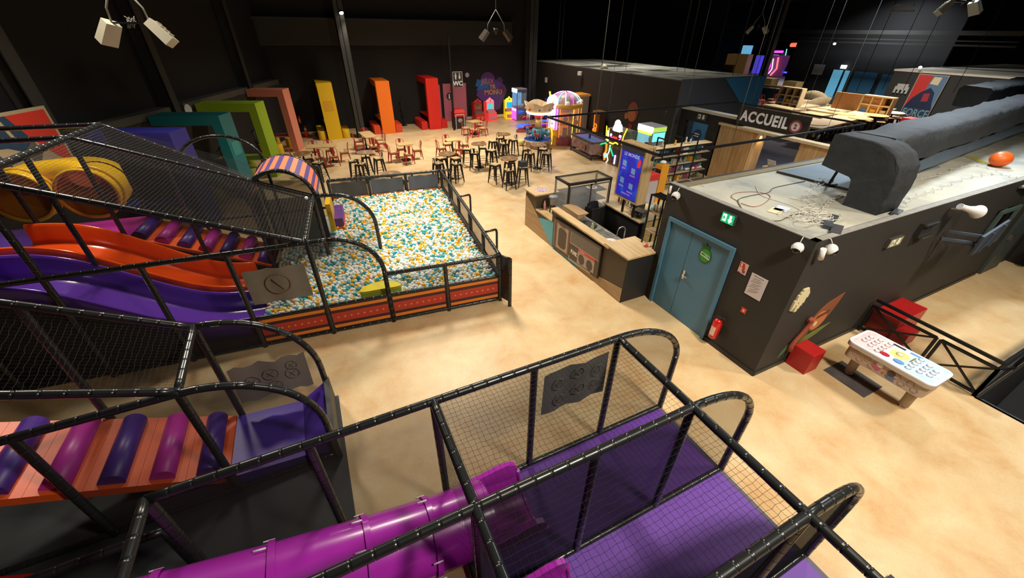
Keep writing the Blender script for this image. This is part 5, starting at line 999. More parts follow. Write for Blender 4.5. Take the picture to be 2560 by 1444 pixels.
# exit signs
def exits(name,lab,fr,w,h,em,col,cat='sign'):
    t=thing(name,lab,cat,tuple(fr(w/2,0,0))); poly(MB(),fr,[(0,0),(w,0),(w,h),(0,h)],-.03,.05).build('case',P('sign_case',(60,60,58),.5),t)
    poly(MB(),fr,[(.01,.01),(w-.01,.01),(w-.01,h-.01),(.01,h-.01)],.021,.003).build('face',P(name+'_face',col,.5,emis=em),t); WE=P(name+'_white',(240,245,238),.5,emis=em*1.4)
    poly(MB(),fr,[(.04*w/.3,.2*h),(.4*w,.2*h),(.4*w,.85*h),(.04*w/.3,.85*h)],.025,.002).build('door_pictogram',WE,t)
    c=.7*w; poly(MB(),fr,[(c,.12*h),(c+.17*w,.45*h),(c+.08*w,.45*h),(c+.08*w,.85*h),(c-.08*w,.85*h),(c-.08*w,.45*h),(c-.17*w,.45*h)],.025,.002).build('arrow',WE,t)
    poly(MB(),fr,[(.17*w,.3*h),(.22*w,.3*h),(.26*w,.5*h),(.32*w,.35*h),(.35*w,.4*h),(.28*w,.65*h),(.24*w,.75*h),(.16*w,.55*h)],.0275,.002).build('runner',P(name+'_face',col,.5,emis=em),t)
exits('exit_sign','lit green exit sign with white arrow above the blue double door',PF((X1-.03,4.33,2.46),(0,-1,0),(0,0,1)),.27,.19,1.1,(0,160,100))
exits('lobby_exit_sign','unlit dark exit sign with pale arrow above the bright blue lobby door',PF((15.27,13.15,2.12),(0,-1,0),(0,0,1)),.5,.26,0,(60,62,50))
exits('side_exit_sign','pale exit sign on the charcoal wall above the red cube',PF((8.6,Y1-.03,2.16),(1,0,0),(0,0,1)),.42,.18,.0,(150,146,100))
# ================================================================ ARCADE ZONE
def E(name,rgb,e): return P(name,rgb,.5,emis=e)
GW=E('glow_white',(255,250,240),3); GY=E('glow_yellow',(255,226,50),1.8); GM=E('glow_magenta',(235,60,220),3.2); GP=E('glow_purple',(140,50,230),3.2); GB=E('glow_blue',(50,70,255),3.5); GO=E('glow_orange',(255,130,30),1.6); GR_=E('glow_red',(255,50,40),1.6); GG=E('glow_green',(20,190,120),2.5); GC=E('glow_cyan',(120,220,255),2.2); GPK=E('glow_pink',(255,120,130),1.4)
def kiddie(x,y,rz,col,trim,scr,lab,glow):
    co,si=math.cos(rz),math.sin(rz); xf=lambda p:Vector((x+p.x*co-p.y*si,y+p.x*si+p.y*co,p.z)); t=thing('kiddie_game',lab,'arcade machine',(x,y,0)); t['group']='small arcade cabinets on the back wall'
    MB(xf).box(-.3,.3,-.1,.35,0,1.15).build('cabinet',col,t); b=MB(xf); b.prism([(-.3,-.12,1.15),(.3,-.12,1.15),(.2,-.12,1.28),(.08,-.12,1.32),(0,-.12,1.42),(-.08,-.12,1.32),(-.2,-.12,1.28)],(0,.12,0)); b.build('crest',trim,t)
    MB(xf).box(-.32,.32,-.48,-.1,0,.5).build('front_box',col,t); b=MB(xf); b.hexa([(-.32,-.48,.5),(.32,-.48,.5),(.32,-.1,.5),(-.32,-.1,.5)],[(-.28,-.4,.56),(.28,-.4,.56),(.28,-.1,.66),(-.28,-.1,.66)]); b.build('control_deck',P('deck_pink' if glow else 'deck_grey',(206,120,130) if glow else (110,80,80),.5),t)
    MB(xf).box(-.19,.19,-.13,-.11,.7,1.05).build('screen',scr,t); b=MB(xf)
    for q in ((-.26,-.22,.66,1.12),(.22,.26,.66,1.12)): b.box(q[0],q[1],-.14,-.11,q[2],q[3])
    b.box(-.26,.26,-.14,-.11,1.08,1.12); b.build('light_frame',trim,t); MB(xf).box(-.24,.24,-.5,-.48,.1,.32).build('badge_panel',P('badge_%s'%('pk' if glow else 'or'),(214,120,60) if not glow else (222,140,150),.5),t)
    MB(xf).sph((0,-.14,1.24),.045,10,6).build('knob',BLK,t)
    return t
kiddie(10.55,27.45,.0,P('cab_red',(196,44,34),.4),P('cab_red2',(200,60,44),.4),P('game_dark',(96,70,66),.3,rgb2=(190,120,50),nscale=5),'dark red kiddie arcade cabinet, left of the pair under the purple mural',False)
kiddie(11.45,27.45,.05,E('cab_pink',(240,70,66),.5),GPK,E('screen_aqua',(70,190,190),1.0),'glowing red kiddie arcade cabinet, right of the pair under the purple mural',True)
kiddie(12.95,27.5,-.2,E('cab_yellow',(230,205,20),.7),GY,E('screen_blue',(20,160,225),1.2),'glowing yellow kiddie arcade cabinet left of the far claw machine',True)
def claw(x0,y0,w,d,h,lab,pal,rz=0,lo=.85):
    t=thing('claw_machine',lab,'claw machine',(x0+w/2,y0+d/2,0)); base,head,back=pal
    MB().box(x0,x0+w,y0,y0+d,0,lo).build('base_cabinet',base,t)
    for a in (x0+.02,x0+w-.02):
        for c in (y0+.02,y0+d-.02): MB().box(a-.02,a+.02,c-.02,c+.02,lo,h-.22).build('corner_post',CHR,t)
    MB().box(x0+.02,x0+w-.02,y0+d-.06,y0+d-.03,lo,h-.22).build('rear_panel',back,t)
    MB().box(x0,x0+w,y0,y0+d,h-.04,h).build('roof_plate',P('claw_roof',(190,186,196),.4),t)
    MB().box(x0-.02,x0,y0-.0,y0+d,h-.25,h-.02).build('lit_header',GW,t); MB().box(x0,x0+w,y0-.02,y0,h-.22,h-.04).build('side_header',head,t)
    MB().box(x0-.01,x0-.0,y0+.03,y0+d-.03,lo,h-.25).build('glass',GLASS,t); MB().box(x0+.03,x0+w-.03,y0-.0,y0+.01,lo,h-.25).build('glass',GLASS,t)
    b=MB(); cx,cy=x0+w*.5,y0+d*.5; b.cyl((cx,cy,h-.05),(cx,cy,h-.5),.012,n=6); 
    for k in range(3): a=k*2.1; b.tube([(cx,cy,h-.5),(cx+.09*math.cos(a),cy+.09*math.sin(a),h-.56),(cx+.03*math.cos(a),cy+.03*math.sin(a),h-.68)],.01,5)
    b.build('claw',CHR,t)
    return t
t=claw(12.95,13.2,.72,.95,1.95,'white topped claw machine with lime and aqua glow near the lobby corner',(P('claw_base_grey',(140,160,164),.4),E('lime_strip',(180,215,90),.9),E('aqua_back',(120,200,225),.8)))
MB().box(12.93,12.95,13.25,14.1,1.6,1.7).build('lime_band',E('lime_strip2',(190,230,60),1.8),t); MB().box(12.98,13.64,13.18,13.2,1.35,1.7).build('side_picture',E('aqua_picture',(110,215,225),1.3),t)
rr=random.Random(4)
for k in range(10):
    x,y=12.98+rr.uniform(.1,.55),13.3+rr.uniform(.05,.75); tag(MB().sph((x,y,.93),.08,8,6,(1,.9,.9)).build('plush_toy',[TOY[8],TOY[7],TOY[4]][k%3]),'%s plush inside the claw machine near the lobby corner'%['white','aqua','beige'][k%3],'plush toy','%s plush toys in the lobby claw machine'%['white','aqua','beige'][k%3])
t=claw(13.0,26.3,.72,.8,2.0,'tall claw machine in the far corner with blazing white header and grey tub',(P('claw_base_mag',(120,110,118),.4),P('claw_side',(90,90,100),.4),E('blue_back',(80,160,220),1.0)))
MB().box(12.97,12.99,26.35,27.05,.05,.8).build('lit_front',E('pink_front',(214,90,210),1.4),t); MB().box(12.95,12.97,26.4,27.0,.62,.72).build('white_strip',GW,t); MB().box(12.95,12.97,26.4,26.45,.05,.62).build('edge_light',GM,t); MB().box(12.95,12.97,26.95,27.0,.05,.62).build('edge_light',GM,t)
for k in range(6): tag(MB().sph((13.25+.09*k,26.6+.1*(k%3),.93),.08,8,6).build('plush_toy',TOY[8]),'white plush inside the far corner claw machine','plush toy','white plush toys in the far claw machine')
# motorbike / race ride
t=thing('motorbike_ride','dark red ride-on motorbike arcade seat with blue lit base in the corner','arcade machine',(13.2,24.3,0))
MB().lathe([(.45,0),(.5,.06),(.45,.14)],(12.5,24.2,0),20).build('blue_base',GB,t); MB().box(12.9,14.4,23.5,24.3,.0,.1).build('floor_plate',P('dark_red_plate',(130,40,40),.5),t)
b=MB(); b.sph((12.7,24.3,.55),.35,14,8,(1.3,.6,.5)); b.build('bike_body',P('bike_red',(150,24,30),.3),t); b=MB(); b.sph((12.45,24.6,.85),.22,12,8,(1.2,.8,.5)); b.build('bike_nose',P('bike_blue',(40,90,220),.3,emis=.4),t); MB().tube([(12.75,24.1,.6),(12.95,24.1,.95),(13.05,24.1,1.3)],[.12,.1,.07],10).build('seat_back',P('seat_cream',(190,180,160),.5),t)
b=MB(); b.tube([(13.2+.3*math.cos(PI*k/12),24.0,.5+1.1*math.sin(PI*k/12)) for k in range(13)],.06,8); b.build('red_hoop',P('hoop_red',(130,30,40),.4),t); MB().box(13.5,14.4,23.8,23.9,.35,.42).build('blue_tube',GB,t); MB().box(13.5,14.4,23.8,23.9,.15,.2).build('blue_tube',GP,t); MB().box(14.2,14.5,23.5,24.6,.4,1.6).build('rear_screen',P('ride_dark',(30,34,70),.4,emis=.2,ecol=(40,60,160)),t)
t=thing('red_ride_base','low dark red platform ride in front of the motorbike seat','ride',(11.9,23.1,0)); b=MB(); b.hexa([(11.3,22.9,0),(12.8,22.3,0),(13.2,23.1,0),(11.7,23.7,0)],[(11.4,22.95,.15),(12.7,22.45,.15),(13.0,23.0,.15),(11.8,23.5,.15)]); b.build('platform',P('platform_maroon',(120,40,34),.5),t); MB().sph((12.2,23.0,.25),.25,12,8,(1.4,.8,.5)).build('body',P('platform_maroon2',(140,30,36),.4),t)
# carousel
cx,cy=10.85,19.35
t=thing('carousel','small round carousel ride with golden crown canopy and blue deck','carousel',(cx,cy,0))
MB().lathe([(.62,0),(.66,.05),(.66,.25),(.75,.3),(.75,.42)],(cx,cy,0),32).build('deck_base',P('carousel_cream',(212,202,184),.4,rgb2=(150,110,90),nscale=5),t); MB().lathe([(.74,.421),(.70,.43),(.01,.43)],(cx,cy,0),32,False).build('deck',P('carousel_blue',(20,70,150),.35),t)
MB().lathe([(.2,.43),(.34,.55),(.36,.75),(.3,.95)],(cx,cy,0),24).build('drum',P('carousel_teal',(70,160,180),.4,noise=.3),t); MB().lathe([(.19,.95),(.17,1.4)],(cx,cy,0),20).build('column',P('carousel_gold',(226,196,130),.35,rgb2=(190,140,70),nscale=9),t); MB().lathe([(.17,1.4),(.34,1.72)],(cx,cy,0),20).build('flare',P('carousel_redpink',(200,60,70),.4),t)
MB().lathe([(.60,1.68),(.66,1.72),(.68,1.78),(.60,1.78)],(cx,cy,0),32).build('light_ring',GW,t)
b=MB(); n=40
for k in range(n):
    a0,a1=2*PI*k/n,2*PI*(k+1)/n; h0=2.12+.13*abs(math.cos(a0*2.5)); h1=2.12+.13*abs(math.cos(a1*2.5))
    b.hexa([(cx+.64*math.cos(a0),cy+.64*math.sin(a0),1.78),(cx+.64*math.cos(a1),cy+.64*math.sin(a1),1.78),(cx+.60*math.cos(a1),cy+.60*math.sin(a1),1.78),(cx+.60*math.cos(a0),cy+.60*math.sin(a0),1.78)],[(cx+.78*math.cos(a0),cy+.78*math.sin(a0),h0),(cx+.78*math.cos(a1),cy+.78*math.sin(a1),h1),(cx+.74*math.cos(a1),cy+.74*math.sin(a1),h1),(cx+.74*math.cos(a0),cy+.74*math.sin(a0),h0)])
b.build('crown_canopy',P('crown_cream',(226,214,188),.4,rgb2=(220,160,60),nscale=5,emis=.12),t); MB().lathe([(.6,1.8),(.01,1.82)],(cx,cy,0),32,False).build('canopy_floor',P('canopy_grey',(140,138,120),.6),t)
for k in range(8): a=2*PI*k/8+.3; MB().sph((cx+.71*math.cos(a),cy+.71*math.sin(a),1.92),.05,8,6).build('crown_gem',[TOY[3],TOY[0],TOY[1]][k%3],t)
for k in range(6): a=2*PI*k/6+.2; MB().cyl((cx+.66*math.cos(a),cy+.66*math.sin(a),.42),(cx+.66*math.cos(a),cy+.66*math.sin(a),1.7),.016,n=6).build('pole',CHR,t)
for k in range(4):
    a=2*PI*k/4+.9; q=(cx+.5*math.cos(a),cy+.5*math.sin(a)); b=MB(); b.sph((q[0],q[1],.7),.15,10,8,(1.0,1.2,.7)); b.sph((q[0]-.14,q[1]-.06,.9),.08,8,6,(1,.8,1.3)); h_=b.build('animal_seat',[P('seat_white',(220,214,205),.4),TOY[1],TOY[6],TOY[7]][k],t)
    for sx in (-.07,.07): MB().cyl((q[0]+sx,q[1],.45),(q[0]+sx,q[1],.65),.025,n=6).build('leg',P('seat_white',(220,214,205),.4),h_)
tag(MB().sph((10.15,19.9,.18),.18,10,7,(1.2,.8,.9)).build('yellow_plush',P('plush_yellow',(206,200,130),.8)),'small yellow green toy animal on the floor left of the carousel','toy')
# prize merchandiser (domed)
cx,cy=12.65,19.75
t=thing('prize_carousel_machine','glowing orange eight sided prize machine with domed lit roof behind the carousel','arcade machine',(cx,cy,0)); OR_=P('orange_cabinet',(214,140,50),.4,emis=.15)
def octo(r,z0,z1,r2=None): return MB().lathe([(r,z0),(r2 or r,z1)],(cx,cy,0),8)
for k in range(8):
    a0,a1=2*PI*(k)/8,2*PI*(k+1)/8; b=MB(); q=lambda a,r,z:(cx+r*math.cos(a),cy+r*math.sin(a),z); b.hexa([q(a0,.95,0),q(a1,.95,0),q(a1,.85,0),q(a0,.85,0)],[q(a0,.98,.4),q(a1,.98,.4),q(a1,.85,.4),q(a0,.85,.4)]); b.build('base_panel',P('base_print',(120,80,130),.5,rgb2=(190,90,60),nscale=3),t)
    b=MB(); b.tube([q(a0,.93,.42),q(a0,.93,1.85)],.018,6); b.build('lit_post',GO if k%2 else GY,t)
    b=MB(); b.hexa([q(a0,.9,.42),q(a1,.9,.42),q(a1,.89,.42),q(a0,.89,.42)],[q(a0,.9,1.8),q(a1,.9,1.8),q(a1,.89,1.8),q(a0,.89,1.8)]); b.build('window',GLASS,t)
MB().lathe([(.28,.4),(.28,1.85)],(cx,cy,0),8).build('inner_core',P('core_orange',(226,120,40),.5,emis=.7,rgb2=(150,60,40),nscale=4),t)
for k in range(8):
    a=2*PI*(k+.5)/8; MB().obox((cx+.6*math.cos(a),cy+.6*math.sin(a),.42),.2,.2,.45,a).build('prize_box',TOY[k],t); MB().sph((cx+.55*math.cos(a),cy+.55*math.sin(a),1.3),.13,10,7).build('prize_toy',TOY[(k*3)%9],t); MB().lathe([(.9,1.05),(.9,1.1)],(cx,cy,0),8).build('mid_shelf',OR_,t)
MB().lathe([(.98,1.85),(1.0,2.05),(.95,2.05)],(cx,cy,0),8).build('gold_band',P('gold_band',(196,150,50),.4,emis=.15),t)
for k in range(12):
    a=2*PI*k/12; b=MB(); b.tube([(cx+.85*math.cos(a)*math.cos(j*.2),cy+.85*math.sin(a)*math.cos(j*.2),2.05+.55*math.sin(j*.2)) for j in range(8)],.018,5); b.build('dome_rib',[GM,GC,GW][k%3],t)
MB().sph((cx,cy,2.05),.8,20,10,(1,1,.62)).build('dome',P('dome_orange',(200,150,120),.4,emis=.12,rgb2=(110,130,170),nscale=4),t)
for k in range(8): a=2*PI*(k+.5)/8; MB().sph((cx+.86*math.cos(a),cy+.86*math.sin(a),2.12),.12,10,6,(1,1,.8)).build('dome_eye',P('eye_white',(226,214,220),.4,emis=.3),t)
t=thing('neon_ticket_machine','tall ticket game with blinding white head, blue neon columns and an eye wheel','arcade machine',(11.75,19.5,0))
MB().box(11.6,12.0,19.2,19.75,0,.75).build('base',P('ticket_base',(190,140,60),.4,emis=.25,rgb2=(150,70,50),nscale=4),t)
b=MB(); b.cyl((11.55,19.45,.62),(11.9,19.45,.62),.27,n=24); b.build('wheel_housing',P('wheel_gold',(232,160,30),.4,emis=.3),t); b=MB(); b.cyl((11.53,19.45,.62),(11.56,19.45,.62),.19,n=24); b.build('wheel_face',E('wheel_face',(150,160,190),.8),t); MB().sph((11.53,19.45,.62),.06,10,6).build('wheel_pupil',GB,t)
b=MB(); b.tube([(11.6,19.75,.1),(11.6,19.75,.62)]+[(11.6,19.45+.3*math.cos(PI*k/10),.62+.3*math.sin(PI*k/10)) for k in range(11)]+[(11.6,19.15,.1)],.03,6); b.build('yellow_neon',GY,t)
for y,m_ in ((19.8,GB),(19.62,GW),(19.3,GW),(19.12,GP)): MB().cyl((11.75,y,.85),(11.75,y,1.9),.03,n=6).build('neon_column',m_,t)
MB().box(11.85,11.95,19.25,19.7,.8,1.85).build('lit_panel',E('lit_panel_violet',(190,150,235),1.6),t); MB().sph((11.75,19.55,2.15),.3,16,10,(1,1,1.15)).build('glowing_head',GW,t); MB().cyl((11.75,19.8,2.35),(11.75,19.9,2.6),.05,n=6).build('yellow_horn',GY,t)
t=thing('strength_tester','white and orange tall tester with a red light bar against the dark wall','arcade machine',(14.5,21.1,0)); MB().box(14.2,14.9,20.7,21.6,0,2.15).build('cabinet',P('tester_grey',(176,170,164),.4),t); MB().box(14.15,14.95,20.65,21.65,2.15,2.25).build('orange_cap',P('tester_orange',(226,150,60),.4,emis=.2),t); b=MB(); b.tube([(14.18,20.95,.55),(14.18,20.95,1.65)],.07,10); b.build('red_light_bar',GR_,t); MB().box(14.18,14.2,20.95,21.45,1.85,2.05).build('label_plate',P('tester_label',(110,100,96),.5),t)
# air hockey
AH=[(12.15,18.05),(11.95,15.95),(12.85,15.85),(13.05,17.95)]
t=thing('air_hockey','air hockey table with purple and blue print on castors along the dark wall','game table',(12.5,17,0)); AHM=P('air_print',(104,84,92),.45,rgb2=(170,150,140),nscale=2.5)
b=MB(); b.prism([(*p,.25) for p in AH],(0,0,.5)); b.build('body',AHM,t); b=MB(); b.prism([(*p,.75) for p in AH],(0,0,.04)); b.build('playing_field',P('air_top',(120,80,140),.35,rgb2=(50,110,180),nscale=1.5,emis=.1),t)
for a,c in zip(AH,AH[1:]+AH[:1]): b=MB(); b.bar((*a,.8),(*c,.8),.08,.08); b.build('rail',P('air_rail',(70,60,70),.4),t); b=MB(); b.bar((*a,.12),(*c,.12),.05,.1); b.build('lower_rail',P('air_rail',(70,60,70),.4),t)
for p in AH: MB().cyl((*p,0),(*p,.25),.04,n=8).build('foot',BLK,t)
b=MB(); b.box(12.45,12.5,16.9,17.0,.8,1.0); b.build('scoreboard',BLK,t)
b=MB(); fr=PF((12.06,17.7,.34),(-.095,-1,0),(0,0,1)); poly(b,fr,[(0,0),(1.2,0),(1.2,.3),(0,.3)],0.0,.01); b.build('front_print',P('air_front',(150,120,110),.5,rgb2=(110,50,50),nscale=6),t)
# inflatable tube game (orange figure cabinet)
t=thing('orange_game_cabinet','slim clear cabinet with an orange neon figure against the dark wall','arcade machine',(14.6,19.2,0)); MB().box(14.4,14.85,18.9,19.5,0,.5).build('base',P('slim_grey',(110,96,84),.4),t); MB().box(14.45,14.85,18.92,19.48,.5,1.5).build('panel',P('slim_brown',(96,66,50),.4),t); MB().box(14.38,14.85,18.9,19.5,1.5,1.6).build('cap',P('slim_gold',(150,110,60),.4),t)
b=MB(); b.tube([(14.42,19.35,1.4),(14.42,19.33,.9),(14.42,19.25,.75)],.02,6); b.tube([(14.42,19.2+.12*math.cos(k*PI/6),.82+.12*math.sin(k*PI/6)) for k in range(12)],.03,6,closed=True); b.sph((14.42,19.22,.62),.13,10,6); b.build('orange_neon_figure',GO,t)
# monkey mural on dark wall (plain brown shape)
t=thing('wall_figure','flat brown monkey head painted on the dark wall behind the neon game','mural',(14.97,16.9,1.2)); fr=PF((14.985,17.3,1.1),(0,-1,0),(0,0,1)); 
poly(MB(),fr,ell(.35,.75,.4,.48,24),0,.006).build('head',P('monkey_brown',(128,62,30),.7),t); poly(MB(),fr,ell(.3,.6,.3,.3,24),.007,.004).build('face',P('monkey_tan',(168,100,52),.7),t); poly(MB(),fr,ell(-.1,.5,.14,.16,16),0,.006).build('ear',P('monkey_tan',(168,100,52),.7),t); poly(MB(),fr,[(.2,.2),(.5,.15),(.4,-.2),(.1,-.45)],0,.006).build('red_shape',P('mural_red',(140,30,30),.7),t)
# neon music machine (below)
t=thing('neon_clown_machine','dark arcade cabinet outlined in yellow, green and violet neon with a white cloud top','arcade machine',(12.8,15.0,0)); nx=12.42
MB().box(nx,13.2,14.45,15.6,0,1.55).build('cabinet',P('neon_cab_black',(70,60,50),.4,rgb2=(120,104,60),nscale=4),t)
def N(name,pts,m_,r=.02): b=MB(); b.tube([(nx-.03,y,z) for y,z in pts],r,6); return b.build(name,m_,t)
N('yellow_neon',[(15.62,1.62),(15.55,1.1),(15.5,1.0)],GY,.025); N('yellow_neon',[(15.42,1.55),(15.35,1.0)],GY,.02); N('white_neon',[(15.45,1.45),(15.38,.98)],GW,.05)
N('yellow_neon',[(14.2,1.75),(14.35,1.4),(14.4,1.05)],GY,.025); N('violet_neon',[(15.25,1.25),(15.0,1.12),(14.75,1.12),(14.5,1.27)],GM,.025); N('yellow_neon',[(15.25,.95),(15.0,.95),(14.8,1.05),(14.65,1.0)],GY,.035)
N('green_neon',[(15.95,.72),(15.5,.88)],GG,.03); N('green_neon',[(15.2,.8),(14.85,.42)],GG,.03); N('white_neon',[(15.18,.85),(15.2,.55),(15.3,.35),(15.2,.15),(15.3,.02)],GW,.022); N('orange_neon',[(15.45,.85),(15.4,.55),(15.55,.35),(15.45,.1)],GO,.05); N('violet_neon',[(14.75,.5),(14.75,.1)],GP,.03); N('white_neon',[(14.7,.5),(14.7,.1)],GW,.03)
MB().sph((nx-.02,15.45,.33),.13,12,8,(.3,1,1)).build('face_disc',GC,t)
b=MB(); 
for y,z,r_ in ((15.0,1.62,.2),(14.82,1.66,.2),(14.95,1.8,.19),(15.1,1.55,.14),(14.7,1.55,.12)): b.sph((nx+.05,y,z),r_,12,8,(.5,1,1))
b.build('white_cloud',GW,t); b=MB(); b.sph((nx-.03,14.98,1.22),.07,8,6); b.sph((nx-.03,14.82,1.22),.07,8,6); b.build('red_mouth',GR_,t); b=MB(); b.sph((nx,15.22,1.3),.07,8,6); b.sph((nx,14.6,1.35),.07,8,6); b.build('white_eyes',GW,t)
fr=PF((nx-.012,15.6,0),(0,-1,0),(0,0,1))
for k,(pts,c) in enumerate((([(.05,.05),(.5,.05),(.5,.8),(.05,.8)],(120,110,60)),([(.62,.1),(1.1,.1),(1.1,.75),(.62,.75)],(70,50,90)),([(.1,.9),(1.05,.9),(1.05,1.5),(.1,1.5)],(46,40,44)),([(.3,1.0),(.85,1.0),(.95,1.3),(.2,1.3)],(120,40,40)))):
    poly(MB(),fr,pts,0,.006+.003*k).build('printed_panel',P('neon_print_%d'%k,c,.5,noise=.4,nscale=8),t)
# security boxes on dark wall
t=thing('wall_speaker','white bracketed wall speaker on the dark wall above the merchandiser','speaker',(14.9,21.75,3.1)); MB().obox((14.8,21.75,3.12),.16,.22,.2,.4).build('case',WHT,t); MB().bar((14.98,21.75,3.2),(14.85,21.75,3.2),.04).build('bracket',BLK,t)
tag(MB().box(14.95,14.99,25.8,26.05,2.35,2.65).build('wall_box',WHT),'small white box on the dark wall left of the speaker','wall box')
tag(MB().lathe([(.25,0),(.1,.15),(.02,.2)],(15.6,20.6,3.55),12).build('roof_dome',CREAM),'pale domed cap lying on the dusty tiled roof','cap')
# ================================================================ ROOF THINGS
ZT=ZR-.018
DUC=P('black_lagged_duct',(40,44,47),.8,noise=.3,nscale=4,bump=1.0,bscale=9)
dd=Vector((math.cos(math.radians(6.3)),math.sin(math.radians(6.3)),0)); dn=Vector((-dd.y,dd.x,0))
t=thing('air_duct','big black lagged air duct bending down onto the room roof','duct',(8.6,3.2,ZT))
pr=[(2.98,ZT),(2.98,3.3),(3.02,3.5),(3.12,3.65),(3.3,3.76),(3.55,3.81),(4.12,3.82),(4.14,3.28),(3.62,3.2),(3.55,3.1),(3.52,ZT)]
b=MB(); b.s=True; nseg=8; pr2=[]
for (a,c),(a2,c2) in zip(pr,pr[1:]+pr[:1]):
    for k in range(3): pr2.append((a+(a2-a)*k/3+random.uniform(-.012,.012),c+(c2-c)*k/3))
R=[[b.pt((8.33+.66*i/4+random.uniform(-.008,.008),y,max(ZT,z))) for y,z in pr2] for i in range(5)]
for p,q in zip(R[:-1],R[1:]):
    for j in range(len(pr2)): b.face((p[j],q[j],q[(j+1)%len(pr2)],p[(j+1)%len(pr2)]))
b.s=False; b.face(R[0]); b.face(R[-1][::-1]); b.build('elbow',DUC,t)
def ductrun(x0,L_,y0,z0,w,h,name,par,mat):
    b=MB(); b.s=True; R=[]; sec=[(0,.05),(0,h-.08),(.06,h),(w-.06,h),(w,h-.08),(w,.05),(w-.05,0),(.05,0)]
    n=int(L_/.35)
    for i in range(n+1):
        o=Vector((x0,y0,z0))+dd*(L_*i/n); R.append([b.pt(o+dn*(a+random.uniform(-.03,.03))+Vector((0,0,c+random.uniform(-.03,.03)))) for a,c in sec])
    for p,q in zip(R[:-1],R[1:]):
        for j in range(8): b.face((p[j],p[(j+1)%8],q[(j+1)%8],q[j]))
    b.s=False; b.face(R[0]); b.face(R[-1][::-1]); return b.build(name,mat,par)
ductrun(8.95,20,3.42,3.25,.72,.57,'main_run',t,DUC)
t=thing('air_duct','second black lagged duct behind the first, entering at the right edge','duct',(14.5,5,3.4)); ductrun(17.8,12,5.35,3.5,.7,.55,'main_run',t,DUC)
b=MB(); b.tube([Vector((9.2,3.62,3.02))+dd*(k*.4)+Vector((0,random.uniform(-.01,.01),random.uniform(-.01,.01))) for k in range(48)],.16,14); tag(b.build('lagged_pipe',P('blue_grey_lagging',(78,92,104),.7,noise=.15,nscale=3,bump=.5,bscale=9)),'blue grey lagged pipe running under the big black duct','pipe')
t=thing('roof_board','thick grey board lying on the room roof under the duct','board',(10,4.6,ZT)); MB().hexa([(9.05,5.3,ZT),(9.25,3.95,ZT),(13,4.0,ZT),(13,5.3,ZT)],[(9.05,5.3,ZT+.03),(9.25,3.95,ZT+.03),(13,4.0,ZT+.03),(13,5.3,ZT+.03)]).build('sheet',P('grey_sheet',(120,132,138),.8,noise=.12,nscale=2),t); b=MB(); b.bar((9.05,5.3,ZT+.02),(9.25,3.95,ZT+.02),.03,.045); b.build('dark_edge',P('sheet_edge',(74,68,54),.8),t)
t=thing('duct_stand','small black stand under the arm of the duct','stand',(9.25,4.3,ZT+.03)); MB().lathe([(.13,0),(.14,.015),(.1,.03)],(9.25,4.3,ZT+.03),16).build('base',BLK,t); MB().cyl((9.25,4.3,ZT+.05),(9.2,4.2,3.3),.025).build('stem',BLK,t); b=MB(); b.bar((9.17,4.25,ZT+.06),(9.24,4.27,ZT+.2),.02); b.bar((9.33,4.3,ZT+.06),(9.25,4.27,ZT+.2),.02); b.build('brace',BLK,t)
b=MB(); b.sph((14.4,3.5,ZT+.17),.19,20,14,(1.25,1,.9)); tag(b.build('orange_ball',P('orange_ball',(232,98,24),.45)),'orange egg shaped ball lying on the room roof','ball')
CAB=P('white_cable',(206,204,196),.5); CABR=P('rust_cable',(150,90,66),.6); CABD=P('dark_cable',(74,74,66),.6)
def cable(lab,pts,mat,r=.006,nm='cable',coil=None):
    P_=[Vector((p[0],p[1],ZT+.008+(p[2] if len(p)>2 else 0))) for p in pts]; out=[]
    for i in range(len(P_)-1):
        p0=P_[max(i-1,0)];p1=P_[i];p2=P_[i+1];p3=P_[min(i+2,len(P_)-1)]
        for k in range(8 if not coil else 30):
            u_=k/(8 if not coil else 30); q=.5*((2*p1)+(-p0+p2)*u_+(2*p0-5*p1+4*p2-p3)*u_*u_+(-p0+3*p1-3*p2+p3)*u_**3)
            if coil: a=2*PI*(i*2+u_*2); q=q+Vector((coil*math.cos(a),coil*math.sin(a)*.6,abs(coil*.5*math.sin(a))))
            out.append(q)
    b=MB(); b.tube(out,r,5); return tag(b.build(nm,mat),lab,'cable')
RP=lambda x,y:tuple(at(x,y,ZT)[:2])
cable('rust red cable looping over the roof beside the exit sign edge',[RP(1853,522),RP(1843,504),RP(1828,493),RP(1840,483),RP(1880,480),RP(1915,485),RP(1925,495),RP(1905,512),RP(1880,517),RP(1850,508)],CABR,.006)
cable('dark cable from the roof edge past the rust loop towards the duct',[RP(1856,525),RP(1845,505),RP(1852,496),RP(1885,488),RP(1920,482),RP(1935,470),RP(1980,460),RP(2015,453)],CABD,.008)
cable('straight white cable running from the middle of the roof to the cable heap',[RP(1889,466),RP(1897,483),RP(1912,493),RP(1950,505),RP(1990,520),RP(2025,545),RP(2050,565)],CAB,.007)
cable('thick dark loop of cable near the roof edge above the fire notice',[RP(1920,552),RP(1950,552),RP(1975,540),RP(2000,535),RP(2030,537)],CABD,.008)
cable('thin pale cable near the left end of the roof',[RP(1718,448),RP(1728,452),RP(1735,459),RP(1765,468)],CAB,.005)
cable('coiled white cable rising beside the stand under the duct',[RP(2030,548),RP(2028,520),RP(2040,495),RP(2048,470),RP(2066,450)],CAB,.006,coil=.07)
cable('coiled white cable left of the duct foot',[RP(2020,540),RP(2015,510),RP(2018,485),RP(2040,460),RP(2055,448)],CAB,.006,coil=.08)
cable('wavy white cable crossing the duct foot towards the cable heap',[RP(2110,488),RP(2085,500),RP(2070,510),RP(2058,530),RP(2050,555)],CAB,.006,coil=.05)
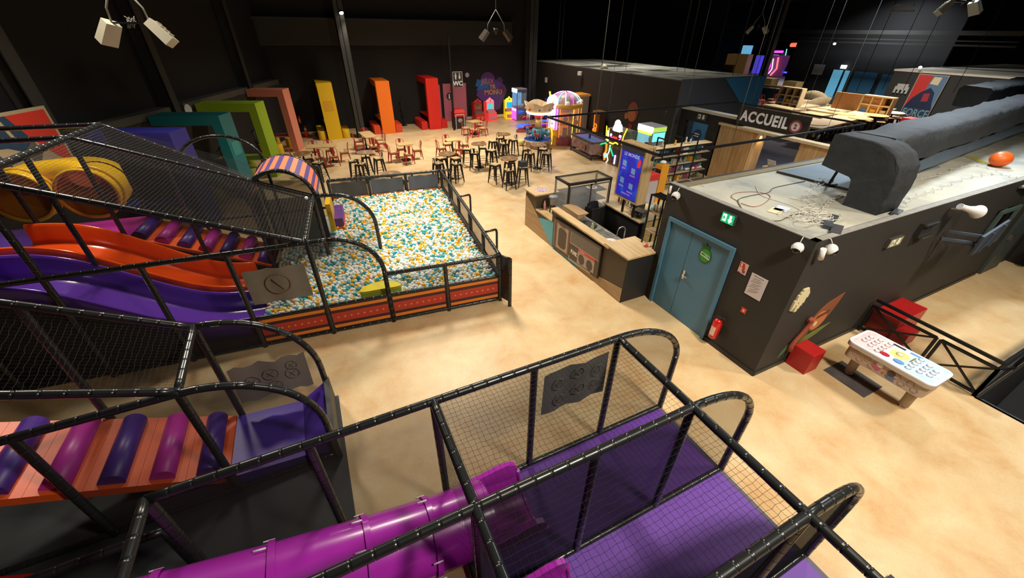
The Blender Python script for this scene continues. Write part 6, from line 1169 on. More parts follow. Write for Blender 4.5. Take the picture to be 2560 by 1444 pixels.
cable('white cable along the front roof edge from the duct foot to the orange ball',[RP(2255,520),RP(2270,500),RP(2310,485),RP(2350,470),RP(2400,450),RP(2450,440),RP(2495,435)],CAB,.006,coil=.07)
cable('upper white cable curving from behind the duct to the orange ball',[RP(2268,462),RP(2300,450),RP(2345,440),RP(2400,420),RP(2440,415),RP(2485,425)],CAB,.006,coil=.06)
cable('white cable running from the orange ball out of the frame',[RP(2490,428),RP(2520,442),RP(2555,447)],CAB,.006,coil=.05)
t=thing('cable_heap','tangled heap of white cables near the roof corner','cable heap',RP(2020,548)+(ZT,)); b=MB()
c0=Vector(RP(2020,548)+(ZT,))
for k in range(14):
    o=c0+Vector((random.uniform(-.3,.35),random.uniform(-.25,.25),.01+.006*k)); r1=random.uniform(.06,.22); b.tube([o+Vector((r1*math.cos(a*PI/8)*1.2,r1*math.sin(a*PI/8)*.7,random.uniform(0,.02))) for a in range(17)],.0055,5)
o=b.build('tangle',CAB,t); o['kind']='stuff'
for (px,py,w,d,h,rz,lab,m_) in ((2068,565,.3,.12,.06,.5,'dark power block at the right of the cable heap',P('power_block',(52,58,64),.5)),(2082,548,.22,.1,.05,.3,'second power block near the duct foot',P('power_block',(52,58,64),.5)),(2240,534,.3,.1,.05,.2,'power strip at the base of the duct',P('power_block2',(70,80,86),.5)),(2090,577,.4,.14,.04,.4,'bundle of dark cables on the roof edge',P('cable_bundle',(60,58,62),.7))):
    p=RP(px,py); b=MB(); b.obox((p[0],p[1],ZT),w,d,h,rz); tag(b.build('power_block',m_),lab,'power block')
for px,py,lab,c in ((1955,522,'bluish sheet of paper on the roof near the cable heap',(196,206,222)),(1940,527,'cream sheet of paper on the roof under the bluish one',(216,204,164)),(2445,400,'yellow scrap lying on the roof beside the duct pipe',(170,160,70)),(2500,393,'pale torn wrapper lying on the roof beyond the yellow scrap',(190,180,160))):
    p=RP(px,py); b=MB(); b.obox((p[0],p[1],ZT+(.004 if 'bluish' in lab else .001)),.3 if py>450 else .7,.2,.003,.3+(.5 if py<450 else 0)); tag(b.build('paper_sheet',P('paper_%d'%px,c,.8)),lab,'paper')
b=MB(); p=RP(1975,495); q=RP(1999,500); b.bar((*p,ZT+.01),(*q,ZT+.01),.02,.01); tag(b.build('stick',CREAM),'thin pale stick lying on the roof beside the white cable','stick')
# cameras
def domecam(x,y,z,d,lab,bar=False):
    t=thing('security_camera',lab,'camera',(x,y,z)); d=Vector(d).normalized(); p=Vector((x,y,z)); MB().sph(p+d*.08,.085,16,10).build('housing',WHT,t)
    MB().sph(p+d*.11+Vector((0,0,-.02)),.066,14,10).build('lens_dome',P('lens_black',(24,26,30),.08),t); MB().tube([p+d*.07+Vector((0,0,.07)),p+d*.02+Vector((0,0,.14)),p-d*.08+Vector((0,0,.13))],.007,5).build('wire',CAB,t); MB().bar(p,p+d*.05,.06).build('mount',WHT,t)
domecam(X1,5.42,2.58,(-1,-.2,-.1),'white dome camera at the left end of the room roof edge'); domecam(X1,2.95,2.6,(-1,-.3,-.2),'white dome camera left of the room corner'); domecam(6.62,Y1,2.6,(.2,-1,-.1),'white dome camera right of the room corner')
b=MB(); b.tube([(6.38,2.66,2.66),(6.43,2.66,2.48)],.04,12); tag(b.build('white_siren',WHT),'small white capsule siren at the room corner between the dome cameras','siren')
b=MB(); b.tube([(6.28,5.62,2.7),(6.28,5.62,2.55)],.025,10); tag(b.build('white_sensor',WHT),'small white sensor at the far left end of the room roof edge','sensor')
# wall prints on the x side wall
fr=PF((X1-.002,3.72,1.72),(0,-1,0),(0,0,1)); t=thing('fire_notice','small red and white fire notice on the charcoal wall right of the blue door','notice',(X1,3.65,1.7)); poly(MB(),fr,[(0,0),(.16,0),(.16,.21),(0,.21)],0,.006).build('plate',P('notice_cream',(216,176,160),.5),t)
poly(MB(),fr,[(.01,.12),(.07,.12),(.07,.2),(.01,.2)],.006,.002).build('red_square',P('notice_red',(190,50,42),.5),t); poly(MB(),fr,[(.07,.08),(.09,.05),(.12,.1),(.09,.2),(.075,.2)],.006,.002).build('red_bar',P('notice_red',(190,50,42),.5),t); poly(MB(),fr,[(.09,.02),(.14,.03),(.13,.08),(.09,.07)],.006,.002).build('blue_square',P('notice_violet',(96,76,130),.5),t); poly(MB(),fr,[(.01,.0),(.06,0),(.06,.02),(.01,.02)],.006,.002).build('red_corner',P('notice_red',(190,50,42),.5),t); poly(MB(),fr,[(.03,.13),(.05,.13),(.05,.19),(.03,.19)],.008,.002).build('white_symbol',WHT,t)
fr=PF((X1-.002,3.46,1.42),(0,-1,0),(0,0,1)); t=thing('evacuation_plan','white evacuation plan sheet on the charcoal wall beside the fire notice','poster',(X1,3.3,1.4)); poly(MB(),fr,[(0,0),(.3,0),(.3,.42),(0,.42)],0,.008).build('sheet',P('plan_white',(206,196,196),.5),t)
b=MB(); 
for k in range(9): b.bar(fr(.03+.02*(k%3),.06+.035*k,.01),fr(.2+.03*(k%2),.12+.03*k,.01),.004,.002)
b.build('drawn_lines',P('plan_grey',(140,130,132),.6),t); text('lettering','EVACUATION',.028,fr(.06,.38,.009),fr.x,fr.u,P('plan_grey',(140,130,132),.6),t,0,ext=.001)
fr=PF((X1-.002,3.40,1.04),(0,-1,0),(0,0,1)); t=thing('extinguisher_sign','tiny red sign above the fire extinguisher','sign',(X1,3.35,1.04)); poly(MB(),fr,[(0,0),(.1,0),(.1,.11),(0,.11)],0,.006).build('plate',P('notice_red',(190,50,42),.5),t); poly(MB(),fr,[(.03,.03),(.07,.03),(.07,.08),(.03,.08)],.006,.002).build('symbol',P('notice_cream',(216,176,160),.5),t)
t=thing('green_door_sign','round green sign with leafy top and white words on the blue door','sign',(X1,4.42,1.55)); fr=PF((X1-.005,4.43,1.69),(0,-1,0),(0,0,1)); GRN=P('sign_green',(52,140,44),.5); GRD=P('sign_dark_green',(24,80,24),.5)
poly(MB(),fr,ell(0,0,.135,.15,28),0,.006).build('ring',GRD,t); poly(MB(),fr,ell(0,0,.12,.135,28),.006,.003).build('disc',GRN,t); poly(MB(),fr,[(-.08,.12),(-.13,.2),(-.07,.19),(-.04,.25),(0,.19),(.05,.22),(.04,.14)],0,.009).build('leaves',GRD,t)
poly(MB(),fr,[(-.1,-.02),(.115,-.05),(.115,.02),(-.1,.05)],.009,.002).build('white_band',P('band_white',(200,225,195),.5),t); text('lettering','MERCI DE',.045,fr(-.085,.005,.012),(0,-1,-.12),(0,-.0,1),GRD,t,.001,ext=.001)
# prints on the front wall
fr=PF((6.46,Y1-.002,1.40),(1,0,0),(0,0,1)); t=thing('pixel_plaque','cream pixel edged wooden plaque on the charcoal wall near the corner','wall decoration',(6.65,Y1,1.4)); b=MB(); cs=.036
rows=['...XXXX..','..XXXXXX.','.XXXXXXXX','.XXXXXXXX','XXXXXXXX.','XXX.XXXX.','XX.XXXX..','X..XXX...','...XX....']
CR2=P('plaque_cream',(208,196,156),.6)
for i,r_ in enumerate(rows):
    j=0
    while j<len(r_):
        if r_[j]=='X':
            k=j
            while k<len(r_) and r_[k]=='X': k+=1
            poly(MB(),fr,[(j*cs,.45-(i+1)*.05),(k*cs,.45-(i+1)*.05),(k*cs,.45-i*.05),(j*cs,.45-i*.05)],0,.03).build('pixel_block',CR2,t); j=k
        else: j+=1
t=thing('monkey_mural','flat orange brown monkey with curled tail and green leaves painted low on the charcoal wall','mural',(7.5,Y1,.2)); fr=PF((0,Y1-.002,0),(1,0,0),(0,0,1)); MB1=P('mural_brown',(132,72,36),.75); MB2=P('mural_tan',(190,112,60),.75)
poly(MB(),fr,[(7.40,.92),(7.42,.78),(7.5,.67),(7.62,.62),(7.76,.65),(7.88,.76),(7.98,.92),(8.04,1.08),(8.08,1.2),(8.12,1.36),(8.0,1.34),(7.86,1.3),(7.7,1.26),(7.54,1.16),(7.44,1.04)],0,.006).build('head',MB1,t); poly(MB(),fr,ell(7.66,.86,.22,.21,20),.006,.004).build('face',MB2,t); poly(MB(),fr,ell(7.6,.8,.05,.06,14),.010,.003).build('pale_muzzle',P('muzzle_cream',(216,200,170),.7),t)
poly(MB(),fr,[(7.52,.92),(7.88,.98),(7.9,1.05),(7.53,1.0)],.011,.002).build('dark_band',P('mural_dark_brown',(96,50,26),.75),t)
b=MB(); b.tube([Vector((x,Y1-.05,z)) for x,z in ((7.08,.38),(7.04,.5),(7.1,.62),(7.2,.75),(7.27,.88),(7.3,.98),(7.26,1.05),(7.19,1.03))],[.05,.045,.035,.035,.035,.04,.045,.035],8); o=b.build('tail',P('mural_rust',(140,66,48),.75),t); 
poly(MB(),fr,[(6.86,.22),(6.98,.28),(7.1,.42),(7.12,.54),(7.0,.48),(6.9,.36)],0,.006).build('green_leaf',P('leaf_green',(66,104,62),.75),t); poly(MB(),fr,[(7.35,.36),(7.55,.36),(7.9,.48),(8.2,.64),(7.95,.62),(7.7,.58),(7.45,.5)],0,.006).build('green_leaf',P('leaf_olive',(112,120,48),.75),t); poly(MB(),fr,[(7.12,.5),(7.3,.56),(7.5,.74),(7.52,.56),(7.4,.42),(7.2,.38)],0,.005).build('brown_leaf',P('leaf_brown',(106,80,34),.75),t)
# cubes, blocks
RC=P('red_vinyl_cube',(170,26,26),.4,noise=.08,nscale=2)
def rblock(x0,x1,y0,y1,h,lab,nm='foam_cube'):
    b=MB(); e=.015; b.hexa([(x0,y0,0),(x1,y0,0),(x1,y1,0),(x0,y1,0)],[(x0,y0,h-e),(x1,y0,h-e),(x1,y1,h-e),(x0,y1,h-e)]); b.hexa([(x0,y0,h-e),(x1,y0,h-e),(x1,y1,h-e),(x0,y1,h-e)],[(x0+e,y0+e,h),(x1-e,y0+e,h),(x1-e,y1-e,h),(x0+e,y1-e,h)]); return tag(b.build(nm,RC),lab,'foam seat')
rblock(7.2,7.57,2.36,2.72,.46,'red cube seat against the charcoal wall under the painted leaves'); rblock(9.85,10.9,2.25,2.72,.47,'long red seat block against the charcoal wall, farther one behind the railing','foam_block'); rblock(9.75,10.2,2.0,2.24,.3,'low red seat block in front of the long one behind the railing','foam_block')
# puck table
t=thing('arcade_hockey_table','white low hockey style table with red and blue printed ends and glowing top','game table',(8.02,1.6,0)); x0,x1,y0,y1=7.68,8.36,.98,2.22
def rr_(x0,x1,y0,y1,r,n=5):
    o=[]
    for cx,cy,a in ((x1-r,y1-r,0),(x0+r,y1-r,PI/2),(x0+r,y0+r,PI),(x1-r,y0+r,3*PI/2)):
        for k in range(n+1): o.append((cx+r*math.cos(a+PI/2*k/n),cy+r*math.sin(a+PI/2*k/n)))
    return o
TB=P('table_body_beige',(178,158,138),.5,noise=.08,nscale=5)
b=MB(); b.prism([(a,c,.47) for a,c in rr_(x0+.04,x1-.04,y0+.04,y1-.04,.1)],(0,0,.24)); b.build('body',TB,t); b=MB(); b.prism([(a,c,.71) for a,c in rr_(x0,x1,y0,y1,.11)],(0,0,.07)); b.build('upper_rim',P('table_rim_beige',(186,172,158),.5),t)
b=MB(); b.prism([(a,c,.78) for a,c in rr_(x0,x1,y0,y1,.11)],(0,0,.02)); b.build('top',P('table_white_top',(222,226,234),.3,emis=.18),t)
b=MB(); b.prism([(a,c,.8) for a,c in rr_(x0+.04,x1-.04,y0+.04,y0+.5,.05)],(0,0,.002)); b.build('blue_field',P('field_blue',(176,208,232),.4,emis=.15,rgb2=(206,222,236),nscale=9),t); b=MB(); b.prism([(a,c,.8) for a,c in rr_(x0+.04,x1-.04,y1-.46,y1-.04,.05)],(0,0,.002)); b.build('red_field',P('field_rose',(222,190,190),.4,emis=.1,rgb2=(232,214,212),nscale=9),t)
cl=[P('ring_blue',(96,140,190),.4),P('ring_rose',(176,96,100),.4)]
for side,ys_,c in ((0,[(1.38,5),(1.25,4),(1.14,3)],cl[0]),(1,[(1.82,5),(1.95,4),(2.07,3)],cl[1])):
    for yy,n in ys_:
        for k in range(n):
            cx=8.02+(k-(n-1)/2)*.105; b=MB(); b.lathe([(.042,.80),(.042,.806),(.036,.806)],(cx,yy,0),14); g=b.build('target_ring',c,t); MB().lathe([(.032,.802),(.034,.822),(.02,.83)],(cx-.012,yy,0),14).build('dome_button',P('button_white',(232,232,236),.25),g)
b=MB(); b.lathe([(.13,.801),(.13,.804)],(8.05,1.6,0),24); b.build('yellow_glow_disc',P('disc_yellow',(232,226,120),.4,emis=.25),t); MB().lathe([(.05,.803),(.055,.82),(.02,.826)],(8.05,1.6,0),16).build('centre_puck',P('puck_cream',(226,214,196),.3),t)
for nm,(cx,cy),m_,rx,ry in (('red_gem',(7.83,1.72),P('gem_red',(190,40,54),.3),.045,.07),('blue_gem',(7.83,1.52),P('gem_blue',(110,160,220),.3),.05,.075)):
    b=MB(); b.prism([(a,c,.801) for a,c in ell(cx,cy,rx,ry,8)],(0,0,.02)); b.build(nm,m_,t)
for x_,ya,yb,m_ in ((8.28,1.62,1.8,P('panel_dark',(56,50,58),.4)),(8.28,1.38,1.55,P('panel_blue',(90,160,215),.4,emis=.2))): MB().box(x_-.02,x_+.02,ya,yb,.801,.81).build('printed_bar',m_,t)
b=MB(); b.box(8.0,8.2,1.43,1.45,.801,.805); b.box(7.75,7.95,1.66,1.675,.801,.805) if False else None; b.build('score_bar',P('bar_olive',(120,120,50),.4),t)
fr=PF((x0+.038,y1-.1,.48),(0,-1,0),(0,0,1)); HX=[P('hex_orange',(206,140,110),.5),P('hex_mauve',(150,128,140),.5)]
for k,(cx,cz) in enumerate(((.1,.15),(.19,.08),(.28,.16),(.37,.08),(.72,.14),(.81,.07),(.9,.15),(.98,.08))):
    b=MB(); b.tube([fr(cx+.05*math.cos(a*PI/3),cz+.05*math.sin(a*PI/3),.003) for a in range(6)],.0035,4,closed=True); b.build('hexagon_line',HX[0 if k<4 else 1],t)
for nm,pts,m_ in (('cup_holder',ell(.46,.17,.05,.04,14),P('holder_cream',(226,214,190),.4)),('pink_bolt',[(.36,.12),(.41,.16),(.5,.1),(.47,.05)],P('bolt_pink',(186,84,130),.5)),('dark_badge',ell(.64,.14,.055,.05,14),P('badge_dark',(70,54,46),.5)),('blue_swoosh',[(.58,.07),(.7,.09),(.72,.02),(.62,.03)],P('swoosh_blue',(84,112,160),.5)),('orange_dot',ell(.55,.08,.02,.02,10),P('dot_orange',(196,94,56),.5))): poly(MB(),fr,pts,.001,.006).build(nm,m_,t)
for yy in (2.03,1.17):
    MB().cyl((8.0,yy,.05),(8.0,yy,.48),.07,.08,n=16).build('leg',TB,t); MB().lathe([(.06,0),(.065,.03),(.05,.05)],(8.0,yy,0),14).build('foot',STEEL,t)
t=thing('game_mat','dark grey worn mat on the floor under the hockey style table','mat',(7.95,1.9,0)); b=MB(); b.hexa([(7.62,1.56,0),(8.2,1.56,0),(8.25,2.28,0),(7.66,2.28,0)],[(7.62,1.56,.008),(8.2,1.56,.008),(8.25,2.28,.008),(7.66,2.28,.008)]); b.build('sheet',P('worn_mat',(88,82,82),.9,noise=.35,nscale=5),t)
# railing
t=thing('railing','black steel balustrade with crossed bars and smoked panels by the stairwell','railing',(9.5,1.7,0)); A=Vector((9.6,2.7,0)); M_=Vector((9.52,1.62,0)); M2=Vector((9.51,1.55,0)); B_=Vector((9.45,.76,0)); Zu=Vector((0,0,1)); C3=Vector((12.5,.76,0))
def bay(p,q,zt=.64):
    for k in (p,q): MB().bar(k,k+Zu*zt,.05).build('post',BLKM,t)
    for z in (.06,zt): MB().bar(p+Zu*z,q+Zu*z,.045).build('rail',BLKM,t)
    MB().bar(p+Zu*.06,q+Zu*zt,.03).build('cross_bar',BLKM,t); MB().bar(q+Zu*.06,p+Zu*zt,.03).build('cross_bar',BLKM,t); b=MB(); b.quad(p+Zu*.08,q+Zu*.08,q+Zu*(zt-.02),p+Zu*(zt-.02)); b.build('mesh_infill',scrim('rail_scrim',(50,44,40),.35),t)
bay(A,M_); bay(M2,B_); bay(B_,Vector((11,.76,0))); bay(Vector((11.05,.76,0)),C3)
MB().bar(A+Zu*.78,B_+Zu*.77,.05).build('handrail',BLKM,t); MB().bar(B_+Zu*.77,C3+Zu*.77,.05).build('handrail',BLKM,t)
ST_=P('stair_blue_grey',(60,66,78),.7)
t=thing('staircase','dark blue grey staircase going down beside the railing at the right edge','stairs',(10.5,-.2,-1.5))
for k in range(12): MB().box(9.5+k*.28,9.5+(k+1)*.28,-1.2,.68,-.16*(k+1)-1.0,-.16*(k+1)+.0).build('step',ST_,t)
struct(MB().box(9.40,9.46,-3,.74,-3,0.0),'wall_stairwell',BLK); struct(MB().box(9.46,14,.70,.73,-3,0.0),'wall_stairwell',BLK); struct(MB().box(9.46,14,-1.3,-1.25,-3,.02),'wall_stairwell',BLK)
# horn, brackets, tv arm
t=thing('horn_speaker','white horn speaker on the charcoal wall under the roof edge','speaker',(10.6,2.6,2.4)); b=MB(); b.tube([(10.4,2.62,2.68),(10.58,2.55,2.63),(10.74,2.49,2.59),(10.8,2.47,2.57)],[.045,.055,.09,.125],20,caps=False); b.build('horn',WHT,t); b=MB(); b.tube([(10.38,2.63,2.69),(10.42,2.61,2.67)],.055,14); b.build('driver',WHT,t); b=MB(); b.cyl((10.76,2.485,2.585),(10.77,2.48,2.582),.095,n=20); b.build('mouth',P('horn_inner',(206,160,140),.5),t)
b=MB(); b.bar((10.45,2.74,2.6),(10.5,2.6,2.62),.03); b.build('bracket',STEEL,t)
t=thing('screen_arm','grey screen mounting arm with a back plate on the charcoal wall','bracket',(11.3,2.5,1.7)); GA=P('arm_grey',(84,92,104),.4,metal=.4)
b=MB(); b.hexa([(10.9,2.2,1.75),(11.7,2.2,1.95),(11.7,2.24,1.95),(10.9,2.24,1.75)],[(10.9,2.2,2.15),(11.7,2.2,2.35),(11.7,2.24,2.35),(10.9,2.24,2.15)]); b.build('plate',GA,t)
for a,c in (((10.95,2.7,1.85),(11.1,2.25,1.9)),((10.95,2.7,2.05),(11.1,2.25,2.1)),((10.7,2.68,1.95),(11.05,2.3,1.95)),((11.1,2.2,1.8),(11.15,2.18,2.2)),((11.45,2.2,1.85),(11.5,2.18,2.3))): MB().bar(a,c,.05).build('arm_bar',GA,t)
t=thing('wall_bracket','small dark wall bracket left of the screen arm','bracket',(9.7,2.7,2.2)); MB().box(9.55,9.95,2.68,2.75,2.2,2.45).build('plate',BLK,t); MB().box(9.55,9.95,2.62,2.68,2.42,2.46).build('lip',STEEL,t); MB().box(9.6,9.98,2.62,2.68,2.18,2.21).build('lip',STEEL,t)
b=MB(); b.tube([(13.4,2.72,2.6),(14.0,2.6,2.66),(14.6,2.72,2.6)],[.03,.1,.03],8); tag(b.build('wall_hood',P('hood_grey',(120,122,124),.5)),'grey curved hood on the wall above the framed window','hood'); b=MB(); b.tube([(14.6,2.7,2.75),(14.9,2.55,2.72)],[.1,.12],12); tag(b.build('roof_lamp',CREAM),'cream round lamp on the roof edge at the right border','lamp')
ext(16.6,2.3,.3,(-1,0),'red fire extinguisher by the far grey green door at the right edge')
b=MB(); b.bar((9.6,2.72,.0),(9.6,2.72,.0001),.01) if False else None
# ================================================================ HANGING FLOODLIGHTS
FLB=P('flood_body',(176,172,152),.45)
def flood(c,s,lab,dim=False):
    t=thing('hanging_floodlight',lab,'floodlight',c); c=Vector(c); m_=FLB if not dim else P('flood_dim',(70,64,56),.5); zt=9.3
    vx=cR; vy=cU
    for sx in (-1,1):
        a=c+vx*(.32*sx*s)-Vector((0,0,.02)); rot=.5*sx
        dx=(vx*math.cos(rot)+Vector((0,0,1))*math.sin(rot)*-1*1.0).normalized() if False else (vx*math.cos(.6)-Vector((0,0,1))*math.sin(.6)*sx*-1*1).normalized()
        xx=(vx*sx*math.sin(.7)+Vector((0,0,1))*-math.cos(.7)).normalized(); yy=cF; zz=xx.cross(yy).normalized(); yy=zz.cross(xx)
        b=MB(); o=a+Vector((0,0,.12*s)); L_,w_,h_=.38*s,.22*s,.14*s
        b.hexa([o+yy*(-w_/2)+zz*(-h_/2),o+yy*(w_/2)+zz*(-h_/2),o+yy*(w_/2)+zz*(h_/2),o+yy*(-w_/2)+zz*(h_/2)],[o+xx*L_+yy*(-w_*.55)+zz*(-h_*.6),o+xx*L_+yy*(w_*.55)+zz*(-h_*.6),o+xx*L_+yy*(w_*.55)+zz*(h_*.6),o+xx*L_+yy*(-w_*.55)+zz*(h_*.6)])
        h=b.build('lamp_head',m_,t); b=MB(); 
        for k in range(4): b.hexa([o+xx*(L_*(.2+.18*k))+yy*(-w_*.4)+zz*(h_*.6*sx),o+xx*(L_*(.24+.18*k))+yy*(-w_*.4)+zz*(h_*.6*sx),o+xx*(L_*(.24+.18*k))+yy*(w_*.4)+zz*(h_*.6*sx),o+xx*(L_*(.2+.18*k))+yy*(w_*.4)+zz*(h_*.6*sx)],[o+xx*(L_*(.2+.18*k))+yy*(-w_*.4)+zz*(h_*.75*sx),o+xx*(L_*(.24+.18*k))+yy*(-w_*.4)+zz*(h_*.75*sx),o+xx*(L_*(.24+.18*k))+yy*(w_*.4)+zz*(h_*.75*sx),o+xx*(L_*(.2+.18*k))+yy*(w_*.4)+zz*(h_*.75*sx)])
        b.build('cooling_fins',m_,h); MB().tube([a+Vector((0,0,.12*s)),a+vx*(-.02*sx*s)+Vector((0,0,.32*s)),c+Vector((0,0,.75*s))],.012*s+.004,6).build('hanger_wire',P('wire_grey',(130,128,118),.5),t)
    MB().bar(c+vx*(-.3*s)+Vector((0,0,.1*s)),c+vx*(.3*s)+Vector((0,0,.1*s)),.03*s).build('cross_bar',BLKM,t); MB().cyl(c+Vector((0,0,.7*s)),Vector((c.x,c.y,9.4)),.012,n=5).build('drop_wire',P('wire_grey',(130,128,118),.5),t)
    b=MB()
    for k in range(5): b.tube([c+vx*(random.uniform(-.1,.1)*s)+Vector((0,0,random.uniform(-.05,.2)*s)) for _ in range(4)],.006*s,4)
    b.build('cable_tangle',P('wire_grey',(130,128,118),.5),t)
d=ray(335,75); flood(tuple(CAM+d*(8.3)),1.25,'nearest pair of pale floodlights hanging at the upper left')
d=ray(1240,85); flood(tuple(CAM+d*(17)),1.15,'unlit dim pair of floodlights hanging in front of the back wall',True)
d=ray(1895,72); flood(tuple(CAM+d*(17)),.75,'small pale pair of floodlights hanging above the far restaurant')
d=ray(2402,14); flood(tuple(CAM+d*(11)),.95,'pale pair of floodlights cut by the top edge at the right')
GHW=P('hanger_dark',(66,65,62),.6)
for n,(px,py,X) in enumerate(((1393,150,15.5),(1402,150,15.8),(1505,160,16),(1565,170,16.5),(1700,140,18),(1720,140,18.2),(1845,140,19),(1905,130,21),(1915,130,21.3),(2175,150,24),(2245,140,26),(2300,140,27),(2440,130,28))):
    p=onx(px,py,X); o=MB().cyl((p.x,p.y,3.0),(p.x,p.y,9.4),.012,n=5).build('hanging_wire',GHW); tag(o,'thin grey ceiling wire, '+['leftmost of the pair over the dark block','right one of the pair over the dark block','over the middle of the tiled roof','over the right part of the tiled roof','left one of the pair before the chain curtain','right one of the pair before the chain curtain','above the blue triangle','left one of the pair right of the blue triangle','right one of the pair right of the blue triangle','above the far spotlight','right of the far spotlight','above the poster room','above the big black duct'][n],'wire')
t=thing('ceiling_bracket','pale angular bracket frame hanging in the dark at the upper right','bracket',tuple(onx(2240,25,22)))
p=[onx(*q,22) for q in ((2285,12),(2240,13),(2228,28),(2285,27))]; MB().bar(p[0],p[1],.06).build('bar',FLB,t); MB().bar(p[1],p[2],.06).build('bar',FLB,t); MB().bar(p[2],p[3],.06).build('bar',FLB,t)
# chain curtain
t=thing('chain_curtain','dark curtain of hanging chains above the tiled roof','curtain',(26,29,3)); 
b=MB(); q0=onx(1540,100,27); q1=onx(1800,100,27); b.box(27,27.1,q1.y,q0.y,2.5,9.3); b.build('backing',P('curtain_black',(9,9,11),.9),t)
b=MB(); rr=random.Random(2)
for k in range(60):
    y=rr.uniform(q1.y,q0.y); z=rr.uniform(3.6,7.5); b.tube([(26.95,y,z),(26.93,y+.03,z-.25),(26.95,y,z-.5)],.02,4)
o=b.build('chains',P('chain_grey',(40,40,44),.5),t); o['kind']='stuff'
tag(MB().box(34,34.4,23.8,24.2,0,9.4).build('steel_column',P('dark_column',(24,24,26),.7)),'black square column right of the far wooden cabin','column')
# ================================================================ POSTERS
fr=PF(tuple(WL(-1.42,.02,1.72)),tuple(-wx),(0,0,1)); fr=PF(tuple(WL(-4.1,.02,1.75)),tuple(wx),(0,0,1)) 
t=thing('framed_poster','large framed red, navy and beige poster on the left wall behind the slides','poster',tuple(fr(1.3,0,0))); Wd=2.7; Hh=1.85
poly(MB(),fr,[(0,0),(Wd,0),(Wd,Hh),(0,Hh)],0,.04).build('frame',P('frame_beige',(170,156,124),.6),t)
poly(MB(),fr,[(.07,.07),(Wd-.07,.07),(Wd-.07,Hh-.07),(.07,Hh-.07)],.041,.004).build('beige_field',P('poster_beige',(176,160,130),.6),t)
poly(MB(),fr,[(Wd-.07,.5),(Wd-.07,Hh-.07),(Wd-1.05,Hh-.07),(Wd-.75,1.2),(Wd-.4,.75)],.046,.003).build('red_field',P('poster_red',(198,50,36),.6),t)
poly(MB(),fr,[(.07,Hh-.07),(Wd-1.05,Hh-.07),(Wd-.75,1.2),(Wd-1.1,1.0),(Wd-1.4,1.15),(.07,1.3)],.046,.003).build('navy_field',P('poster_navy',(34,62,88),.6),t)
for k,pts in enumerate(([(Wd-1.3,Hh-.1),(Wd-1.22,Hh-.1),(Wd-1.1,1.3),(Wd-1.18,1.3)],[(Wd-1.1,1.0),(Wd-.75,1.2),(Wd-.7,.9),(Wd-.95,.6)],[(.3,1.0),(1.0,1.15),(1.2,.7),(.6,.3)])): poly(MB(),fr,pts,.050,.003).build('shape_patch',[P('poster_beige',(176,160,130),.6),P('poster_grey',(90,88,84),.6),P('poster_slate',(70,80,92),.6)][k],t)
XP=40.93
c=[onx(*q,XP) for q in ((2296,192),(2373,196),(2252,292))]; y0_,y1_,zt_,zb_=c[0].y,c[1].y,2.95,c[2].z
fr=PF((XP,y0_,zb_),(0,-1,0),(0,0,1)); Wd=y0_-y1_; Hh=zt_-zb_
t=thing('force_poster','tall red, blue and navy poster with the word FORCE on the far dark wall','poster',(XP,(y0_+y1_)/2,zb_))
def uv(pts): return [(a*Wd,b_*Hh) for a,b_ in pts]
poly(MB(),fr,uv([(0,0),(1,0),(1,1),(0,1)]),0,.05).build('frame',P('poster_frame',(150,140,120),.6),t); poly(MB(),fr,uv([(.03,.02),(.97,.02),(.97,.98),(.03,.98)]),.051,.004).build('red_half',P('fposter_red',(184,44,38),.6),t)
poly(MB(),fr,uv([(.55,.02),(.97,.02),(.97,.98),(.5,.98),(.45,.6)]),.056,.004).build('blue_half',P('fposter_blue',(84,110,140),.6),t)
poly(MB(),fr,uv([(.03,.25),(.15,.45),(.35,.6),(.6,.72),(.8,.62),(.88,.4),(.97,.25),(.97,.02),(.03,.02)]),.061,.004).build('navy_mound',P('fposter_navy',(20,30,60),.6),t); poly(MB(),fr,uv([(.5,.8),(.78,.78),(.8,.95),(.55,.95)]),.061,.004).build('cream_patch',P('fposter_cream',(206,190,150),.6),t); poly(MB(),fr,uv([(.5,.4),(.72,.42),(.68,.6),(.48,.58)]),.066,.004).build('crimson_patch',P('fposter_crimson',(150,40,54),.6),t); poly(MB(),fr,uv([(.03,.03),(.97,.03),(.97,.24),(.03,.24)]),.066,.003).build('dark_band',P('fposter_teal',(24,52,66),.6),t)
text('lettering','FORCE',Hh*.24,fr(.06*Wd,.055*Hh,.075),fr.x,fr.u,P('force_grey',(110,140,150),.6),t,.008,ext=.004,sx=Wd*.9/(Hh*.24*3.1))
# pale pixel blob beside
p=onx(2257,220,XP); fr=PF((XP,p.y+.5,p.z-.4),(0,-1,0),(0,0,1)); t=thing('pixel_plaque','pale pixel edged plaque on the far dark wall left of the FORCE poster','wall decoration',(XP,p.y,p.z-.4))
for k,(a,b_,c_,e_) in enumerate(((.1,.9,.55,.75),(0,1,.3,.55),(0,.15,.05,.3),(.28,.42,.05,.3),(.58,.72,.05,.3),(.85,1,.05,.3))): poly(MB(),fr,[(a*.9,c_*.9),(b_*.9,c_*.9),(b_*.9,e_*.9),(a*.9,e_*.9)],0,.05).build('pixel_block',P('plaque_pale',(170,170,160),.6),t)
p=onx(2045,175,47.8); tag(MB().box(47.75,47.85,p.y-.5,p.y+.5,p.z-.4,p.z+.5).build('pale_plaque',P('plaque_pale',(170,170,160),.6)),'pale angular plaque on the far wall left of the lit glass doors','wall decoration')
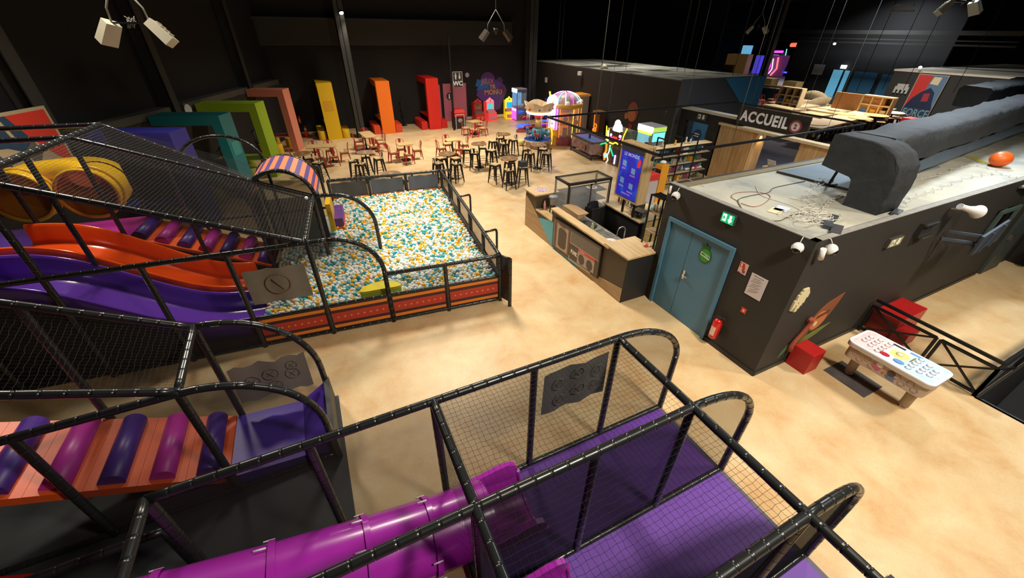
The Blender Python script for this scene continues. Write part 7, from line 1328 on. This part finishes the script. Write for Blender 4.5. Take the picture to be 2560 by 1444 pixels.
# far spotlights
for (p,tg,lab) in (((41.2,23.4,4.6),(36,20,0),'far bright spotlight above the blue doors'),((40.6,16.6,3.35),(38,15.5,1.5),'bright spotlight above the FORCE poster')):
    lampf(p,tg,lab,600)
    bpy.data.objects
t=thing('far_pipes','dark grey service pipes and beams across the far hall above the doors','pipes',(46,25,4));
for z,w_ in ((4.6,.12),(4.9,.08),(5.3,.3)): MB().box(46,46.2,14,40,z,z+w_).build('pipe',P('pipe_dim',(56,54,50),.6),t)
p=onx(2170,85,60); 
# lit panels in far hall
for px,py,w_,h_,c_,e_,lab in ((2028,132,1.0,.7,(190,225,240),3,'small bright window high in the far hall'),(2110,167,.5,.3,(235,240,230),3,'small lit exit light above the far blue doors')):
    q=onx(px,py,47.8 if px>2100 else 66); o=MB().box(q.x-.1,q.x,q.y-w_/2,q.y+w_/2,q.z-h_/2,q.z+h_/2).build('lit_panel',P('lit_%d'%px,c_,.5,emis=e_)); tag(o,lab,'light')
# ================================================================ FAR RESTAURANT
def fbox(px,py,z,w,d,h,mat,lab,cat,nm,rz=.0):
    p=at(px,py,z+h); b=MB(); b.obox((p.x,p.y,z),w,d,h,rz); return tag(b.build(nm,mat),lab,cat)
PINE=wood('pine_board',(214,190,142),(184,156,108),2,'Y'); PINEL=P('pine_light',(206,182,138),.6,noise=.1); CLW=P('chestnut_wood',(176,120,66),.6,noise=.15)
# row of high tables with oak discs and stools
HT=[(2232,282),(2191,289),(2151,296),(2034,309),(2110,285)]
for k,(px,py) in enumerate(HT):
    p=at(px,py,1.03); t=thing('high_table','round high table of the far restaurant, '+['rightmost, under the FORCE poster','second from the right','third from the right','beside the ACCUEIL sign','behind the row, in the middle'][k],'table',(p.x,p.y,0)); t['group']='far restaurant tables'
    MB().lathe([(.62,1.03),(.64,1.05),(.62,1.07)],(p.x,p.y,0),20).build('tabletop',P('far_oak',(222,176,108),.5),t); MB().cyl((p.x,p.y,0),(p.x,p.y,1.03),.05).build('pole',BLKM,t); MB().lathe([(.35,0),(.35,.03)],(p.x,p.y,0),14).build('base',BLKM,t)
SL=[(2170,302),(2151,307),(2203,300),(2202,305),(2221,295),(2243,295),(2234,291),(2098,303),(2096,308),(2103,317),(2080,316),(2057,313),(2040,322),(2066,306),(2120,310),(2180,296)]
for k,(px,py) in enumerate(SL):
    p=at(px,py,.78); c=copy_tree(s0); c.location=(p.x,p.y,0); c.rotation_euler=(0,0,k*.7); c.scale=(1.35,1.35,1.04); c['label']='far restaurant bar stool, number %s counted from the right among the round tables'%(['one','two','three','four','five','six','seven','eight','nine','ten','eleven','twelve','thirteen','fourteen','fifteen','sixteen'][sorted([q[0]*1000+q[1] for q in SL],reverse=True).index(px*1000+py)]); c['group']='far restaurant stools'
# long benches and counters
a,b_=at(2022,318,1.0),at(2212,270,1.0)
t=thing('long_counter','long pale pine counter with dark framed panels in the far restaurant','counter',((a.x+b_.x)/2,(a.y+b_.y)/2,0)); dv=(b_-a).normalized(); MB().bar(a,b_,1.3,.08).build('top',PINEL,t)
L_=(b_-a).length
for k in range(6):
    q=a+dv*(L_*(k+.1)/6); r_=a+dv*(L_*(k+.8)/6); n_=Vector((0,0,1)).cross(dv)*-.55
    if n_.x>0: n_=-n_
    b=MB(); b.bar(q+n_-Vector((0,0,.35)),r_+n_-Vector((0,0,.35)),.06,.5); b.build('dark_panel',BLK,t); b=MB(); b.bar(r_+n_+dv*(L_*.03)-Vector((0,0,.5)),r_+n_+dv*(L_*.03)-Vector((0,0,.45)),.3,1.0) if False else b.bar(r_+n_+dv*(L_*.03),r_+n_+dv*(L_*.03)-Vector((0,0,1.0)),.25,.08); b.build('pine_upright',PINEL,t)
for (p0,p1,z,w_,lab,m_) in (((1920,262),(1992,276),1.0,1.0,'pine counter top left of the others, just behind the hanging sign',PINEL),((1925,293),(1998,310),.9,.8,'low pine bench just behind the ACCUEIL sign',PINEL),((2010,295),(2060,305),.9,.9,'pale pine bench between the sign and the long counter',PINEL)):
    a,b_=at(*p0,z),at(*p1,z); b=MB(); b.bar(a,b_,w_,.1); b.bar(a-Vector((0,0,z/2)),b_-Vector((0,0,z/2)),w_*.7,z-.1); tag(b.build('pine_bench',m_),lab,'bench')
k=0
for (px,py,z,w_,d_,h_,m_) in ((1965,256,0,2.2,1.5,.8,PINEL),(1990,250,0,2.4,1.5,.85,PINEL),(1998,262,0,2.6,1.6,.7,PINEL),(2075,274,0,2.4,1.8,.8,PINEL),(2095,270,0,2.4,1.6,.85,PINEL),(2125,262,0,2.4,2,.9,PINEL),(1975,302,0,1.5,1.2,.8,PINEL),(1945,275,0,.9,.9,.6,PINEL),(2050,282,0,2.2,1.6,.7,P('bench_tan',(178,154,110),.7))):
    fbox(px,py,z,w_,d_,h_,m_,'pale beige bench seat in the far restaurant, '+['left front','left middle','left rear','centre front','centre middle','centre rear','behind the sign','by the blue triangle','in front of the long bolster'][k],'bench','bench_seat'); k+=1
def bolster(p0,p1,z,r,lab,n=12):
    a,b_=at(*p0,z),at(*p1,z); t=thing('bolster_sofa',lab,'sofa',((a.x+b_.x)/2,(a.y+b_.y)/2,0)); b=MB(); pts=[];rad=[]
    for k in range(n*3+1): u_=k/(n*3); pts.append(a+(b_-a)*u_+Vector((0,0,.25*math.sin(PI*u_)))); rad.append(r*(.55+.45*math.sin(PI*min(1,max(.02,u_))))*(1 if k%3 else .9))
    b.tube(pts,rad,12); b.build('quilted_back',P('quilt_tan',(190,166,124),.8,noise=.1,nscale=4),t); b=MB(); b.bar(Vector((a.x,a.y,.2)),Vector((b_.x,b_.y,.2)),r*1.6,.4); b.build('seat_base',P('bench_tan',(178,154,110),.7),t)
bolster((1998,243),(2070,258),.45,.5,'long tan quilted bolster sofa in the middle of the far restaurant'); bolster((2015,263),(2092,262),.35,.4,'second curved tan bolster sofa in front of the long one')
def bookcase(pl,pr,ztop,lab,cols):
    a,b_=at(*pl,ztop),at(*pr,ztop); t=thing('bookcase',lab,'shelf',((a.x+b_.x)/2,(a.y+b_.y)/2,0)); Zv=Vector((0,0,1)); a.z=b_.z=0; dv=(b_-a)
    bk=Vector((.5,0,0))
    for k in range(4): z=ztop*(k+1)/4; MB().bar(a+Zv*z,b_+Zv*z,.5,.07).build('board',PINEL,t)
    for k in range(cols+1): q=a+dv*k/cols; MB().bar(q,q+Zv*ztop,.45,.07,up=dv).build('upright',PINEL,t)
    MB().bar(a+bk*.5+Zv*(ztop/2),b_+bk*.5+Zv*(ztop/2),.03,ztop).build('back',P('case_back',(110,88,66),.7),t)
    for k in range(cols): q=a+dv*(k+.5)/cols-bk*.1; MB().obox((q.x,q.y,ztop*.5+.04),.25,.3,.22).build('stored_box',[TOY[1],TOY[3],TOY[4]][k%3],t)
bookcase((2165,237),(2240,246),2.0,'open pine bookcase at the right of the far restaurant',3); bookcase((1958,216),(2012,223),2.0,'open pine bookcase at the left of the far restaurant',3)
fbox(2155,236,1.0,.2,3.0,1.0,CLW,'rounded chestnut wooden headboard left of the right bookcase','wooden panel','wooden_headboard'); fbox(1935,214,1.0,.8,3.2,.1,CLW,'oak counter top at the back left of the far restaurant','counter','oak_counter'); fbox(1935,222,0,.6,2.6,1.0,P('dark_teal_counter',(24,50,56),.6),'dark teal counter front at the back left of the far restaurant','counter','teal_counter')
for k,(px,py) in enumerate(((1925,195),(1985,203))): fbox(px,py,0,1.2,1.4,1.1,P('far_oak',(222,176,108),.5),'oak table edge in the far hall, '+['left, beside the columns','right, on the grey carpet'][k],'table','oak_table')
for k,(px,py,c) in enumerate(((1912,232,REDM),(1903,250,REDM),(1930,248,P('orange_seat',(200,110,60),.6)),(1922,262,REDM),(1900,268,P('maroon_seat',(110,40,36),.6)))):
    p=at(px,py,.5); c2=copy_tree(ch); c2.location=(p.x,p.y,0); c2.rotation_euler=(0,0,1+k); c2.scale=(1.3,1.3,1.15); c2['label']='red chair in the far restaurant beside the blue triangle, '+['rearmost','second','with orange cushion look','fourth','nearest'][k]; c2['group']='far red chairs'
tag(MB().box(24.9,25.5,8.9,9.8,0,.5).build('floor_cable_ramp',BLK),'dark low box on the grey carpet behind the oak portal','box')
o=at(2318,300,.9); b=MB(); b.obox((o.x,o.y,0),1.0,2.2,.9); tag(b.build('red_counter',P('red_top_counter',(170,30,30),.5)),'red topped counter below the FORCE poster','counter')
for k,(px,py) in enumerate(((2115,255),(2140,258),(2075,262))):
    p=at(px,py,.9); t=thing('office_chair','black high backed chair in the far restaurant, '+['left','right','nearest the bolster'][k],'chair',(p.x,p.y,0)); MB().obox((p.x,p.y,.4),.6,.6,.12).build('seat',BLK,t); b=MB(); b.hexa([(p.x+.2,p.y-.3,.5),(p.x+.3,p.y-.3,.5),(p.x+.3,p.y+.3,.5),(p.x+.2,p.y+.3,.5)],[(p.x+.4,p.y-.25,1.4),(p.x+.5,p.y-.25,1.4),(p.x+.5,p.y+.25,1.4),(p.x+.4,p.y+.25,1.4)]); b.build('backrest',BLK,t); MB().cyl((p.x,p.y,0),(p.x,p.y,.4),.05).build('stem',BLKM,t)
# far arcade
def farm(px,py,w,d,h,mat,lab,neons=(),X=None):
    p=at(px,py,0); t=thing('far_arcade_machine',lab,'arcade machine',(p.x,p.y,0)); MB().obox((p.x,p.y,0),d,w,h,.3).build('cabinet',mat,t)
    for pts,m_,r in neons: b=MB(); b.tube([Vector((p.x-d*.6-.1,p.y+a,z)) for a,z in pts],r,6); b.build('neon_tube',m_,t)
    return t
farm(1932,189,2.4,1.5,2.6,E('far_magenta',(120,60,120),.3),'far magenta neon arcade machine with white streaks',[([(1.2,3.0),(-1.0,3.1)],GM,.14),([(.6,2.4),(.3,1.2),(.5,.2)],GM,.12),([(-.6,2.4),(-.9,1.0),(-.3,.1)],GPK,.12),([(.1,2.2),(-.2,.9),(.1,.3)],GW,.05)])
farm(1915,186,1.6,1.0,2.6,E('far_pale_blue',(190,205,250),1.2),'far pale blue glowing panel machine left of the magenta one')
farm(1888,183,.9,.8,2.4,E('far_indigo',(70,60,190),1.0),'far indigo glowing panel machine left of the pale blue one')
farm(1982,191,2.6,1.6,1.2,P('race_black',(24,24,30),.5),'far racing machine with two curved blue green neon tubes',[([(1.6,3.4),(1.4,2.0),(2.2,.4)],GC,.05),([(-1.2,3.4),(-1.2,2.0),(-.2,.4)],GC,.05),([(2.2,.5),(-.2,.5)],GB,.1),([(1.2,3.9),(-.8,4.0)],E('race_orange',(240,120,80),1.2),.25)])
farm(1945,183,.8,.8,2.9,P('far_green',(20,80,36),.6,emis=.15),'far green panel between the magenta and racing machines'); farm(1941,186,.5,.4,1.0,GB,'far small blue glowing disc stand beside the green panel')
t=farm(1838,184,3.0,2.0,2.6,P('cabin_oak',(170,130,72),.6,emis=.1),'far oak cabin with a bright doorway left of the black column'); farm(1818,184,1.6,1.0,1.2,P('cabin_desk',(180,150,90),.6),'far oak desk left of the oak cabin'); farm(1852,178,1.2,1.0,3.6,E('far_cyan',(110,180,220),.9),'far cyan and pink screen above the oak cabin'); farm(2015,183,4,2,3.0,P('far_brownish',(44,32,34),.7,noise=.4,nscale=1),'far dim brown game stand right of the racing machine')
area('far_glow',(30,13,5.5),120,1,(1,.8,.55),(31,14,0))
